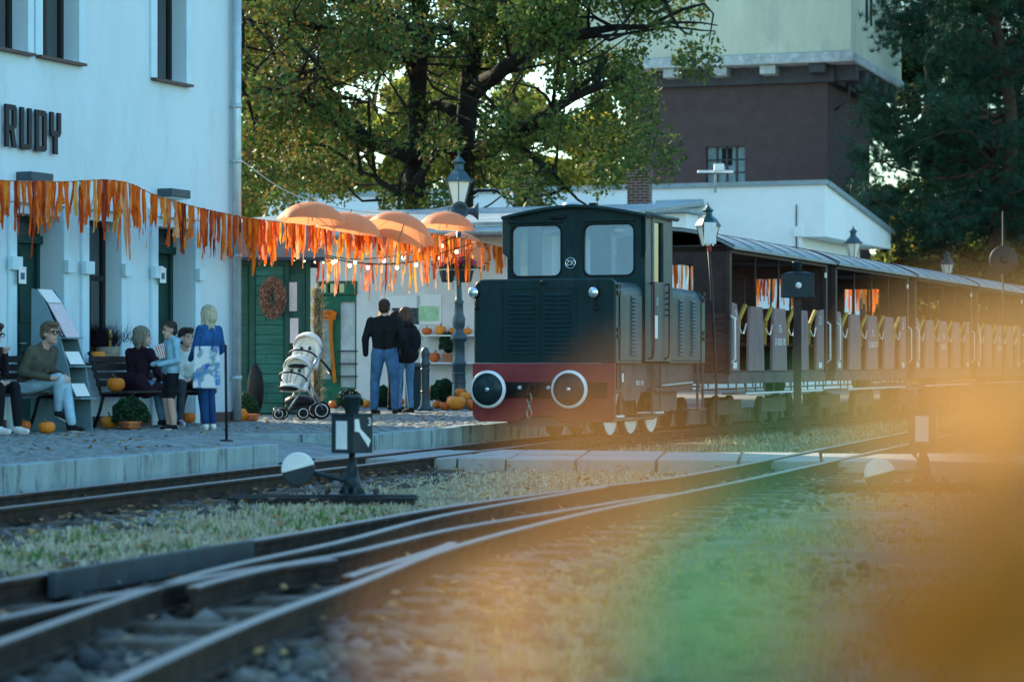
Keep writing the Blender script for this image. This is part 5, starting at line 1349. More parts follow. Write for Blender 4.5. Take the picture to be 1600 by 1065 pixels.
# ------------------------------------------------------------------ umbrellas
def umb_mat():
    m = mat('umbrella_peach', (.86, .32, .15), .6, var=.05, scale=2); N = m.node_tree.nodes; L = m.node_tree.links; b = N['Principled BSDF']; o = N['Material Output']
    t = N.new('ShaderNodeBsdfTranslucent'); t.inputs['Color'].default_value = (.9, .32, .14, 1); mx = N.new('ShaderNodeMixShader'); mx.inputs['Fac'].default_value = .45
    L.new(b.outputs['BSDF'], mx.inputs[1]); L.new(t.outputs['BSDF'], mx.inputs[2]); L.new(mx.outputs['Shader'], o.inputs['Surface']); return m
M_umb = umb_mat(); M_rib = mat('umbrella_wire', (.3, .3, .3), .4, metal=.6)
def umbrella(label, px, py, w_, Y, tilt, side=0.0, rz=0.0):
    t = thing('umbrella', label, 'umbrella', tuple(P(px, py, Y)), rz, 'peach umbrellas hung over the yard'); t.rotation_euler = (tilt, side, rz)
    Rr = w_/2*Y/FPX; H = Rr*.55; n = 8; vs, fs = [(0, 0, 0)], []; rings, sub = 6, 4
    for k in range(1, rings+1):
        f = k/rings; a0 = f*1.18
        for j in range(n*sub):
            a = 2*math.pi*j/(n*sub); m_ = (j % sub)/sub; sag = 1 - .045*math.sin(math.pi*m_)*f - (.05*math.sin(math.pi*m_) if k == rings else 0)
            rad = Rr*math.sin(a0)/math.sin(1.18)*sag; vs.append((rad*math.cos(a), rad*math.sin(a), -H*(1-math.cos(a0))/(1-math.cos(1.18)) + .02*math.sin(math.pi*m_)*f*Rr))
    N_ = n*sub
    for j in range(N_): fs.append((0, 1+j, 1+(j+1) % N_))
    for k in range(rings-1):
        for j in range(N_): fs.append((1+k*N_+j, 1+(k+1)*N_+j, 1+(k+1)*N_+(j+1) % N_, 1+k*N_+(j+1) % N_))
    MB().add(vs, fs, True).build('canopy', M_umb, t)
    for j in range(n):
        a = 2*math.pi*j/n; pts = [(Rr*math.sin(f*1.18)/math.sin(1.18)*math.cos(a)*.995, Rr*math.sin(f*1.18)/math.sin(1.18)*math.sin(a)*.995, -H*(1-math.cos(f*1.18))/(1-math.cos(1.18))-.008) for f in [i/6 for i in range(7)]]
        MB().tube(pts, .004, 4).build('rib', M_rib, t)
    MB().tube([(0, 0, .05), (0, 0, -.26)], .007, 6).build('shaft', M_cord, t)
umbrella('peach umbrella above the hut, highest and furthest left', 489, 316, 112, 35.2, R(-3), R(3), .2)
umbrella('peach umbrella tilted over the hut roof end', 548, 332, 112, 36.4, R(4), R(8), .5)
umbrella('small peach umbrella between two larger tilted ones', 594, 339, 98, 38.2, R(6), R(16), .1)
umbrella('strongly tilted peach umbrella above the couple', 636, 337, 112, 37.4, R(6), R(22), .9)
umbrella('peach umbrella next to the lamp post', 700, 331, 92, 41, R(-2), R(5), .3)
umbrella('pale umbrella hanging low behind the lamp post ribbons', 728, 372, 92, 46.5, R(36), R(-6), .6)
# ------------------------------------------------------------------ pumpkins
M_pk = [mat('pumpkin_skin_%d' % i, c, .42, var=.18, scale=5, wear=(.72,.36,.06), wscale=2.2, wamt=.35) for i, c in enumerate([(.72,.20,.022), (.62,.155,.025), (.78,.27,.04), (.58,.13,.03)])]
M_stem = mat('pumpkin_stem', (.14, .12, .06), .8, var=.3)
def pumpkin_mesh(seed):
    r = np.random.default_rng(seed); n, m_, nr = 40, 14, int(r.integers(9, 12)); vs, fs = [], []; fl = r.uniform(.72, .95)
    for i in range(m_+1):
        t = math.pi*i/m_
        for j in range(n):
            a = 2*math.pi*j/n; rb = 1 - .085*abs(math.sin(a*nr/2))**.6*0 - .09*(1-abs(math.sin(a*nr/2)))**2*math.sin(t)
            rr = math.sin(t)**.85*rb*(1+.03*math.sin(2*a+seed)); z = math.cos(t)*fl*(1-.22*max(0, math.cos(t))**6*1.2); vs.append((rr*math.cos(a), rr*math.sin(a), z + fl))
    for i in range(m_):
        for j in range(n): fs.append((i*n+j, (i+1)*n+j, (i+1)*n+(j+1) % n, i*n+(j+1) % n))
    b = MB().add(vs, fs, True).mesh('pumpkin_body'); b.materials.append(M_pk[0])
    lx, ly = r.uniform(-.2, .2, 2); zt = fl*1.72
    s = MB().tube([(0, 0, zt-.08), (lx*.3, ly*.3, zt+.14), (lx, ly, zt+.36), (lx*1.7, ly*1.7, zt+.46)], [.17, .10, .085, .10], 7).mesh('pumpkin_stem'); s.materials.append(M_stem)
    return b, s, fl
PKM = [pumpkin_mesh(i) for i in range(6)]
pk_n = [0]
def pumpkin(label, px, w_, pos=None, pyb=None, Y=None, tilt=(0, 0), group='orange pumpkins around the yard'):
    """pos: world base point, or photo pixel of the base on the platform"""
    if pos is None: pos = G(px, pyb, PZ) if Y is None else P(px, pyb, Y)
    rad = w_/2*pos.y/FPX; i = pk_n[0]; pk_n[0] += 1; b, s, fl = PKM[i % 6]
    t = thing('pumpkin', label, 'pumpkin', tuple(pos), i*1.7, group); t.rotation_euler = (tilt[0], tilt[1], i*1.7)
    inst('skin', b, t, (0, 0, 0), (0, 0, 0), (rad, rad, rad), M_pk[(i*7) % 4]); inst('stem', s, t, (0, 0, 0), (0, 0, 0), (rad, rad, rad))
    return t
pumpkin('small pumpkin under the bench beside the crossed legged man', 73, 27, pyb=677.5)
pumpkin('pumpkin mostly hidden behind the dark trouser legs', 38, 22, pyb=675)
pumpkin('pumpkin on the paving beside the round green bush', 172, 28, pyb=669.5)
pumpkin('pumpkin glimpsed between the seated legs on the bench', 297, 24, pyb=661)
pumpkin('pumpkin tucked under the bench beside the big bush', 243, 20, pyb=662)
pumpkin('small pumpkin in front of the station plinth near the stand', 132, 18, pyb=671)
pumpkin('reddish tall pumpkin under the far end of the bench', 292, 20, pyb=655)
pumpkin('dull pumpkin with a long stem behind the black stake', 348, 22, pyb=657)
pumpkin('yellow orange pumpkin next to the green bush by the downpipe', 373, 28, pyb=658)
pumpkin('small pumpkin left of the white flowering bush', 522, 18, pyb=638)
pumpkin('small pumpkin beside the jeans of the dark sweater man', 571, 15, pyb=636)
pumpkin('pumpkin showing behind the calf of the woman in jeans', 628, 15, pyb=634)
pumpkin('pumpkin behind the bollard foot', 653, 16, pyb=635)
pumpkin('smallest pumpkin in the heap by the lamp base', 695, 15, pyb=641)
pumpkin('largest flat pumpkin at the front of the lamp base heap', 713, 31, pyb=641)
pumpkin('pale pumpkin between the bush and the lamp base heap', 684, 17, pyb=638)
pumpkin('pumpkin crowning the lamp base heap', 720, 19, pyb=621, Y=44.9)
pumpkin('pumpkin resting at the back of the lamp base heap', 706, 17, pyb=632, Y=44.6)
pumpkin('pumpkin leaning behind the locomotive buffer', 729, 22, pyb=628, Y=44.6)
pumpkin('pumpkin at the buffer end of the heap', 738, 20, pyb=641)
pumpkin('orange pumpkin low on the wall behind the bin', 674, 17, pyb=617, Y=46.2)
bs = lambda px, z, off=-.18: Vector(BW.w(BW.x(px, off), off, z))
for (px, w_, z, lb) in ((667, 16, SHZ[0], 'pumpkin at the end of the upper shelf next to the map'), (688, 19, SHZ[0], 'biggest pumpkin on the upper shelf'), (709, 14, SHZ[0], 'small yellowish pumpkin on the upper shelf by the lamp post'),
                        (730, 15, SHZ[0], 'pumpkin on the upper shelf behind the lamp post'), (679, 18, SHZ[1], 'single pumpkin on the lower shelf')):
    pumpkin(lb, px, w_, pos=bs(px, z))
# ------------------------------------------------------------------ round green bushes and other plants
def bush(label, px, pyb, w_, h, cols, seed, pos=None, pot=None, flowers=None):
    pos = G(px, pyb, PZ) if pos is None else pos
    r = np.random.default_rng(seed); rad = w_/2*pos.y/FPX; hh = h*pos.y/FPX
    t = thing('potted_bush', label, 'plant', tuple(pos), 0, 'round chrysanthemum bushes')
    pz = .0
    if pot: 
        pz = .16; MB().lathe([(.085, 0), (.12, .16), (.125, .17), (.11, .16)], 16).build('pot', mat('copper_pot', (.5,.2,.1), .4, var=.2), t)
    else: MB().lathe([(.08, 0), (.10, .10), (.09, .1)], 14).build('pot', M_dark, t)
    n = 5200; d = r.normal(size=(n,3)); d /= np.linalg.norm(d, axis=1, keepdims=True); d[:,2] = np.where(d[:,2] < -.35, -d[:,2], d[:,2]); q = (.72+.28*r.random(n)**.5)*(1+.05*np.sin(d[:,0]*9+d[:,2]*7))
    c = d*q[:,None]*[rad, rad, hh*.58] + [0, 0, pz + hh*.42]
    V = leafquads(c, .021*r.uniform(.6, 1.4, n), r)
    quads('foliage', V, leafmat('bush_leaf_%d' % seed, cols, .25), t)
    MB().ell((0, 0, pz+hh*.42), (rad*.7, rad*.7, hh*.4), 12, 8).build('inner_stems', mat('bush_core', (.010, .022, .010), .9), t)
    if flowers:
        k = 160; f = d[:k]*1.03*[rad, rad, hh*.58] + [0, 0, pz+hh*.42]; f = f[(f[:,2] > pz+hh*.55)]
        quads('blossom', leafquads(f, .022, r), leafmat('bush_flower', flowers, .2), t)
    return t
BG_ = [(.012,.045,.022), (.025,.075,.035), (.04,.10,.045)]
bush('large round dark green bush in front of the slatted bench', 204, 670, 58, 50, BG_, 61)
bush('round dark green bush at the foot of the downpipe', 381, 653, 46, 40, BG_, 62)
bush('round bush with white flowers by the green door', 546, 641, 42, 34, BG_, 63, flowers=[(.7,.72,.7), (.6,.62,.55)])
bush('dark bush behind the pumpkin heap at the lamp base', 694, 630, 44, 42, BG_, 64, pos=P(694, 634, 46.0))
bush('bush in a copper pot on the lower shelf', 701, 566, 30, 34, BG_, 65, pos=bs(701, SHZ[1]), pot=True)
bush('dark bush partly hidden behind the man in jeans', 598, 636, 26, 34, BG_, 66)
wb = thing('window_planter', 'purple heather planter with burlap on the station window sill', 'planter', tuple(WALL.w(-.14, wy(168, -.14), wz(168, 566, -.14)+.0)), -WALL.a)
MB().lathe([(.14, 0), (.17, .12), (.16, .2), (.12, .2)], 14).build('burlap_wrap', mat('burlap', (.32, .27, .2), .9, var=.3, bump=.4), wb)
r = np.random.default_rng(70); n = 700; c0 = np.stack([r.normal(0, .09, n), r.normal(0, .12, n), .2+r.random(n)*.1], -1); d = r.normal(size=(n,3))*[.5,.5,.2]+[0,0,1]; d /= np.linalg.norm(d, axis=1, keepdims=True)
L_ = r.uniform(.12, .3, (n,1)); s_ = np.cross(d, [0.3,1,0]); s_ /= np.linalg.norm(s_, axis=1, keepdims=True)
quads('heather_spikes', np.stack([c0-s_*.006, c0+s_*.006, c0+d*L_], 1), leafmat('heather', [(.03,.02,.03), (.06,.03,.06), (.04,.05,.03)], .2), wb)
MB().tube([(.1, -.1, .1), (.15, -.05, .02), (.13, .05, .08), (.16, .1, -.06)], .018, 6).build('orange_bow', RIBM[0], wb)
ws = lambda px, py, off=-.1: Vector(WALL.w(off, wy(px, off), wz(168, 566)+.002))
pumpkin('large pumpkin on the station window sill', 153, 24, pos=ws(153, 566, .0))
pumpkin('small reddish pumpkin at the window jamb on the sill', 145, 16, pos=ws(145, 566, -.02)+Vector((-.05, .2, .0)))
bt = MB().lathe([(.015, 0), (.02, .06), (.03, .14), (.02, .2), (.012, .22)], 10); o = bt.build('gourd', mat('gourd_yellow', (.6,.5,.14), .5, var=.2)); o.location = WALL.w(-.05, wy(172, -.05), wz(168, 566)+.2); tag(o, 'yellow bottle gourd standing in the heather planter', 'gourd')
# small copper pots by the bush
for px, pyb, lb in ((207, 670, 'crumpled orange wrapped pot in front of the big bush'), (392, 657, 'small copper wrapped pot beside the downpipe bush')):
    p = G(px, pyb, PZ) + Vector((0, -.16, 0)); t = MB().lathe([(.10, 0), (.13, .03), (.12, .07), (.15, .10), (.09, .1)], 12); o = t.build('wrapped_pot', mat('copper_foil', (.55,.17,.07), .35, metal=.4, var=.4, scale=14, bump=.6, bscale=30)); o.location = p; tag(o, lb, 'pot', 'copper wrapped pots')
# ------------------------------------------------------------------ wreath, straw sheaf, bow
def tuft_mesh(name, pts, L, wd, m, parent, seed, upb=0.0, out=None):
    r = np.random.default_rng(seed); n = len(pts); d = r.normal(size=(n,3)); d[:,2] += upb
    if out is not None: d += out
    d /= np.linalg.norm(d, axis=1, keepdims=True); s = np.cross(d, r.normal(size=(n,3))); s /= np.linalg.norm(s, axis=1, keepdims=True); ll = L*r.uniform(.5, 1.3, (n,1))
    return quads(name, np.stack([pts-s*wd, pts+s*wd, pts+d*ll], 1), m, parent)
wc = P(426, 465, HU.o.y-.16); wr = thing('wreath', 'large reddish dried flower wreath on the hut wall', 'wreath', tuple(wc))
r = np.random.default_rng(80); n = 5000; a = r.uniform(0, 6.28, n); q = r.normal(size=(n,3)); q /= np.linalg.norm(q, axis=1, keepdims=True); q *= .10*r.random((n,1))**.3
pts = np.stack([np.cos(a)*.125+q[:,0], q[:,1]*.8, np.sin(a)*.235+q[:,2]], -1)
tuft_mesh('dried_flowers', pts, .04, .008, leafmat('wreath_straw', [(.16,.07,.05), (.28,.13,.09), (.36,.2,.14), (.45,.32,.24)], .2), wr, 81)
MB().tube([(math.cos(b)*.125, .02, math.sin(b)*.235) for b in [i*math.pi/12 for i in range(24)]], .07, 8, closed=True).build('wreath_ring', mat('wreath_core', (.10,.045,.035), .9), wr)
sf = thing('straw_sheaf', 'tall bundle of dried corn stalks tied beside the hut', 'straw bundle', tuple(G(494, 640, PZ)))
n = 1500; pz = r.uniform(.05, 2.05, n); pts = np.stack([r.normal(0, .035, n), r.normal(0, .035, n), pz], -1)
tuft_mesh('straw', pts, .20, .008, leafmat('straw_leaf', [(.26,.2,.12), (.42,.34,.2), (.55,.46,.3)], .3), sf, 82, 1.2)
for i in range(14):
    x, y = r.normal(0, .02, 2); MB().tube([(x, y, 0), (x*1.4, y*1.4, 1.0), (x*1.7+.03, y*1.7, 2.1)], .012, 5).build('stalk', mat('stalk_brown', (.18,.14,.08), .85), sf)
bowp = BW.w(BW.x(517, -.03), -.03, BW.zx(517, 492, -.03))
bw2 = thing('ribbon_bow', 'long orange ribbon bow hanging on the green door', 'bow', tuple(bowp), -BW.a)
for s in (-1, 1):
    MB().sweep([(-.045, 0), (.045, 0), (.045, .006), (-.045, .006)], [(0, -.02, 0), (s*.06, -.07, .06), (s*.12, -.08, .03), (s*.10, -.06, -.06), (s*.01, -.03, -.01)], up=(0, 1, .2)).build('bow_loop', RIBM[1], bw2)
MB().add([(-.05,-.02,0),(.06,-.02,0),(.05,-.03,-.4),(-.02,-.03,-.4),(.09,-.025,-.9),(.02,-.025,-.9),(.13,-.02,-1.28),(.06,-.02,-1.3)], [(0,1,2,3),(3,2,4,5),(5,4,6,7)]).build('bow_tail', RIBM[1], bw2)
# ------------------------------------------------------------------ benches
M_bslat = mat('bench_slat_dark', (.035, .03, .03), .55, var=.3, scale=4, stretch=(6, 1, 6))
M_biron = mat('bench_iron', (.012, .013, .015), .5)
def bench(label, y0, y1, x0=.22):
    t = thing('slatted_bench', label, 'bench', (WALL.o.x, WALL.o.y, 0), -WALL.a, 'dark slatted benches along the station wall')
    for i in range(5): MB().box(x0+.10+.09*i, x0+.175+.09*i, y0, y1, PZ+.42+.004*i, PZ+.45+.004*i).build('seat_slat', M_bslat, t, bevel=.006)
    for i in range(4):
        z = PZ+.52+.10*i; x = x0+.07-.035*i; MB().box(x-.013, x+.013, y0, y1, z, z+.075).build('back_slat', M_bslat, t, bevel=.006)
    for y in (y0+.08, y1-.08):
        MB().tube([(x0-.10, y, PZ+.94), (x0-.06, y, PZ+.90), (x0+.03, y, PZ+.6), (x0+.09, y, PZ+.41), (x0+.5, y, PZ+.41), (x0+.56, y, PZ+.44)], .022, 8).build('bench_side', M_biron, t)
        MB().tube([(x0+.12, y, PZ+.41), (x0+.06, y, PZ+.2), (x0-.02, y, PZ+.01)], .022, 8).build('leg', M_biron, t); MB().tube([(x0+.46, y, PZ+.41), (x0+.5, y, PZ+.2), (x0+.54, y, PZ+.01)], .022, 8).build('leg', M_biron, t)
    return t
bench('dark slatted bench with a pumpkin below the station window', wy(152, .3), wy(292, .3))
bench('dark slatted bench under the man in the khaki sweater', wy(-55, .3), wy(62, .3))
pumpkin('pumpkin sitting on the slatted bench seat', 181, 29, pos=Vector(WALL.w(.52, wy(181, .52), PZ+.455)))
# brochure stand with sloping sides
bsn = thing('brochure_stand', 'grey sloping brochure stand with leaflets beside the station door', 'brochure stand', tuple(WALL.w(.16, wy(62, .16), PZ)), -WALL.a)
M_grey = mat('stand_grey_metal', (.16, .27, .31), .5, var=.12)
for y in (-.20, .18):
    MB().extrude([(0, 0), (.62, 0), (.60, .35), (.53, .75), (.40, 1.15), (.22, 1.5), (.10, 1.68), (.02, 1.70)], y, y+.02, 'xz').build('side_panel', M_grey, bsn, fix=True)
MB().box(0, .02, -.178, .178, .02, 1.68).build('back_panel', M_grey, bsn)
shp = [(.60, .40), (.52, .78), (.40, 1.12)]
for k_, (x, z) in enumerate(shp):
    MB().box(x-.28, x+.10, -.178, .178, z-.02, z).build('shelf', M_grey, bsn)
    MB().cbox((x-.03, 0, z+.09), (.012, .30, .17), Matrix.Rotation(R(-28), 3, 'Y')).build('leaflet', [M_paper, M_paper, M_pink][k_], bsn)
MB().bar((.48, 0, 1.10), (.22, 0, 1.52), .30, .012, up=(1, 0, .6)).build('poster_panel', M_pink, bsn)
MB().bar((.215, 0, 1.53), (.07, 0, 1.69), .30, .012, up=(1, 0, .8)).build('header_panel', M_paper, bsn)
# bollard, bin, stake, black round tub
bol = thing('bollard', 'cast iron bollard with domed top beside the couple', 'bollard', tuple(G(664.5, 641, PZ)))
MB().lathe([(.13, 0), (.13, .04), (.09, .08), (.075, .2), (.07, .75), (.085, .78), (.085, .82), (.07, .85), (.075, .95), (.08, .99), (.06, 1.05), (.03, 1.08), (0, 1.085)], 16).build('post', M_lampiron, bol)
for z in (.3, .68): MB().lathe([(.074, z), (.088, z+.02), (.074, z+.04)], 16, caps=False).build('ring', M_lampiron, bol)
bi = thing('litter_bin', 'dark green litter bin behind the bollard', 'litter bin', tuple(G(651, 639, PZ)))
MB().lathe([(.19, 0), (.2, .03), (.2, .72), (.21, .74), (.21, .8), (.18, .82), (.17, .74)], 18).build('bin_body', M_lampiron, bi); MB().lathe([(.212, .70), (.22, .72), (.212, .74)], 18, caps=False).build('bin_rim', M_black, bi)
stk = thing('black_stake', 'thin black stake standing on the platform edge', 'stake', tuple(G(354, 689, PZ)))
MB().tube([(0, 0, 0), (-.01, 0, 1.0)], .014, 8).build('rod', M_black, stk); MB().lathe([(.07, 0), (.07, .012), (.02, .02)], 14).build('foot_plate', M_black, stk)
tub = thing('black_tub', 'black round bag leaning against the hut wall', 'bag', tuple(G(399, 650, PZ)))
MB().ell((0, 0, .40), (.13, .12, .40), 16, 12).build('bag_body', mat('bin_bag', (.010, .011, .014), .4, bump=.5, bscale=8), tub)
# ------------------------------------------------------------------ switch stands with lanterns and weights
M_swd = mat('switch_dark_paint', (.02, .035, .042), .5, var=.3, scale=4, wear=(.05,.045,.04), wscale=4)
M_tim = mat('creosote_timber', (.022, .02, .02), .85, var=.4, bump=.5, bscale=20)
def switch_stand(label, pos, rz, lever_dir, disc=True, num='3'):
    t = thing('switch_stand', label, 'switch stand', tuple(pos), 0, 'point levers with lanterns')
    base = MB(); base.lathe([(.11, .06), (.075, .13), (.05, .22), (.04, .27), (.034, .33)], 12).build('pedestal', M_swd, t)
    for s in (-1, 1): MB().add([(s*.02, -.17, .06), (s*.02, .17, .06), (s*.02, .03, .27), (s*.02, -.03, .27), (s*.045, -.17, .06), (s*.045, .17, .06), (s*.045, .03, .27), (s*.045, -.03, .27)], [(0,1,2,3),(7,6,5,4),(0,4,5,1),(1,5,6,2),(2,6,7,3),(3,7,4,0)]).build('rib_plate', M_swd, t, fix=True)
    MB().box(-.24, .24, -.16, .16, .045, .065).build('base_plate', M_swd, t, bevel=.005)
    for s in (-.19, .19):
        for q in (-.1, .1): MB().lathe([(.018, .065), (.018, .085), (.008, .10)], 6, (s, q, 0)).build('bolt', M_plate, t)
    for s in (-.17, .17): MB().box(-.95, .5, s-.085, s+.085, -.05, .043).build('timber', M_tim, t, bevel=.01)
    MB().tube([(0, 0, .25), (0, 0, .39)], .026, 10).build('spindle', M_black, t)
    ln = thing('lantern', None, None, (0, 0, .38), rz); ln.parent = t
    W_, H_ = .115, .295
    MB().box(-W_, W_, -W_, W_, 0, H_).build('lantern_box', M_swd, ln, bevel=.006)
    MB().box(-W_-.006, W_+.006, -W_-.006, W_+.006, H_, H_+.012).build('lantern_lid', M_swd, ln)
    MB().lathe([(.05, H_+.01), (.055, H_+.02), (.066, H_+.13), (.075, H_+.135), (.07, H_+.15), (.0, H_+.155)], 16).build('chimney', M_swd, ln)
    MB().box(-.062, .052, -W_-.004, -W_-.0005, .03, H_-.045).build('white_bar', M_white, ln)
    pts = [(-.10, .265), (-.055, .265), (-.035, .19), (.085, .10), (.06, .045), (-.05, .165), (-.10, .17)]
    MB().extrude([(a, b) for a, b in pts], W_+.0005, W_+.004, 'yz').build('white_arrow', M_white, ln, fix=True)
    put('numeral', text_mesh(num, .09, .001), M_white, ln, loc=(W_+.004, .07, .24), rot=(R(90), 0, R(90)))
    e = Vector(lever_dir)
    MB().tube([(0, -.10, .16), tuple(Vector((0, -.10, .16)) + e*.98)], [.022, .016], 8).ell((0, -.10, .15), (.055, .04, .055), 12, 8).build('lever', M_swd, t)
    c = Vector((0, -.10, .16)) + e; n = 24
    w_ = thing('weight', None, None, tuple(c)); w_.parent = t
    rd = .128
    for nm, a0, a1, mm in (('weight_white_half', 15, 195, M_white), ('weight_dark_half', 195, 375, M_swd)):
        pl = [(rd*math.cos(R(a0+(a1-a0)*i/n)), rd*math.sin(R(a0+(a1-a0)*i/n))) for i in range(n+1)]
        MB().extrude(pl, -.045, .045, 'xz').build(nm, mm, w_, bevel=.008, fix=True)
    return t
switch_stand('switch lever number 3 with a black and white lantern beside the grass', G(550, 783, .02), R(-38), (-.41, -.02, .10))
switch_stand('second switch lever with a white barred lantern, far to the right', G(1442, 764, .02), R(-12), (-.40, -.1, -.02), num='5')
# black box signal lantern on a pole
sl = thing('signal_lantern', 'black box lantern with a white dot on a pole before the coaches', 'signal', tuple(P(1246, 684, 37.6)), 0.02)
sl.location.z = 0; Ys = 37.6; zz = lambda py: P(1246, py, Ys).z
MB().box(-.055, .055, -.03, .03, 0, zz(466)).build('pole', M_cdark, sl)
hw = 24.5*Ys/FPX
MB().box(-hw, hw, -.12, .12, zz(465), zz(428)).build('lantern_box', M_swd, sl, bevel=.01)
MB().add([(-hw-.01, -.13, zz(428)), (hw+.01, -.13, zz(428)), (hw+.01, .13, zz(428)), (-hw-.01, .13, zz(428)), (-.1, -.06, zz(424)), (.1, -.06, zz(424)), (.1, .06, zz(424)), (-.1, .06, zz(424))], [(3,2,1,0),(4,5,6,7),(0,1,5,4),(1,2,6,5),(2,3,7,6),(3,0,4,7)]).build('lid', M_swd, sl)
MB().lathe([(.06, zz(424)), (.065, zz(412)), (.078, zz(411)), (.078, zz(409)), (.0, zz(408))], 14).build('chimney', M_swd, sl)
MB().lathe([(0, -.126), (.045, -.126), (.047, -.1)], 18, (0, 0, zz(446)), 'y').build('white_dot', M_white, sl)
# round disc signal on a slim post beyond the leaves
rs = thing('disc_signal', 'dark round disc signal on a slim post at the far right', 'signal', (P(1567, 640, 40).x, 40, 0))
MB().tube([(0, 0, 0), (0, 0, P(0, 330, 40).z)], .012, 8).build('post', M_cdark, rs)
zc = P(0, 406, 40).z; MB().lathe([(.0, -.06), (.2, -.06), (.22, -.04), (.22, .0), (.0, .0)], 24, (0, -.03, zc), 'y').build('disc', M_cdark, rs); MB().lathe([(.0, -.08), (.06, -.08), (.07, -.06)], 16, (0, -.03, zc), 'y').build('lens', M_black, rs)
# ------------------------------------------------------------------ twin pushchair
M_cream = mat('pram_cream_fabric', (.72, .71, .68), .85, var=.08, scale=6, bump=.15, bscale=40)
M_pblk = mat('pram_black', (.012, .014, .018), .5)
M_palu = mat('pram_frame_metal', (.22, .28, .32), .35, metal=.7)
sp0 = G(466, 655, PZ)
pr_ = thing('twin_pushchair', 'cream twin pushchair with two seats parked before the hut', 'pushchair', tuple(sp0), R(12))
px2 = lambda px: (px-466)*sp0.y/FPX
pz2 = lambda py: (655-py)*sp0.y/FPX
def wheel(x, y, r_, par):
    w_ = MB().lathe([(r_*.72, -.02), (r_, -.022), (r_*1.02, 0), (r_, .022), (r_*.72, .02)], 24, (x, y, r_), 'y').build('wheel', M_pblk, par)
    MB().lathe([(r_*.64, -.026), (r_*.74, -.026), (r_*.74, .026), (r_*.64, .026), (r_*.64, -.026)], 24, (x, y, r_), 'y', caps=False).build('rim', M_white, w_)
    b = MB().lathe([(0, -.028), (.025, -.026), (.025, .026), (0, .028)], 10, (x, y, r_), 'y')
    for i in range(5): b.bar((x, y, r_), (x+r_*.68*math.cos(i*1.257), y, r_+r_*.68*math.sin(i*1.257)), .014)
    b.build('hub', M_pblk, w_)
wheel(px2(432), -.24, .085, pr_); wheel(px2(470), -.26, .095, pr_); wheel(px2(445), .24, .085, pr_); wheel(px2(502), -.02, .13, pr_); wheel(px2(497), .30, .13, pr_)
for y in (-.27, .27):
    MB().tube([(px2(447), y, pz2(640)), (px2(462), y, pz2(618)), (px2(478), y, pz2(585)), (px2(497), y, pz2(552)), (px2(500), y, pz2(547))], .016, 8).build('frame_tube', M_palu, pr_)
    MB().tube([(px2(481), y, pz2(600)), (px2(492), y, pz2(622)), (px2(502), y*.6, pz2(640))], .015, 8).build('rear_leg', M_palu, pr_)
    MB().tube([(px2(432), y, .16), (px2(433), y, .09)], .018, 8).build('wheel_fork', M_palu, pr_)
    MB().tube([(px2(432), y, .16), (px2(447), y, pz2(640)), (px2(470), y, .19)], .014, 8).build('lower_bar', M_pblk, pr_)
MB().tube([(px2(498), -.27, pz2(562)), (px2(512), -.25, pz2(578)), (px2(517), 0, pz2(585)), (px2(512), .25, pz2(578))], .016, 8).build('push_handle', M_pblk, pr_)
def seat(xc, yc, zc, s):
    """padded tub facing local -y: reclined back, horseshoe rim, hood, harness, bumper bar"""
    t = thing('seat_unit', None, None, (xc, yc, zc)); t.parent = pr_; t.rotation_euler = (R(-16), 0, R(-30)); t.scale = (s,)*3
    n = 12; arch = [(-.19, 0, .0), (-.20, .02, .16), (-.195, .04, .32), (-.15, .05, .45), (-.08, .055, .515), (0, .055, .53), (.08, .055, .515), (.15, .05, .45), (.195, .04, .32), (.20, .02, .16), (.19, 0, .0)]
    MB().extrude([(p[0]*.95, p[2]) for p in arch], .05, .09, 'xz').build('seat_back', M_cream, t, bevel=.01, fix=True)
    MB().tube(spline([Vector(p) for p in arch], .05), .045, 10).build('side_bolster', M_cream, t)
    MB().ell((0, -.10, .02), (.18, .19, .06), 16, 8).ell((0, .03, .22), (.13, .035, .19), 14, 8).build('seat_cushion', M_cream, t)
    vs, fs = [], []; nn, mm = 8, 12
    for i in range(nn+1):
        a = R(100 - 62*i/nn)
        for j in range(mm+1):
            q = math.pi*j/mm; vs.append((-.235*math.cos(q), .06 - .24*math.cos(a)*math.sin(q), .36 + .25*math.sin(a)*math.sin(q)))
    for i in range(nn):
        for j in range(mm): fs.append((i*(mm+1)+j, i*(mm+1)+j+1, (i+1)*(mm+1)+j+1, (i+1)*(mm+1)+j))
    o = MB().add(vs, fs, True).build('hood', M_cream, t); so = o.modifiers.new('pad', 'SOLIDIFY'); so.thickness = .014
    for x in (-.07, .07):
        MB().box(x-.022, x+.022, -.028, -.01, .30, .36).build('buckle', M_pblk, t); MB().bar((x, -.02, .31), (x*.4, -.12, .08), .03, .01).build('harness', mat('harness_grey', (.4,.4,.38), .8), t)
    MB().tube(spline([Vector(p) for p in [(-.22, .02, .16), (-.21, -.16, .20), (-.12, -.28, .22), (0, -.31, .225), (.12, -.28, .22), (.21, -.16, .20), (.22, .02, .16)]], .06), .015, 8).build('bumper_bar', M_pblk, t)
    MB().ell((0, -.24, -.03), (.18, .13, .028), 14, 6).build('foot_rest', M_pblk, t)
    return t
seat(px2(456), -.20, pz2(610), .88); seat(px2(476), .08, pz2(576), .90)
MB().ell((px2(468), .0, .26), (.22, .2, .10), 14, 8).build('basket', M_pblk, pr_)
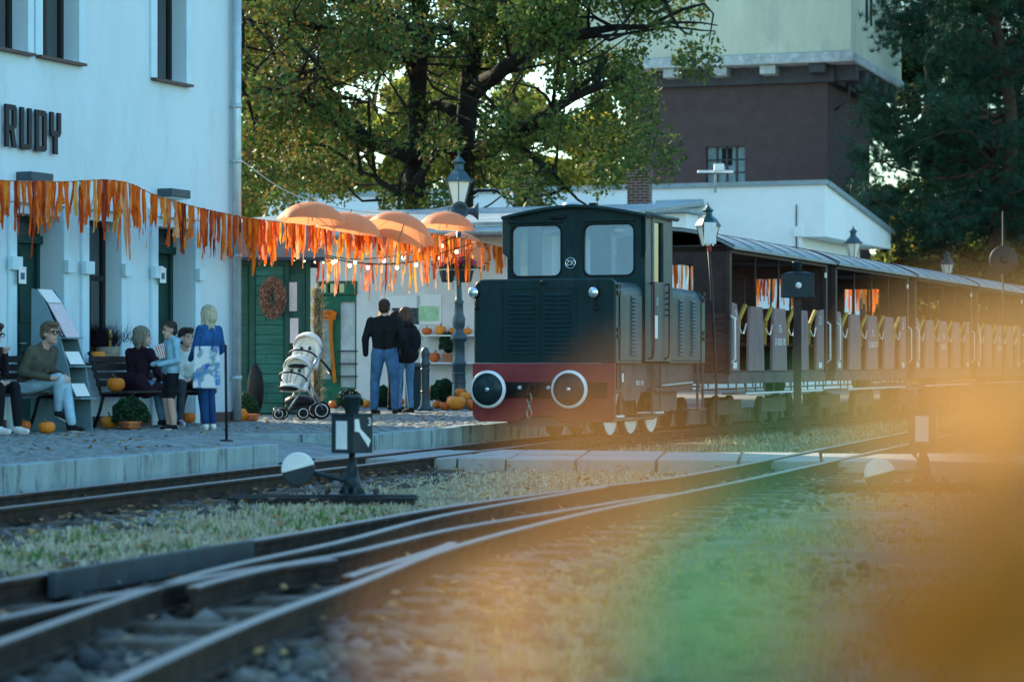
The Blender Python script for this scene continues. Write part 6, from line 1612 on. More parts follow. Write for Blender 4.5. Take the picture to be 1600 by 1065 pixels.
# ------------------------------------------------------------------ people: one continuous remeshed body each
def cap_mesh(mb, a, ra, b, rb, n=14):
    a, b = Vector(a), Vector(b); d = b-a; L = d.length
    if L < 1e-5: return mb.ell(a, (ra, ra, ra), n, 8)
    d /= L; u = Vector((0, 0, 1)) if abs(d.z) < .9 else Vector((1, 0, 0)); x = d.cross(u).normalized(); y = x.cross(d)
    rings = []
    for i in range(1, 5): t = math.pi/2*(1-i/4); rings.append((-math.sin(t)*ra, math.cos(t)*ra))
    for i in range(0, 4): t = math.pi/2*i/4; rings.append((L+math.sin(t)*rb, math.cos(t)*rb))
    vs = [a - d*ra]; fs = []
    for h, r in rings:
        for j in range(n): q = 2*math.pi*j/n; vs.append(a + d*h + (x*math.cos(q)+y*math.sin(q))*r)
    vs.append(b + d*rb); k = len(rings)
    for j in range(n): fs.append((0, 1+j, 1+(j+1) % n))
    for i in range(k-1):
        for j in range(n): fs.append((1+i*n+j, 1+(i+1)*n+j, 1+(i+1)*n+(j+1) % n, 1+i*n+(j+1) % n))
    for j in range(n): fs.append((1+(k-1)*n+j, len(vs)-1, 1+(k-1)*n+(j+1) % n))
    return mb.add(vs, fs, True)
def prim_dist(p, pr):
    if pr[0] == 'c':
        a, ra, b, rb = np.array(pr[1]), pr[2], np.array(pr[3]), pr[4]; ab = b-a; t = np.clip(((p-a)@ab)/max(1e-9, ab@ab), 0, 1)
        return np.linalg.norm(p-a-t[:,None]*ab, axis=1) - (ra+(rb-ra)*t)
    c, r = np.array(pr[1]), np.array(pr[2]); q = p-c
    if pr[4] is not None: q = q @ np.array(pr[4])
    k = np.linalg.norm(q/r, axis=1); return (k-1)*np.min(r)
def remesh(name, prims, voxel, mats, parent, smooth=4):
    """grow one closed surface over all shapes, then colour each face by the garment it belongs to"""
    mb = MB()
    for pr in prims:
        if pr[0] == 'c': cap_mesh(mb, pr[1], pr[2], pr[3], pr[4])
        else: mb.ell(pr[1], pr[2], 16, 12, pr[4])
    me0 = mb.mesh(name+'_raw'); bm = bmesh.new(); bm.from_mesh(me0); bmesh.ops.recalc_face_normals(bm, faces=bm.faces); bm.to_mesh(me0); bm.free()
    o = bpy.data.objects.new(name+'_raw', me0); COL.objects.link(o)
    m = o.modifiers.new('r', 'REMESH'); m.mode = 'VOXEL'; m.voxel_size = voxel; m.use_smooth_shade = True
    s = o.modifiers.new('s', 'SMOOTH'); s.iterations = smooth; s.factor = .5
    dg = bpy.context.evaluated_depsgraph_get(); me = bpy.data.meshes.new_from_object(o.evaluated_get(dg))
    bpy.data.objects.remove(o); bpy.data.meshes.remove(me0)
    me.name = name; me.materials.clear()
    n = len(me.polygons); ctr = np.zeros(n*3, np.float32); me.polygons.foreach_get('center', ctr); ctr = ctr.reshape(-1, 3).astype(float)
    tags = [pr[5] if pr[0] == 'c' else pr[3] for pr in prims]; names = sorted(set(tags))
    for k in names: me.materials.append(mats[k])
    D = np.stack([prim_dist(ctr, pr) for pr in prims], 1); mi = np.array([names.index(t) for t in tags])[D.argmin(1)]
    me.polygons.foreach_set('material_index', mi.astype(np.int32)); me.polygons.foreach_set('use_smooth', np.ones(n, bool)); me.update()
    return put(name, me, None, parent)
def V_(*a): return Vector(a)
def hand(pr, wrist, d, side, curl=.5, s=1.0, tag_='skin', thumb=1):
    """palm, four fingers of unequal length, thumb from the side of the palm"""
    d = Vector(d).normalized(); x = Vector(side); x = (x - d*x.dot(d)).normalized(); n = d.cross(x)*thumb
    w_ = Vector(wrist); k = w_ + d*.085*s
    pr.append(('c', tuple(w_), .024*s, tuple(w_+d*.03*s), .028*s, tag_))
    for i in range(3): pr.append(('c', tuple(w_+d*.03*s+x*(i-1)*.018*s), .019*s, tuple(k+x*(i-1)*.021*s), .016*s, tag_))
    for i, L in enumerate((.062, .072, .068, .052)):
        b = k + x*(i-1.5)*.0205*s; q1 = b + (d*math.cos(curl*.7) + n*math.sin(curl*.7))*L*.55*s; q2 = q1 + (d*math.cos(curl*1.9) + n*math.sin(curl*1.9))*L*.5*s
        pr.append(('c', tuple(b), .0105*s, tuple(q1), .0095*s, tag_)); pr.append(('c', tuple(q1), .0095*s, tuple(q2), .008*s, tag_))
    tb = w_ + d*.03*s - x*.026*s; t1 = tb + (d*.7 - x*.75 + n*.25).normalized()*.04*s; t2 = t1 + (d*.9 - x*.1 + n*.5).normalized()*.032*s
    pr.append(('c', tuple(tb), .0135*s, tuple(t1), .011*s, tag_)); pr.append(('c', tuple(t1), .011*s, tuple(t2), .009*s, tag_))
SKIN = mat('skin', (.52, .33, .26), .55, var=.08, scale=8)
EYE = mat('eye_dark', (.02, .018, .02), .3)
def hmat(n, c): return mat('hair_'+n, c, .5, var=.35, scale=25, stretch=(3, 3, .5), bump=.5, bscale=60)
def fab(n, c, var=.2, **k): return mat('cloth_'+n, c, .85, var=var, scale=7, bump=.9, bscale=9, **k)
def head(pr, c, yaw, pitch=0.0, s=1.0):
    """skull, jaw, nose, lips, ears; forward is +y turned by yaw, head tipped by pitch"""
    M = Matrix.Rotation(yaw, 3, 'Z') @ Matrix.Rotation(pitch, 3, 'X'); c = Vector(c)
    T = lambda v: tuple(c + M @ (Vector(v)*s)); RM = [[M[i][j] for j in range(3)] for i in range(3)]
    pr += [('e', T((0, -.012, .025)), (.076*s, .096*s, .096*s), 'skin', RM_(M)), ('e', T((0, .022, -.045)), (.058*s, .066*s, .072*s), 'skin', RM_(M)),
           ('c', T((0, .078, .015)), .010*s, T((0, .098, -.024)), .0125*s, 'skin'), ('e', T((0, .074, -.066)), (.026*s, .016*s, .009*s), 'skin', RM_(M)), ('e', T((0, .066, -.098)), (.024*s, .022*s, .018*s), 'skin', RM_(M)),
           ('e', T((.077, -.008, -.008)), (.010*s, .02*s, .03*s), 'skin', RM_(M)), ('e', T((-.077, -.008, -.008)), (.010*s, .02*s, .03*s), 'skin', RM_(M)),
           ('c', T((-.05, .068, .034)), .011*s, T((.05, .068, .034)), .011*s, 'skin')]
    return T, M
def RM_(M): return Matrix(M)
def face(par, T, M, s=1.0, glasses=False, brow=(.08, .05, .03)):
    b = MB()
    for x in (-.031, .031): b.ell(T((x, .081, .008)), (.011*s, .007*s, .008*s), 8, 6, M)
    b.build('eyes', EYE, par)
    b = MB()
    for x in (-1, 1): b.tube([T((x*.018, .088, .026)), T((x*.034, .087, .031)), T((x*.052, .074, .026))], .0045*s, 5)
    b.build('eyebrows', mat('brow_%.2f' % brow[0], brow, .7), par)
    MB().tube([T((-.022, .089, -.066)), T((0, .093, -.066)), T((.022, .089, -.066))], .004*s, 5).build('mouth', mat('lips', (.33, .14, .12), .5), par)
    if glasses:
        g_ = MB()
        for x in (-.034, .034): g_.tube([T((x+.029*math.cos(a), .101, .006+.022*math.sin(a))) for a in [i*math.pi/8 for i in range(16)]], .0042*s, 5, closed=True)
        g_.tube([T((-.006, .102, .01)), T((.006, .102, .01))], .004*s, 5)
        for x in (-1, 1): g_.tube([T((x*.062, .098, .012)), T((x*.082, .05, .012)), T((x*.082, -.02, .01))], .0042*s, 5)
        g_.build('glasses', M_pblk, par)
def hair(par, T, M, m, kind, s=1.0):
    """hair grown over the skull: cropped, short or long"""
    c = lambda v: T(v); pr = []
    if kind == 'crop': pr += [('e', c((0, -.022, .046)), (.081*s, .096*s, .086*s), 'h', M), ('e', c((0, -.05, -.01)), (.076*s, .062*s, .07*s), 'h', M)]
    elif kind == 'short': pr += [('e', c((0, -.02, .05)), (.086*s, .102*s, .09*s), 'h', M), ('e', c((0, -.05, 0)), (.083*s, .068*s, .08*s), 'h', M), ('e', c((.02, .055, .10)), (.06*s, .045*s, .03*s), 'h', M), ('e', c((-.03, .04, .10)), (.05*s, .05*s, .035*s), 'h', M)]
    else:
        L = {'bob': -.17, 'long': -.30, 'mid': -.22}[kind]
        pr += [('e', c((0, -.02, .045)), (.088*s, .104*s, .094*s), 'h', M), ('e', c((0, -.055, -.02)), (.092*s, .075*s, .11*s), 'h', M)]
        for x in (-.07, -.045, -.015, .015, .045, .07):
            y0 = -.03 - .045*(1-abs(x)/.07); pr.append(('c', c((x, y0, .0)), .036*s, c((x*1.12, y0-.012, L + .03*abs(x)/.07)), .020*s, 'h'))
        for x in (-.082, .082): pr.append(('c', c((x, .022, .03)), .022*s, c((x*1.08, .018, L*.75)), .016*s, 'h'))
    o = remesh('hair', pr, .009*s, {'h': m}, par, 3)
    me = o.data; n = len(me.vertices); co = np.zeros(n*3, np.float32); me.vertices.foreach_get('co', co); co = co.reshape(-1, 3); rr = np.random.default_rng(n)
    ph = np.arctan2(co[:,1]-co[:,1].mean(), co[:,0]-co[:,0].mean()); amp = .0045*np.sin(ph*23+co[:,2]*18) + .003*np.sin(ph*41+co[:,2]*9)
    cc = co.mean(0); d = co-cc; d[:,2] *= .2; d /= np.maximum(1e-6, np.linalg.norm(d, axis=1, keepdims=True)); co += d*amp[:,None]; me.vertices.foreach_set('co', co.reshape(-1)); me.update()
    return o
def shoe(pr, ankle, toe_dir, s=1.0, tag_='shoe', sole='sole'):
    a = Vector(ankle); d = Vector(toe_dir).normalized(); up = Vector((0, 0, 1)); h = a - up*.045*s - d*.03*s
    pr.append(('c', tuple(h), .040*s, tuple(a + d*.06*s - up*.045*s), .040*s, tag_)); pr.append(('c', tuple(a + d*.05*s - up*.045*s), .040*s, tuple(a + d*.16*s - up*.055*s), .031*s, tag_))
    pr.append(('c', tuple(a), .042*s, tuple(h + d*.02), .042*s, tag_)); pr.append(('c', tuple(h - up*.028*s), .026*s, tuple(a + d*.165*s - up*.075*s), .020*s, sole)); pr.append(('c', tuple(h - up*.028*s + d*.06), .032*s, tuple(a + d*.14*s - up*.074*s), .027*s, sole))
def limb2(pr, a, b, c, r, tag1, tag2=None):
    pr.append(('c', tuple(a), r[0], tuple(b), r[1], tag1)); pr.append(('c', tuple(b), r[1]*1.02, tuple(c), r[2], tag2 or tag1))
def torso(pr, pel, chest, shL, shR, tagt, tagl, w_=1.0, belly=.0):
    pel, chest, shL, shR = map(Vector, (pel, chest, shL, shR)); ax = (shR-shL).normalized(); mid = pel.lerp(chest, .5)
    for s in (-1, 1):
        pr.append(('c', tuple(pel+ax*.075*s*w_), .098*w_, tuple(pel+ax*.07*s*w_+V_(0,0,-.05)), .095*w_, tagl))
        pr.append(('c', tuple(pel+ax*.065*s*w_+V_(0,0,.06)), .098*w_+belly, tuple(mid+ax*.07*s*w_), .100*w_+belly, tagt)); pr.append(('c', tuple(mid+ax*.07*s*w_), .100*w_+belly, tuple(chest+ax*.085*s*w_), .108*w_, tagt))
        sh = shR if s > 0 else shL; pr.append(('c', tuple(chest+ax*.06*s*w_+V_(0,0,.03)), .092*w_, tuple(sh+V_(0,0,-.03)), .060*w_, tagt)); pr.append(('c', tuple((shL+shR)/2+V_(0,0,.055)), .05*w_, tuple(sh+V_(0,0,-.012)), .046*w_, tagt))
    top = (shL+shR)/2; pr.append(('c', tuple(chest), .11*w_, tuple(top+V_(0,0,.0)), .075*w_, tagt))
def person(label, loc, rz, group=None):
    return thing('person', label, 'person', tuple(loc), rz, group)
SHD = fab('shoe_black', (.014, .015, .018)); SOLW = mat('white_sole', (.68, .69, .68), .6, var=.1); SHW = fab('shoe_white', (.66, .67, .66), .12)
def standing(o, h, m, width=1.0, headyaw=0.0, headpitch=0.0, arms=None, stance=.10, kind='short', hairm=None, glasses=False, extra=None, child=False, knees=None, toe=(.15, -.15), lean=0.0, shin='legs', hip_y=0.0):
    """upright figure of height h in local axes: x right, y forward"""
    k = h/1.75; pr = []; w_ = width*k
    pel, chest = V_(0, hip_y, .97*k), V_(0, hip_y*.3 + lean, 1.30*k); shL, shR = V_(-.175*w_*1.02, lean*1.1-.01, 1.42*k), V_(.175*w_*1.02, lean*1.1-.01, 1.42*k)
    torso(pr, pel, chest, shL, shR, 'top', 'legs', w_)
    for s, ty in ((-1, toe[0]), (1, toe[1])):
        kx = knees[0 if s < 0 else 1] if knees else (0, .02); hip = pel + V_(s*.085*w_, 0, -.06*k); an = V_(s*stance*k, kx[1]*.6-.02, .085*k); kn = V_(s*stance*.95*k, kx[1]+.01, .50*k)
        limb2(pr, hip, kn, an + V_(0, 0, .03*k), (.098*w_, .066*w_, .052*w_), 'legs', shin); shoe(pr, an, (math.sin(ty), math.cos(ty), 0), k)
    hs = [(V_(-.235*w_, -.02+lean, 1.14*k), V_(-.24*w_, .06+lean, .90*k)), (V_(.235*w_, -.02+lean, 1.14*k), V_(.24*w_, .06+lean, .90*k))]
    if arms: hs = [(V_(*a)*k, V_(*b)*k) for a, b in arms]
    for s, sh, (el, wr) in ((-1, shL, hs[0]), (1, shR, hs[1])):
        limb2(pr, sh, el, wr, (.062*w_, .050*w_, .038*w_), 'top', 'sleeve' if 'sleeve' in m else 'top')
        if m.get('skin'): hand(pr, wr, wr-el, (0, 1, 0) if abs((wr-el).normalized().y) < .8 else (0, 0, 1), .5, k*(1.05 if child else 1), thumb=-s)
    hd = V_(0, lean*1.4+.02, h - .125*k*(1.08 if child else 1)); hsz = k*(1.18 if child else 1.08)
    pr.append(('c', (0, lean*1.15-.01, 1.42*k), .056*k, tuple(hd+V_(0, -.02, -.06*k)), .052*k, 'skin'))
    T, M = head(pr, hd, headyaw, headpitch, hsz)
    if extra: extra(pr, k)
    b = remesh('body', pr, .0095, {**{'skin': SKIN, 'sole': SOLW, 'shoe': SHD}, **m}, o)
    hair(o, T, M, hairm, kind, hsz); face(o, T, M, hsz, glasses)
    return b, T, M, k
# person-local forward (+y) turned so that it looks along a world direction
def rz_to(dx, dy): return math.atan2(-dx, dy)
JEANS = fab('jeans_blue', (.045, .13, .26), .3); JEAND = fab('jeans_dark', (.012, .05, .15), .3)
# the couple in front of the poster
p = G(601, 647, PZ); o = person('man in a black sweater and jeans seen from behind', p, rz_to(.06, 1))
standing(o, 1.81, {'top': fab('black_sweater', (.006, .010, .013)), 'legs': JEANS}, 1.16, R(-8), 0, [((-.29, -.06, 1.15), (-.29, -.02, .92)), ((.29, -.06, 1.15), (.27, .10, .95))], .16, 'crop', hmat('dark', (.035, .025, .02)), toe=(.35, -.25))
def vest(pr, k):
    pr += [('c', (0, -.10*k, 1.02*k), .17*k, (0, -.08*k, 1.28*k), .16*k, 'vest'), ('c', (-.07*k, -.06*k, .98*k), .15*k, (.07*k, -.06*k, .98*k), .15*k, 'vest'), ('c', (-.10*k, -.06*k, 1.40*k), .085*k, (.10*k, -.06*k, 1.40*k), .085*k, 'vest'), ('c', (-.06*k, -.10*k, 1.47*k), .06*k, (.06*k, -.10*k, 1.47*k), .06*k, 'vest'),
           ('e', (.10*k, -.20*k, 1.22*k), (.12*k, .09*k, .20*k), 'vest', None)]
p = G(633, 645, PZ); o = person('woman in a black padded vest and jeans beside the man', p, rz_to(-.35, .95))
standing(o, 1.70, {'top': fab('striped_top', (.55, .56, .55), .5), 'legs': fab('jeans_pale', (.09, .22, .38), .25), 'vest': fab('vest_black', (.010, .013, .017)), 'shoe': SHD}, .96, R(38), R(-4), [((-.24, .06, 1.15), (-.12, .25, 1.05)), ((.24, -.02, 1.14), (.22, .12, .92))], .11, 'mid', hmat('brown', (.10, .065, .045)), extra=vest, toe=(-.3, -.5), knees=((0, .03), (0, .08)))
p = G(617, 641, PZ); o = person('figure in black mostly hidden behind the couple', p, rz_to(.5, .85))
standing(o, 1.68, {'top': fab('black_coat', (.008, .009, .012)), 'legs': fab('black_trousers', (.007, .008, .010))}, .98, 0, 0, None, .09, 'short', hmat('black', (.012, .010, .010)))
# blonde woman with a floral bag
p = G(326, 671, PZ); o = person('blonde woman in a blue denim jacket and jeans seen from behind', p, rz_to(-.80, .55))
bl, T_, M_, k_ = standing(o, 1.50, {'top': fab('denim_jacket', (.018, .085, .24), .3), 'legs': JEAND, 'shoe': SHW}, 1.06, R(8), 0, [((-.25, .04, 1.14), (-.16, .20, 1.0)), ((.26, -.03, 1.14), (.20, .14, 1.02))], .075, 'long', hmat('blonde', (.48, .42, .30)), toe=(.5, .25))
def bagmat():
    m = mat('floral_bag', (.72, .74, .76), .7, var=.06); N = m.node_tree.nodes; L = m.node_tree.links; tc = N.new('ShaderNodeTexCoord')
    v = N.new('ShaderNodeTexVoronoi'); v.inputs['Scale'].default_value = 16; n_ = N.new('ShaderNodeTexNoise'); n_.inputs['Scale'].default_value = 5; n_.inputs['Detail'].default_value = 3
    L.new(tc.outputs['Object'], v.inputs['Vector']); L.new(tc.outputs['Object'], n_.inputs['Vector'])
    r1 = N.new('ShaderNodeValToRGB'); e = r1.color_ramp.elements; e[0].color = (.03,.10,.36,1); e[1].color = (.55,.6,.75,1); e.new(.3).color = (.08,.22,.5,1); e.new(.6).color = (.16,.34,.36,1); e.new(.8).color = (.36,.26,.5,1)
    L.new(v.outputs['Color'], r1.inputs['Fac']); r2 = N.new('ShaderNodeValToRGB'); r2.color_ramp.elements[0].position = .48; r2.color_ramp.elements[1].position = .55
    L.new(n_.outputs['Fac'], r2.inputs['Fac']); mx = N.new('ShaderNodeMix'); mx.data_type = 'RGBA'; mx.inputs['A'].default_value = (.72,.74,.76,1); L.new(r2.outputs['Color'], mx.inputs['Factor']); L.new(r1.outputs['Color'], mx.inputs['B'])
    L.new(mx.outputs['Result'], N['Principled BSDF'].inputs['Base Color']); return m
bp = P(323, 573, p.y-.24); bg_ = thing('tote_bag', 'white tote bag printed with blue flowers on the blonde woman', 'bag', tuple(bp), R(-6))
bb_ = MB().add([(-.165,-.05,-.26),(.165,-.05,-.26),(.165,.05,-.26),(-.165,.05,-.26),(-.155,-.025,.25),(.15,-.025,.25),(.15,.025,.25),(-.155,.025,.25)], [(3,2,1,0),(4,5,6,7),(0,1,5,4),(1,2,6,5),(2,3,7,6),(3,0,4,7)]).build('bag_body', bagmat(), bg_, bevel=.02)
for x in (-.08, .07): MB().bar((x, -.03, .20), (x+.01, -.02, .36), .028, .008).build('bag_handle', JEAND, bg_)
# boy with a popcorn box
p = G(267, 671, PZ); o = person('boy in a pale blue hoodie and black shorts holding a paper box', p, rz_to(-.86, -.5))
def hood(pr, k): pr += [('c', (-.07*k, -.09*k, 1.44*k), .062*k, (.07*k, -.09*k, 1.44*k), .062*k, 'top'), ('c', (-.085*k, 0, .78*k), .098*k, (-.09*k, .02, .60*k), .092*k, 'legs'), ('c', (.085*k, 0, .78*k), .098*k, (.09*k, .02, .60*k), .092*k, 'legs'), ('c', (-.09*k, 0, .98*k), .118*k, (.09*k, 0, .98*k), .118*k, 'top')]
standing(o, 1.31, {'top': fab('hoodie_blue', (.26, .46, .56)), 'legs': fab('shorts_black', (.010, .012, .016)), 'bare': SKIN, 'shoe': SHD}, 1.05, R(-6), R(-5), [((-.25, -.02, 1.12), (-.12, .26, 1.06)), ((.25, -.02, 1.12), (.12, .27, 1.06))], .09, 'crop', hmat('darkbrown', (.05, .035, .025)), extra=hood, child=True, shin='bare', toe=(.2, -.3))
bx_ = P(251, 549, p.y-.10); pb_ = thing('popcorn_box', 'striped paper snack box in the hands of the boy', 'box', tuple(bx_), R(12)); pb_.rotation_euler = (R(8), R(-16), R(12))
MB().add([(-.04,-.03,-.08),(.04,-.03,-.08),(.04,.03,-.08),(-.04,.03,-.08),(-.06,-.04,.085),(.06,-.04,.085),(.06,.04,.085),(-.06,.04,.085)], [(3,2,1,0),(4,5,6,7),(0,1,5,4),(1,2,6,5),(2,3,7,6),(3,0,4,7)]).build('carton', mat('carton_white', (.68, .62, .6), .7, var=.1), pb_)
for i in range(4): MB().add([(-.034+.022*i,-.0315,-.078),(-.026+.022*i,-.0315,-.078),(-.036+.028*i,-.0405,.083),(-.048+.028*i,-.0405,.083)], [(0,1,2,3)]).build('stripe', mat('carton_red', (.42, .09, .09), .7), pb_)
# ---- seated figures
def seated(o, m, k=1.0, seat=.46, headyaw=0.0, headpitch=0.0, legs=None, arms=None, kind='short', hairm=None, glasses=False, extra=None, lean=.06, width=1.0, turn=0.0, toes=None):
    pr = []; pel, chest = V_(0, 0, seat+.12), V_(0, lean, seat+.42*k); shL, shR = V_(-.185*width, lean*1.25, seat+.55*k), V_(.185*width, lean*1.25, seat+.55*k)
    torso(pr, pel, chest, shL, shR, 'top', 'legs', width*k)
    L = legs or [((-.11, .44, seat+.06), (-.11, .46, .10)), ((.11, .44, seat+.06), (.11, .46, .10))]
    for i, (kn, an) in enumerate(L):
        hip = pel + V_((-1, 1)[i]*.09, .02, -.03); limb2(pr, hip, kn, V_(*an)+V_(0, 0, .03), (.092*width, .064*width, .050*width), 'legs', 'shin' if 'shin' in m else 'legs')
        shoe(pr, an, (toes[i] if toes else (0, 1, 0)), k)
    A = arms or [((-.24, .12, seat+.27), (-.10, .32, seat+.18)), ((.24, .12, seat+.27), (.10, .32, seat+.18))]
    for i, (el, wr) in enumerate(A):
        limb2(pr, (shL, shR)[i], el, wr, (.060*width, .050*width, .036*width), 'top'); hand(pr, wr, Vector(wr)-Vector(el), (1, 0, 0), .7, k, thumb=(1, -1)[i])
    hd = V_(0, lean*1.75+.03, seat+.755*k); pr.append(('c', (0, lean*1.3, seat+.55*k), .056*k, tuple(hd+V_(0, -.02, -.06)), .052*k, 'skin'))
    k2 = k*1.1; T, M = head(pr, hd, headyaw, headpitch, k2)
    if extra: extra(pr, k)
    b = remesh('body', pr, .0095, {**{'skin': SKIN, 'sole': SOLW, 'shoe': SHD}, **m}, o); hair(o, T, M, hairm, kind, k2); face(o, T, M, k2, glasses)
    return b
wn_ = rz_to(WALL.n.x, WALL.n.y); wd_ = rz_to(WALL.d.x, WALL.d.y)
def onbench(px, x=.48): q = WALL.w(x, wy(px, x), PZ); return q
o = person('man with glasses in a khaki sweater sitting with crossed legs', onbench(45, .50), wn_ + R(-4))
seated(o, {'top': fab('khaki_sweater', (.085, .082, .062)), 'legs': fab('pale_jeans', (.30, .47, .58), .2)}, 0.97, .42, R(-6), R(2), legs=[((-.06, .47, .56), (-.02, .60, .10)), ((.04, .46, .63), (-.02, .42, .26))], arms=[((-.25, .13, .72), (-.08, .44, .66)), ((.26, .10, .70), (.14, .40, .64))], kind='short', hairm=hmat('sandy', (.14, .10, .065)), glasses=True, lean=.16, width=1.08, toes=[(0, 1, -.05), (-.1, .9, -.35)])
o = person('person in dark clothes and white trainers cut by the photo edge', onbench(-30, .56), wn_ + R(-10))
seated(o, {'top': fab('dark_top', (.02, .016, .025)), 'legs': fab('black_jeans', (.008, .009, .012)), 'shoe': SHW}, .94, .42, R(-4), R(-8), legs=[((-.09, .44, .54), (-.07, .50, .10)), ((.12, .42, .54), (.14, .42, .10))], arms=[((-.24, .14, .70), (-.08, .30, .92)), ((.24, .12, .70), (.12, .40, .60))], kind='short', hairm=hmat('darkbrown', (.05, .035, .025)), glasses=True, lean=.10)
def coat(pr, k): pr += [('c', (-.12, -.02, .50), .115, (.12, -.02, .50), .115, 'top'), ('c', (-.10, .05, .46), .10, (-.11, .22, .50), .092, 'top'), ('c', (.10, .05, .46), .10, (.11, .22, .50), .092, 'top'), ('c', (-.09, -.06, .58), .11, (.09, -.06, .58), .11, 'top')]
o = person('woman in a dark burgundy coat sitting sideways on the bench', onbench(214, .50), wd_ + R(-16))
seated(o, {'top': fab('burgundy_coat', (.026, .010, .020)), 'legs': fab('blue_jeans_w', (.10, .22, .34), .2)}, .95, .42, R(-44), 0, kind='bob', hairm=hmat('ombre', (.22, .19, .14)), extra=coat, lean=.04, width=1.02, legs=[((-.10, .42, .52), (-.06, .48, .09)), ((.10, .42, .52), (.12, .52, .09))])
o = person('seated person in a white jacket behind the boy', onbench(283, .50), wn_ + R(-40))
seated(o, {'top': fab('white_jacket', (.52, .60, .60), .12), 'legs': fab('grey_trousers', (.035, .045, .050)), 'shoe': fab('lilac_shoe', (.42, .38, .45), .1)}, .94, .42, R(20), R(4), kind='short', hairm=hmat('dark', (.035, .025, .02)), lean=.10, legs=[((-.12, .42, .54), (-.16, .44, .09)), ((.14, .42, .54), (.2, .52, .09))])
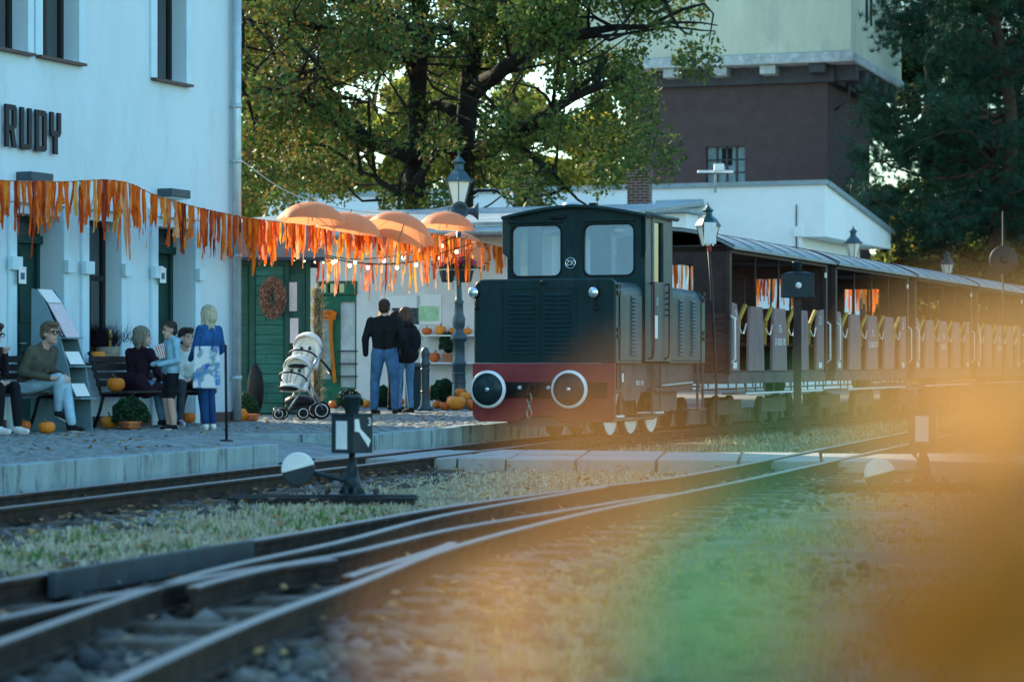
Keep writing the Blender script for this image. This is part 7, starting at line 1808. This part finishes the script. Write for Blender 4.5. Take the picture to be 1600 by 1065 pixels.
# ------------------------------------------------------------------ autumn shrub right in front of the lens, far out of focus
def near_shrub():
    r = np.random.default_rng(90)
    t = thing('autumn_shrub', 'blurred autumn shrub with orange and green leaves close to the lens', 'shrub', (.14, .60, 0))
    ox, oy = .14, .60
    tb = MB()
    def leaf(px, py, Y, size, m, ang, tiltv, n='leaf'):
        p = P(px, py, Y); L = size; w_ = size*.34
        pts = [(-.5, 0), (-.3, .62), (0, 1), (.28, .78), (.5, .0), (.28, -.78), (0, -1), (-.3, -.62)]
        vs = [(a*L, b*w_, .05*L*(a*a*4-abs(b))) for a, b in pts] + [(0, 0, .03*L)]
        Rm = Matrix.Rotation(ang, 3, 'Y') @ Matrix.Rotation(tiltv[0], 3, 'X') @ Matrix.Rotation(tiltv[1], 3, 'Z')
        c = Vector((p.x-ox, p.y-oy, p.z))
        o = MB().add([c + Rm @ Vector(v) for v in vs], [(8, i, (i+1) % 8) for i in range(8)], True).build(n, m, t)
        return c
    MO = leafmat('near_orange_leaf', [(.62,.27,.07), (.66,.33,.10)], .5); MY = leafmat('near_amber_leaf', [(.62,.36,.12), (.60,.31,.09)], .5)
    MGn = leafmat('near_green_leaf', [(.10,.30,.12), (.14,.36,.15)], .5); MBn = leafmat('near_shaded_russet_leaf', [(.34,.13,.012), (.40,.17,.02)], .3)  # russet tone holds the dark shading of the lower right corner
    L = []
    # (photo pixel, distance, size in metres, tone)
    spec = [(1010,675,.46,.018,MO), (880,800,.46,.018,MO), (960,740,.52,.026,MO), (690,1010,.50,.022,MO), (800,1000,.50,.026,MY), (880,960,.52,.022,MO),
            (1070,880,.50,.032,MGn), (1100,930,.52,.032,MGn), (1010,990,.50,.030,MGn), (1020,1060,.50,.028,MGn), (1150,840,.52,.018,MGn), (1270,700,.54,.020,MGn), (1190,900,.52,.022,MGn), (1570,790,.54,.022,MGn), (1120,1040,.50,.026,MGn),
            (1450,590,.54,.028,MY), (1570,560,.54,.030,MY), (1390,640,.54,.024,MY), (1500,650,.52,.030,MO), (1600,640,.52,.034,MY), (1540,700,.52,.030,MO), (1650,560,.54,.034,MY), (1640,700,.52,.034,MO), (1450,720,.52,.022,MY),
            (1340,930,.50,.028,MBn), (1250,1040,.50,.032,MBn), (1430,930,.50,.036,MBn), (1540,880,.50,.040,MBn), (1390,1040,.50,.040,MBn), (1520,980,.50,.044,MBn), (1620,930,.50,.046,MBn), (1630,1060,.50,.046,MBn), (1500,1070,.50,.044,MBn), (1480,850,.52,.028,MO), (1600,820,.52,.032,MBn), (1660,860,.5,.04,MBn)]
    for (px, py, Y, s, m) in spec:
        Y, s = Y*.86, s*(.66 if px < 1250 else .76)
        L.append(leaf(px, py, Y, s, m, r.uniform(-1.2, 1.2), (R(90) + r.normal(0, .45), r.normal(0, .5))))
    # the rest of the plant below the view
    for i in range(220):
        a = r.uniform(0, 6.28); q = .16*math.sqrt(r.random()); z = .25 + .66*r.random(); m = [MO, MY, MGn, MBn][int(r.integers(0, 4))]
        Yw = oy + math.sin(a)*q*.8; Xw = ox + math.cos(a)*q
        px = 800 + FPX*Xw/Yw; py = HOR - FPX*(z-CAMZ)/Yw
        if py < 1090: continue
        leaf(px, py, Yw, r.uniform(.03, .06), m, r.uniform(-3, 3), (r.uniform(0, 3), r.normal(0, .6)))
    MSt = mat('shrub_stem', (.10, .06, .035), .8)
    for i, c in enumerate(L):
        if i % 2: continue
        b = Vector((r.normal(0, .03), r.normal(0, .03), 0)); midp = b.lerp(c, .55) + Vector((.05, .02, -.06))
        tb.tube([b, midp, c - Vector((0, 0, .004))], [.004, .0025, .0008], 5)
    tb.build('stems', MSt, t)
near_shrub()

# fallen leaves scattered on paving, gravel and grass
r = np.random.default_rng(95); n = 5200
Yl = 9 + 36*r.random(n)**.8; Xl = r.uniform(-.21, .2, n)*Yl
ke = np.interp(Yl, [p[1] for p in KE], [p[0] for p in KE]); onp = Xl < ke - .1
lw = (Xl-WALL.o.x)*WALL.n.x + (Yl-WALL.o.y)*WALL.n.y; la = (Xl-WALL.o.x)*WALL.d.x + (Yl-WALL.o.y)*WALL.d.y
ok = ~((lw < .05) & (la < .1)) & ~(onp & (r.random(n) < .45))
tq = (Xl-KA.x)*_kn.x + (Yl-KA.y)*_kn.y; ta = (Xl-KA.x)*_kd.x + (Yl-KA.y)*_kd.y
ok &= ~((tq > -1.75) & (tq < .1) & (ta > -.1) & (ta < 3.95)); Xl, Yl, onp = Xl[ok], Yl[ok], onp[ok]; n = len(Xl)
c = np.stack([Xl, Yl, np.where(onp, PZ + .012, .05 + .03*r.random(n))], -1)
a = r.uniform(0, 6.28, n); s = r.uniform(.018, .045, n)[:, None]; d1 = np.stack([np.cos(a), np.sin(a), r.normal(0, .25, n)], -1); d2 = np.stack([-np.sin(a), np.cos(a), r.normal(0, .25, n)], -1)
o = quads('fallen_leaves', np.stack([c-d1*s, c-d2*s*.6, c+d1*s, c+d2*s*.6], 1), leafmat('fallen_leaf', [(.16,.07,.02), (.32,.16,.04), (.42,.24,.06), (.22,.11,.04), (.5,.32,.08)], .2)); tag(o, 'brown and yellow fallen leaves scattered over paving and grass', 'leaves', kind='stuff')
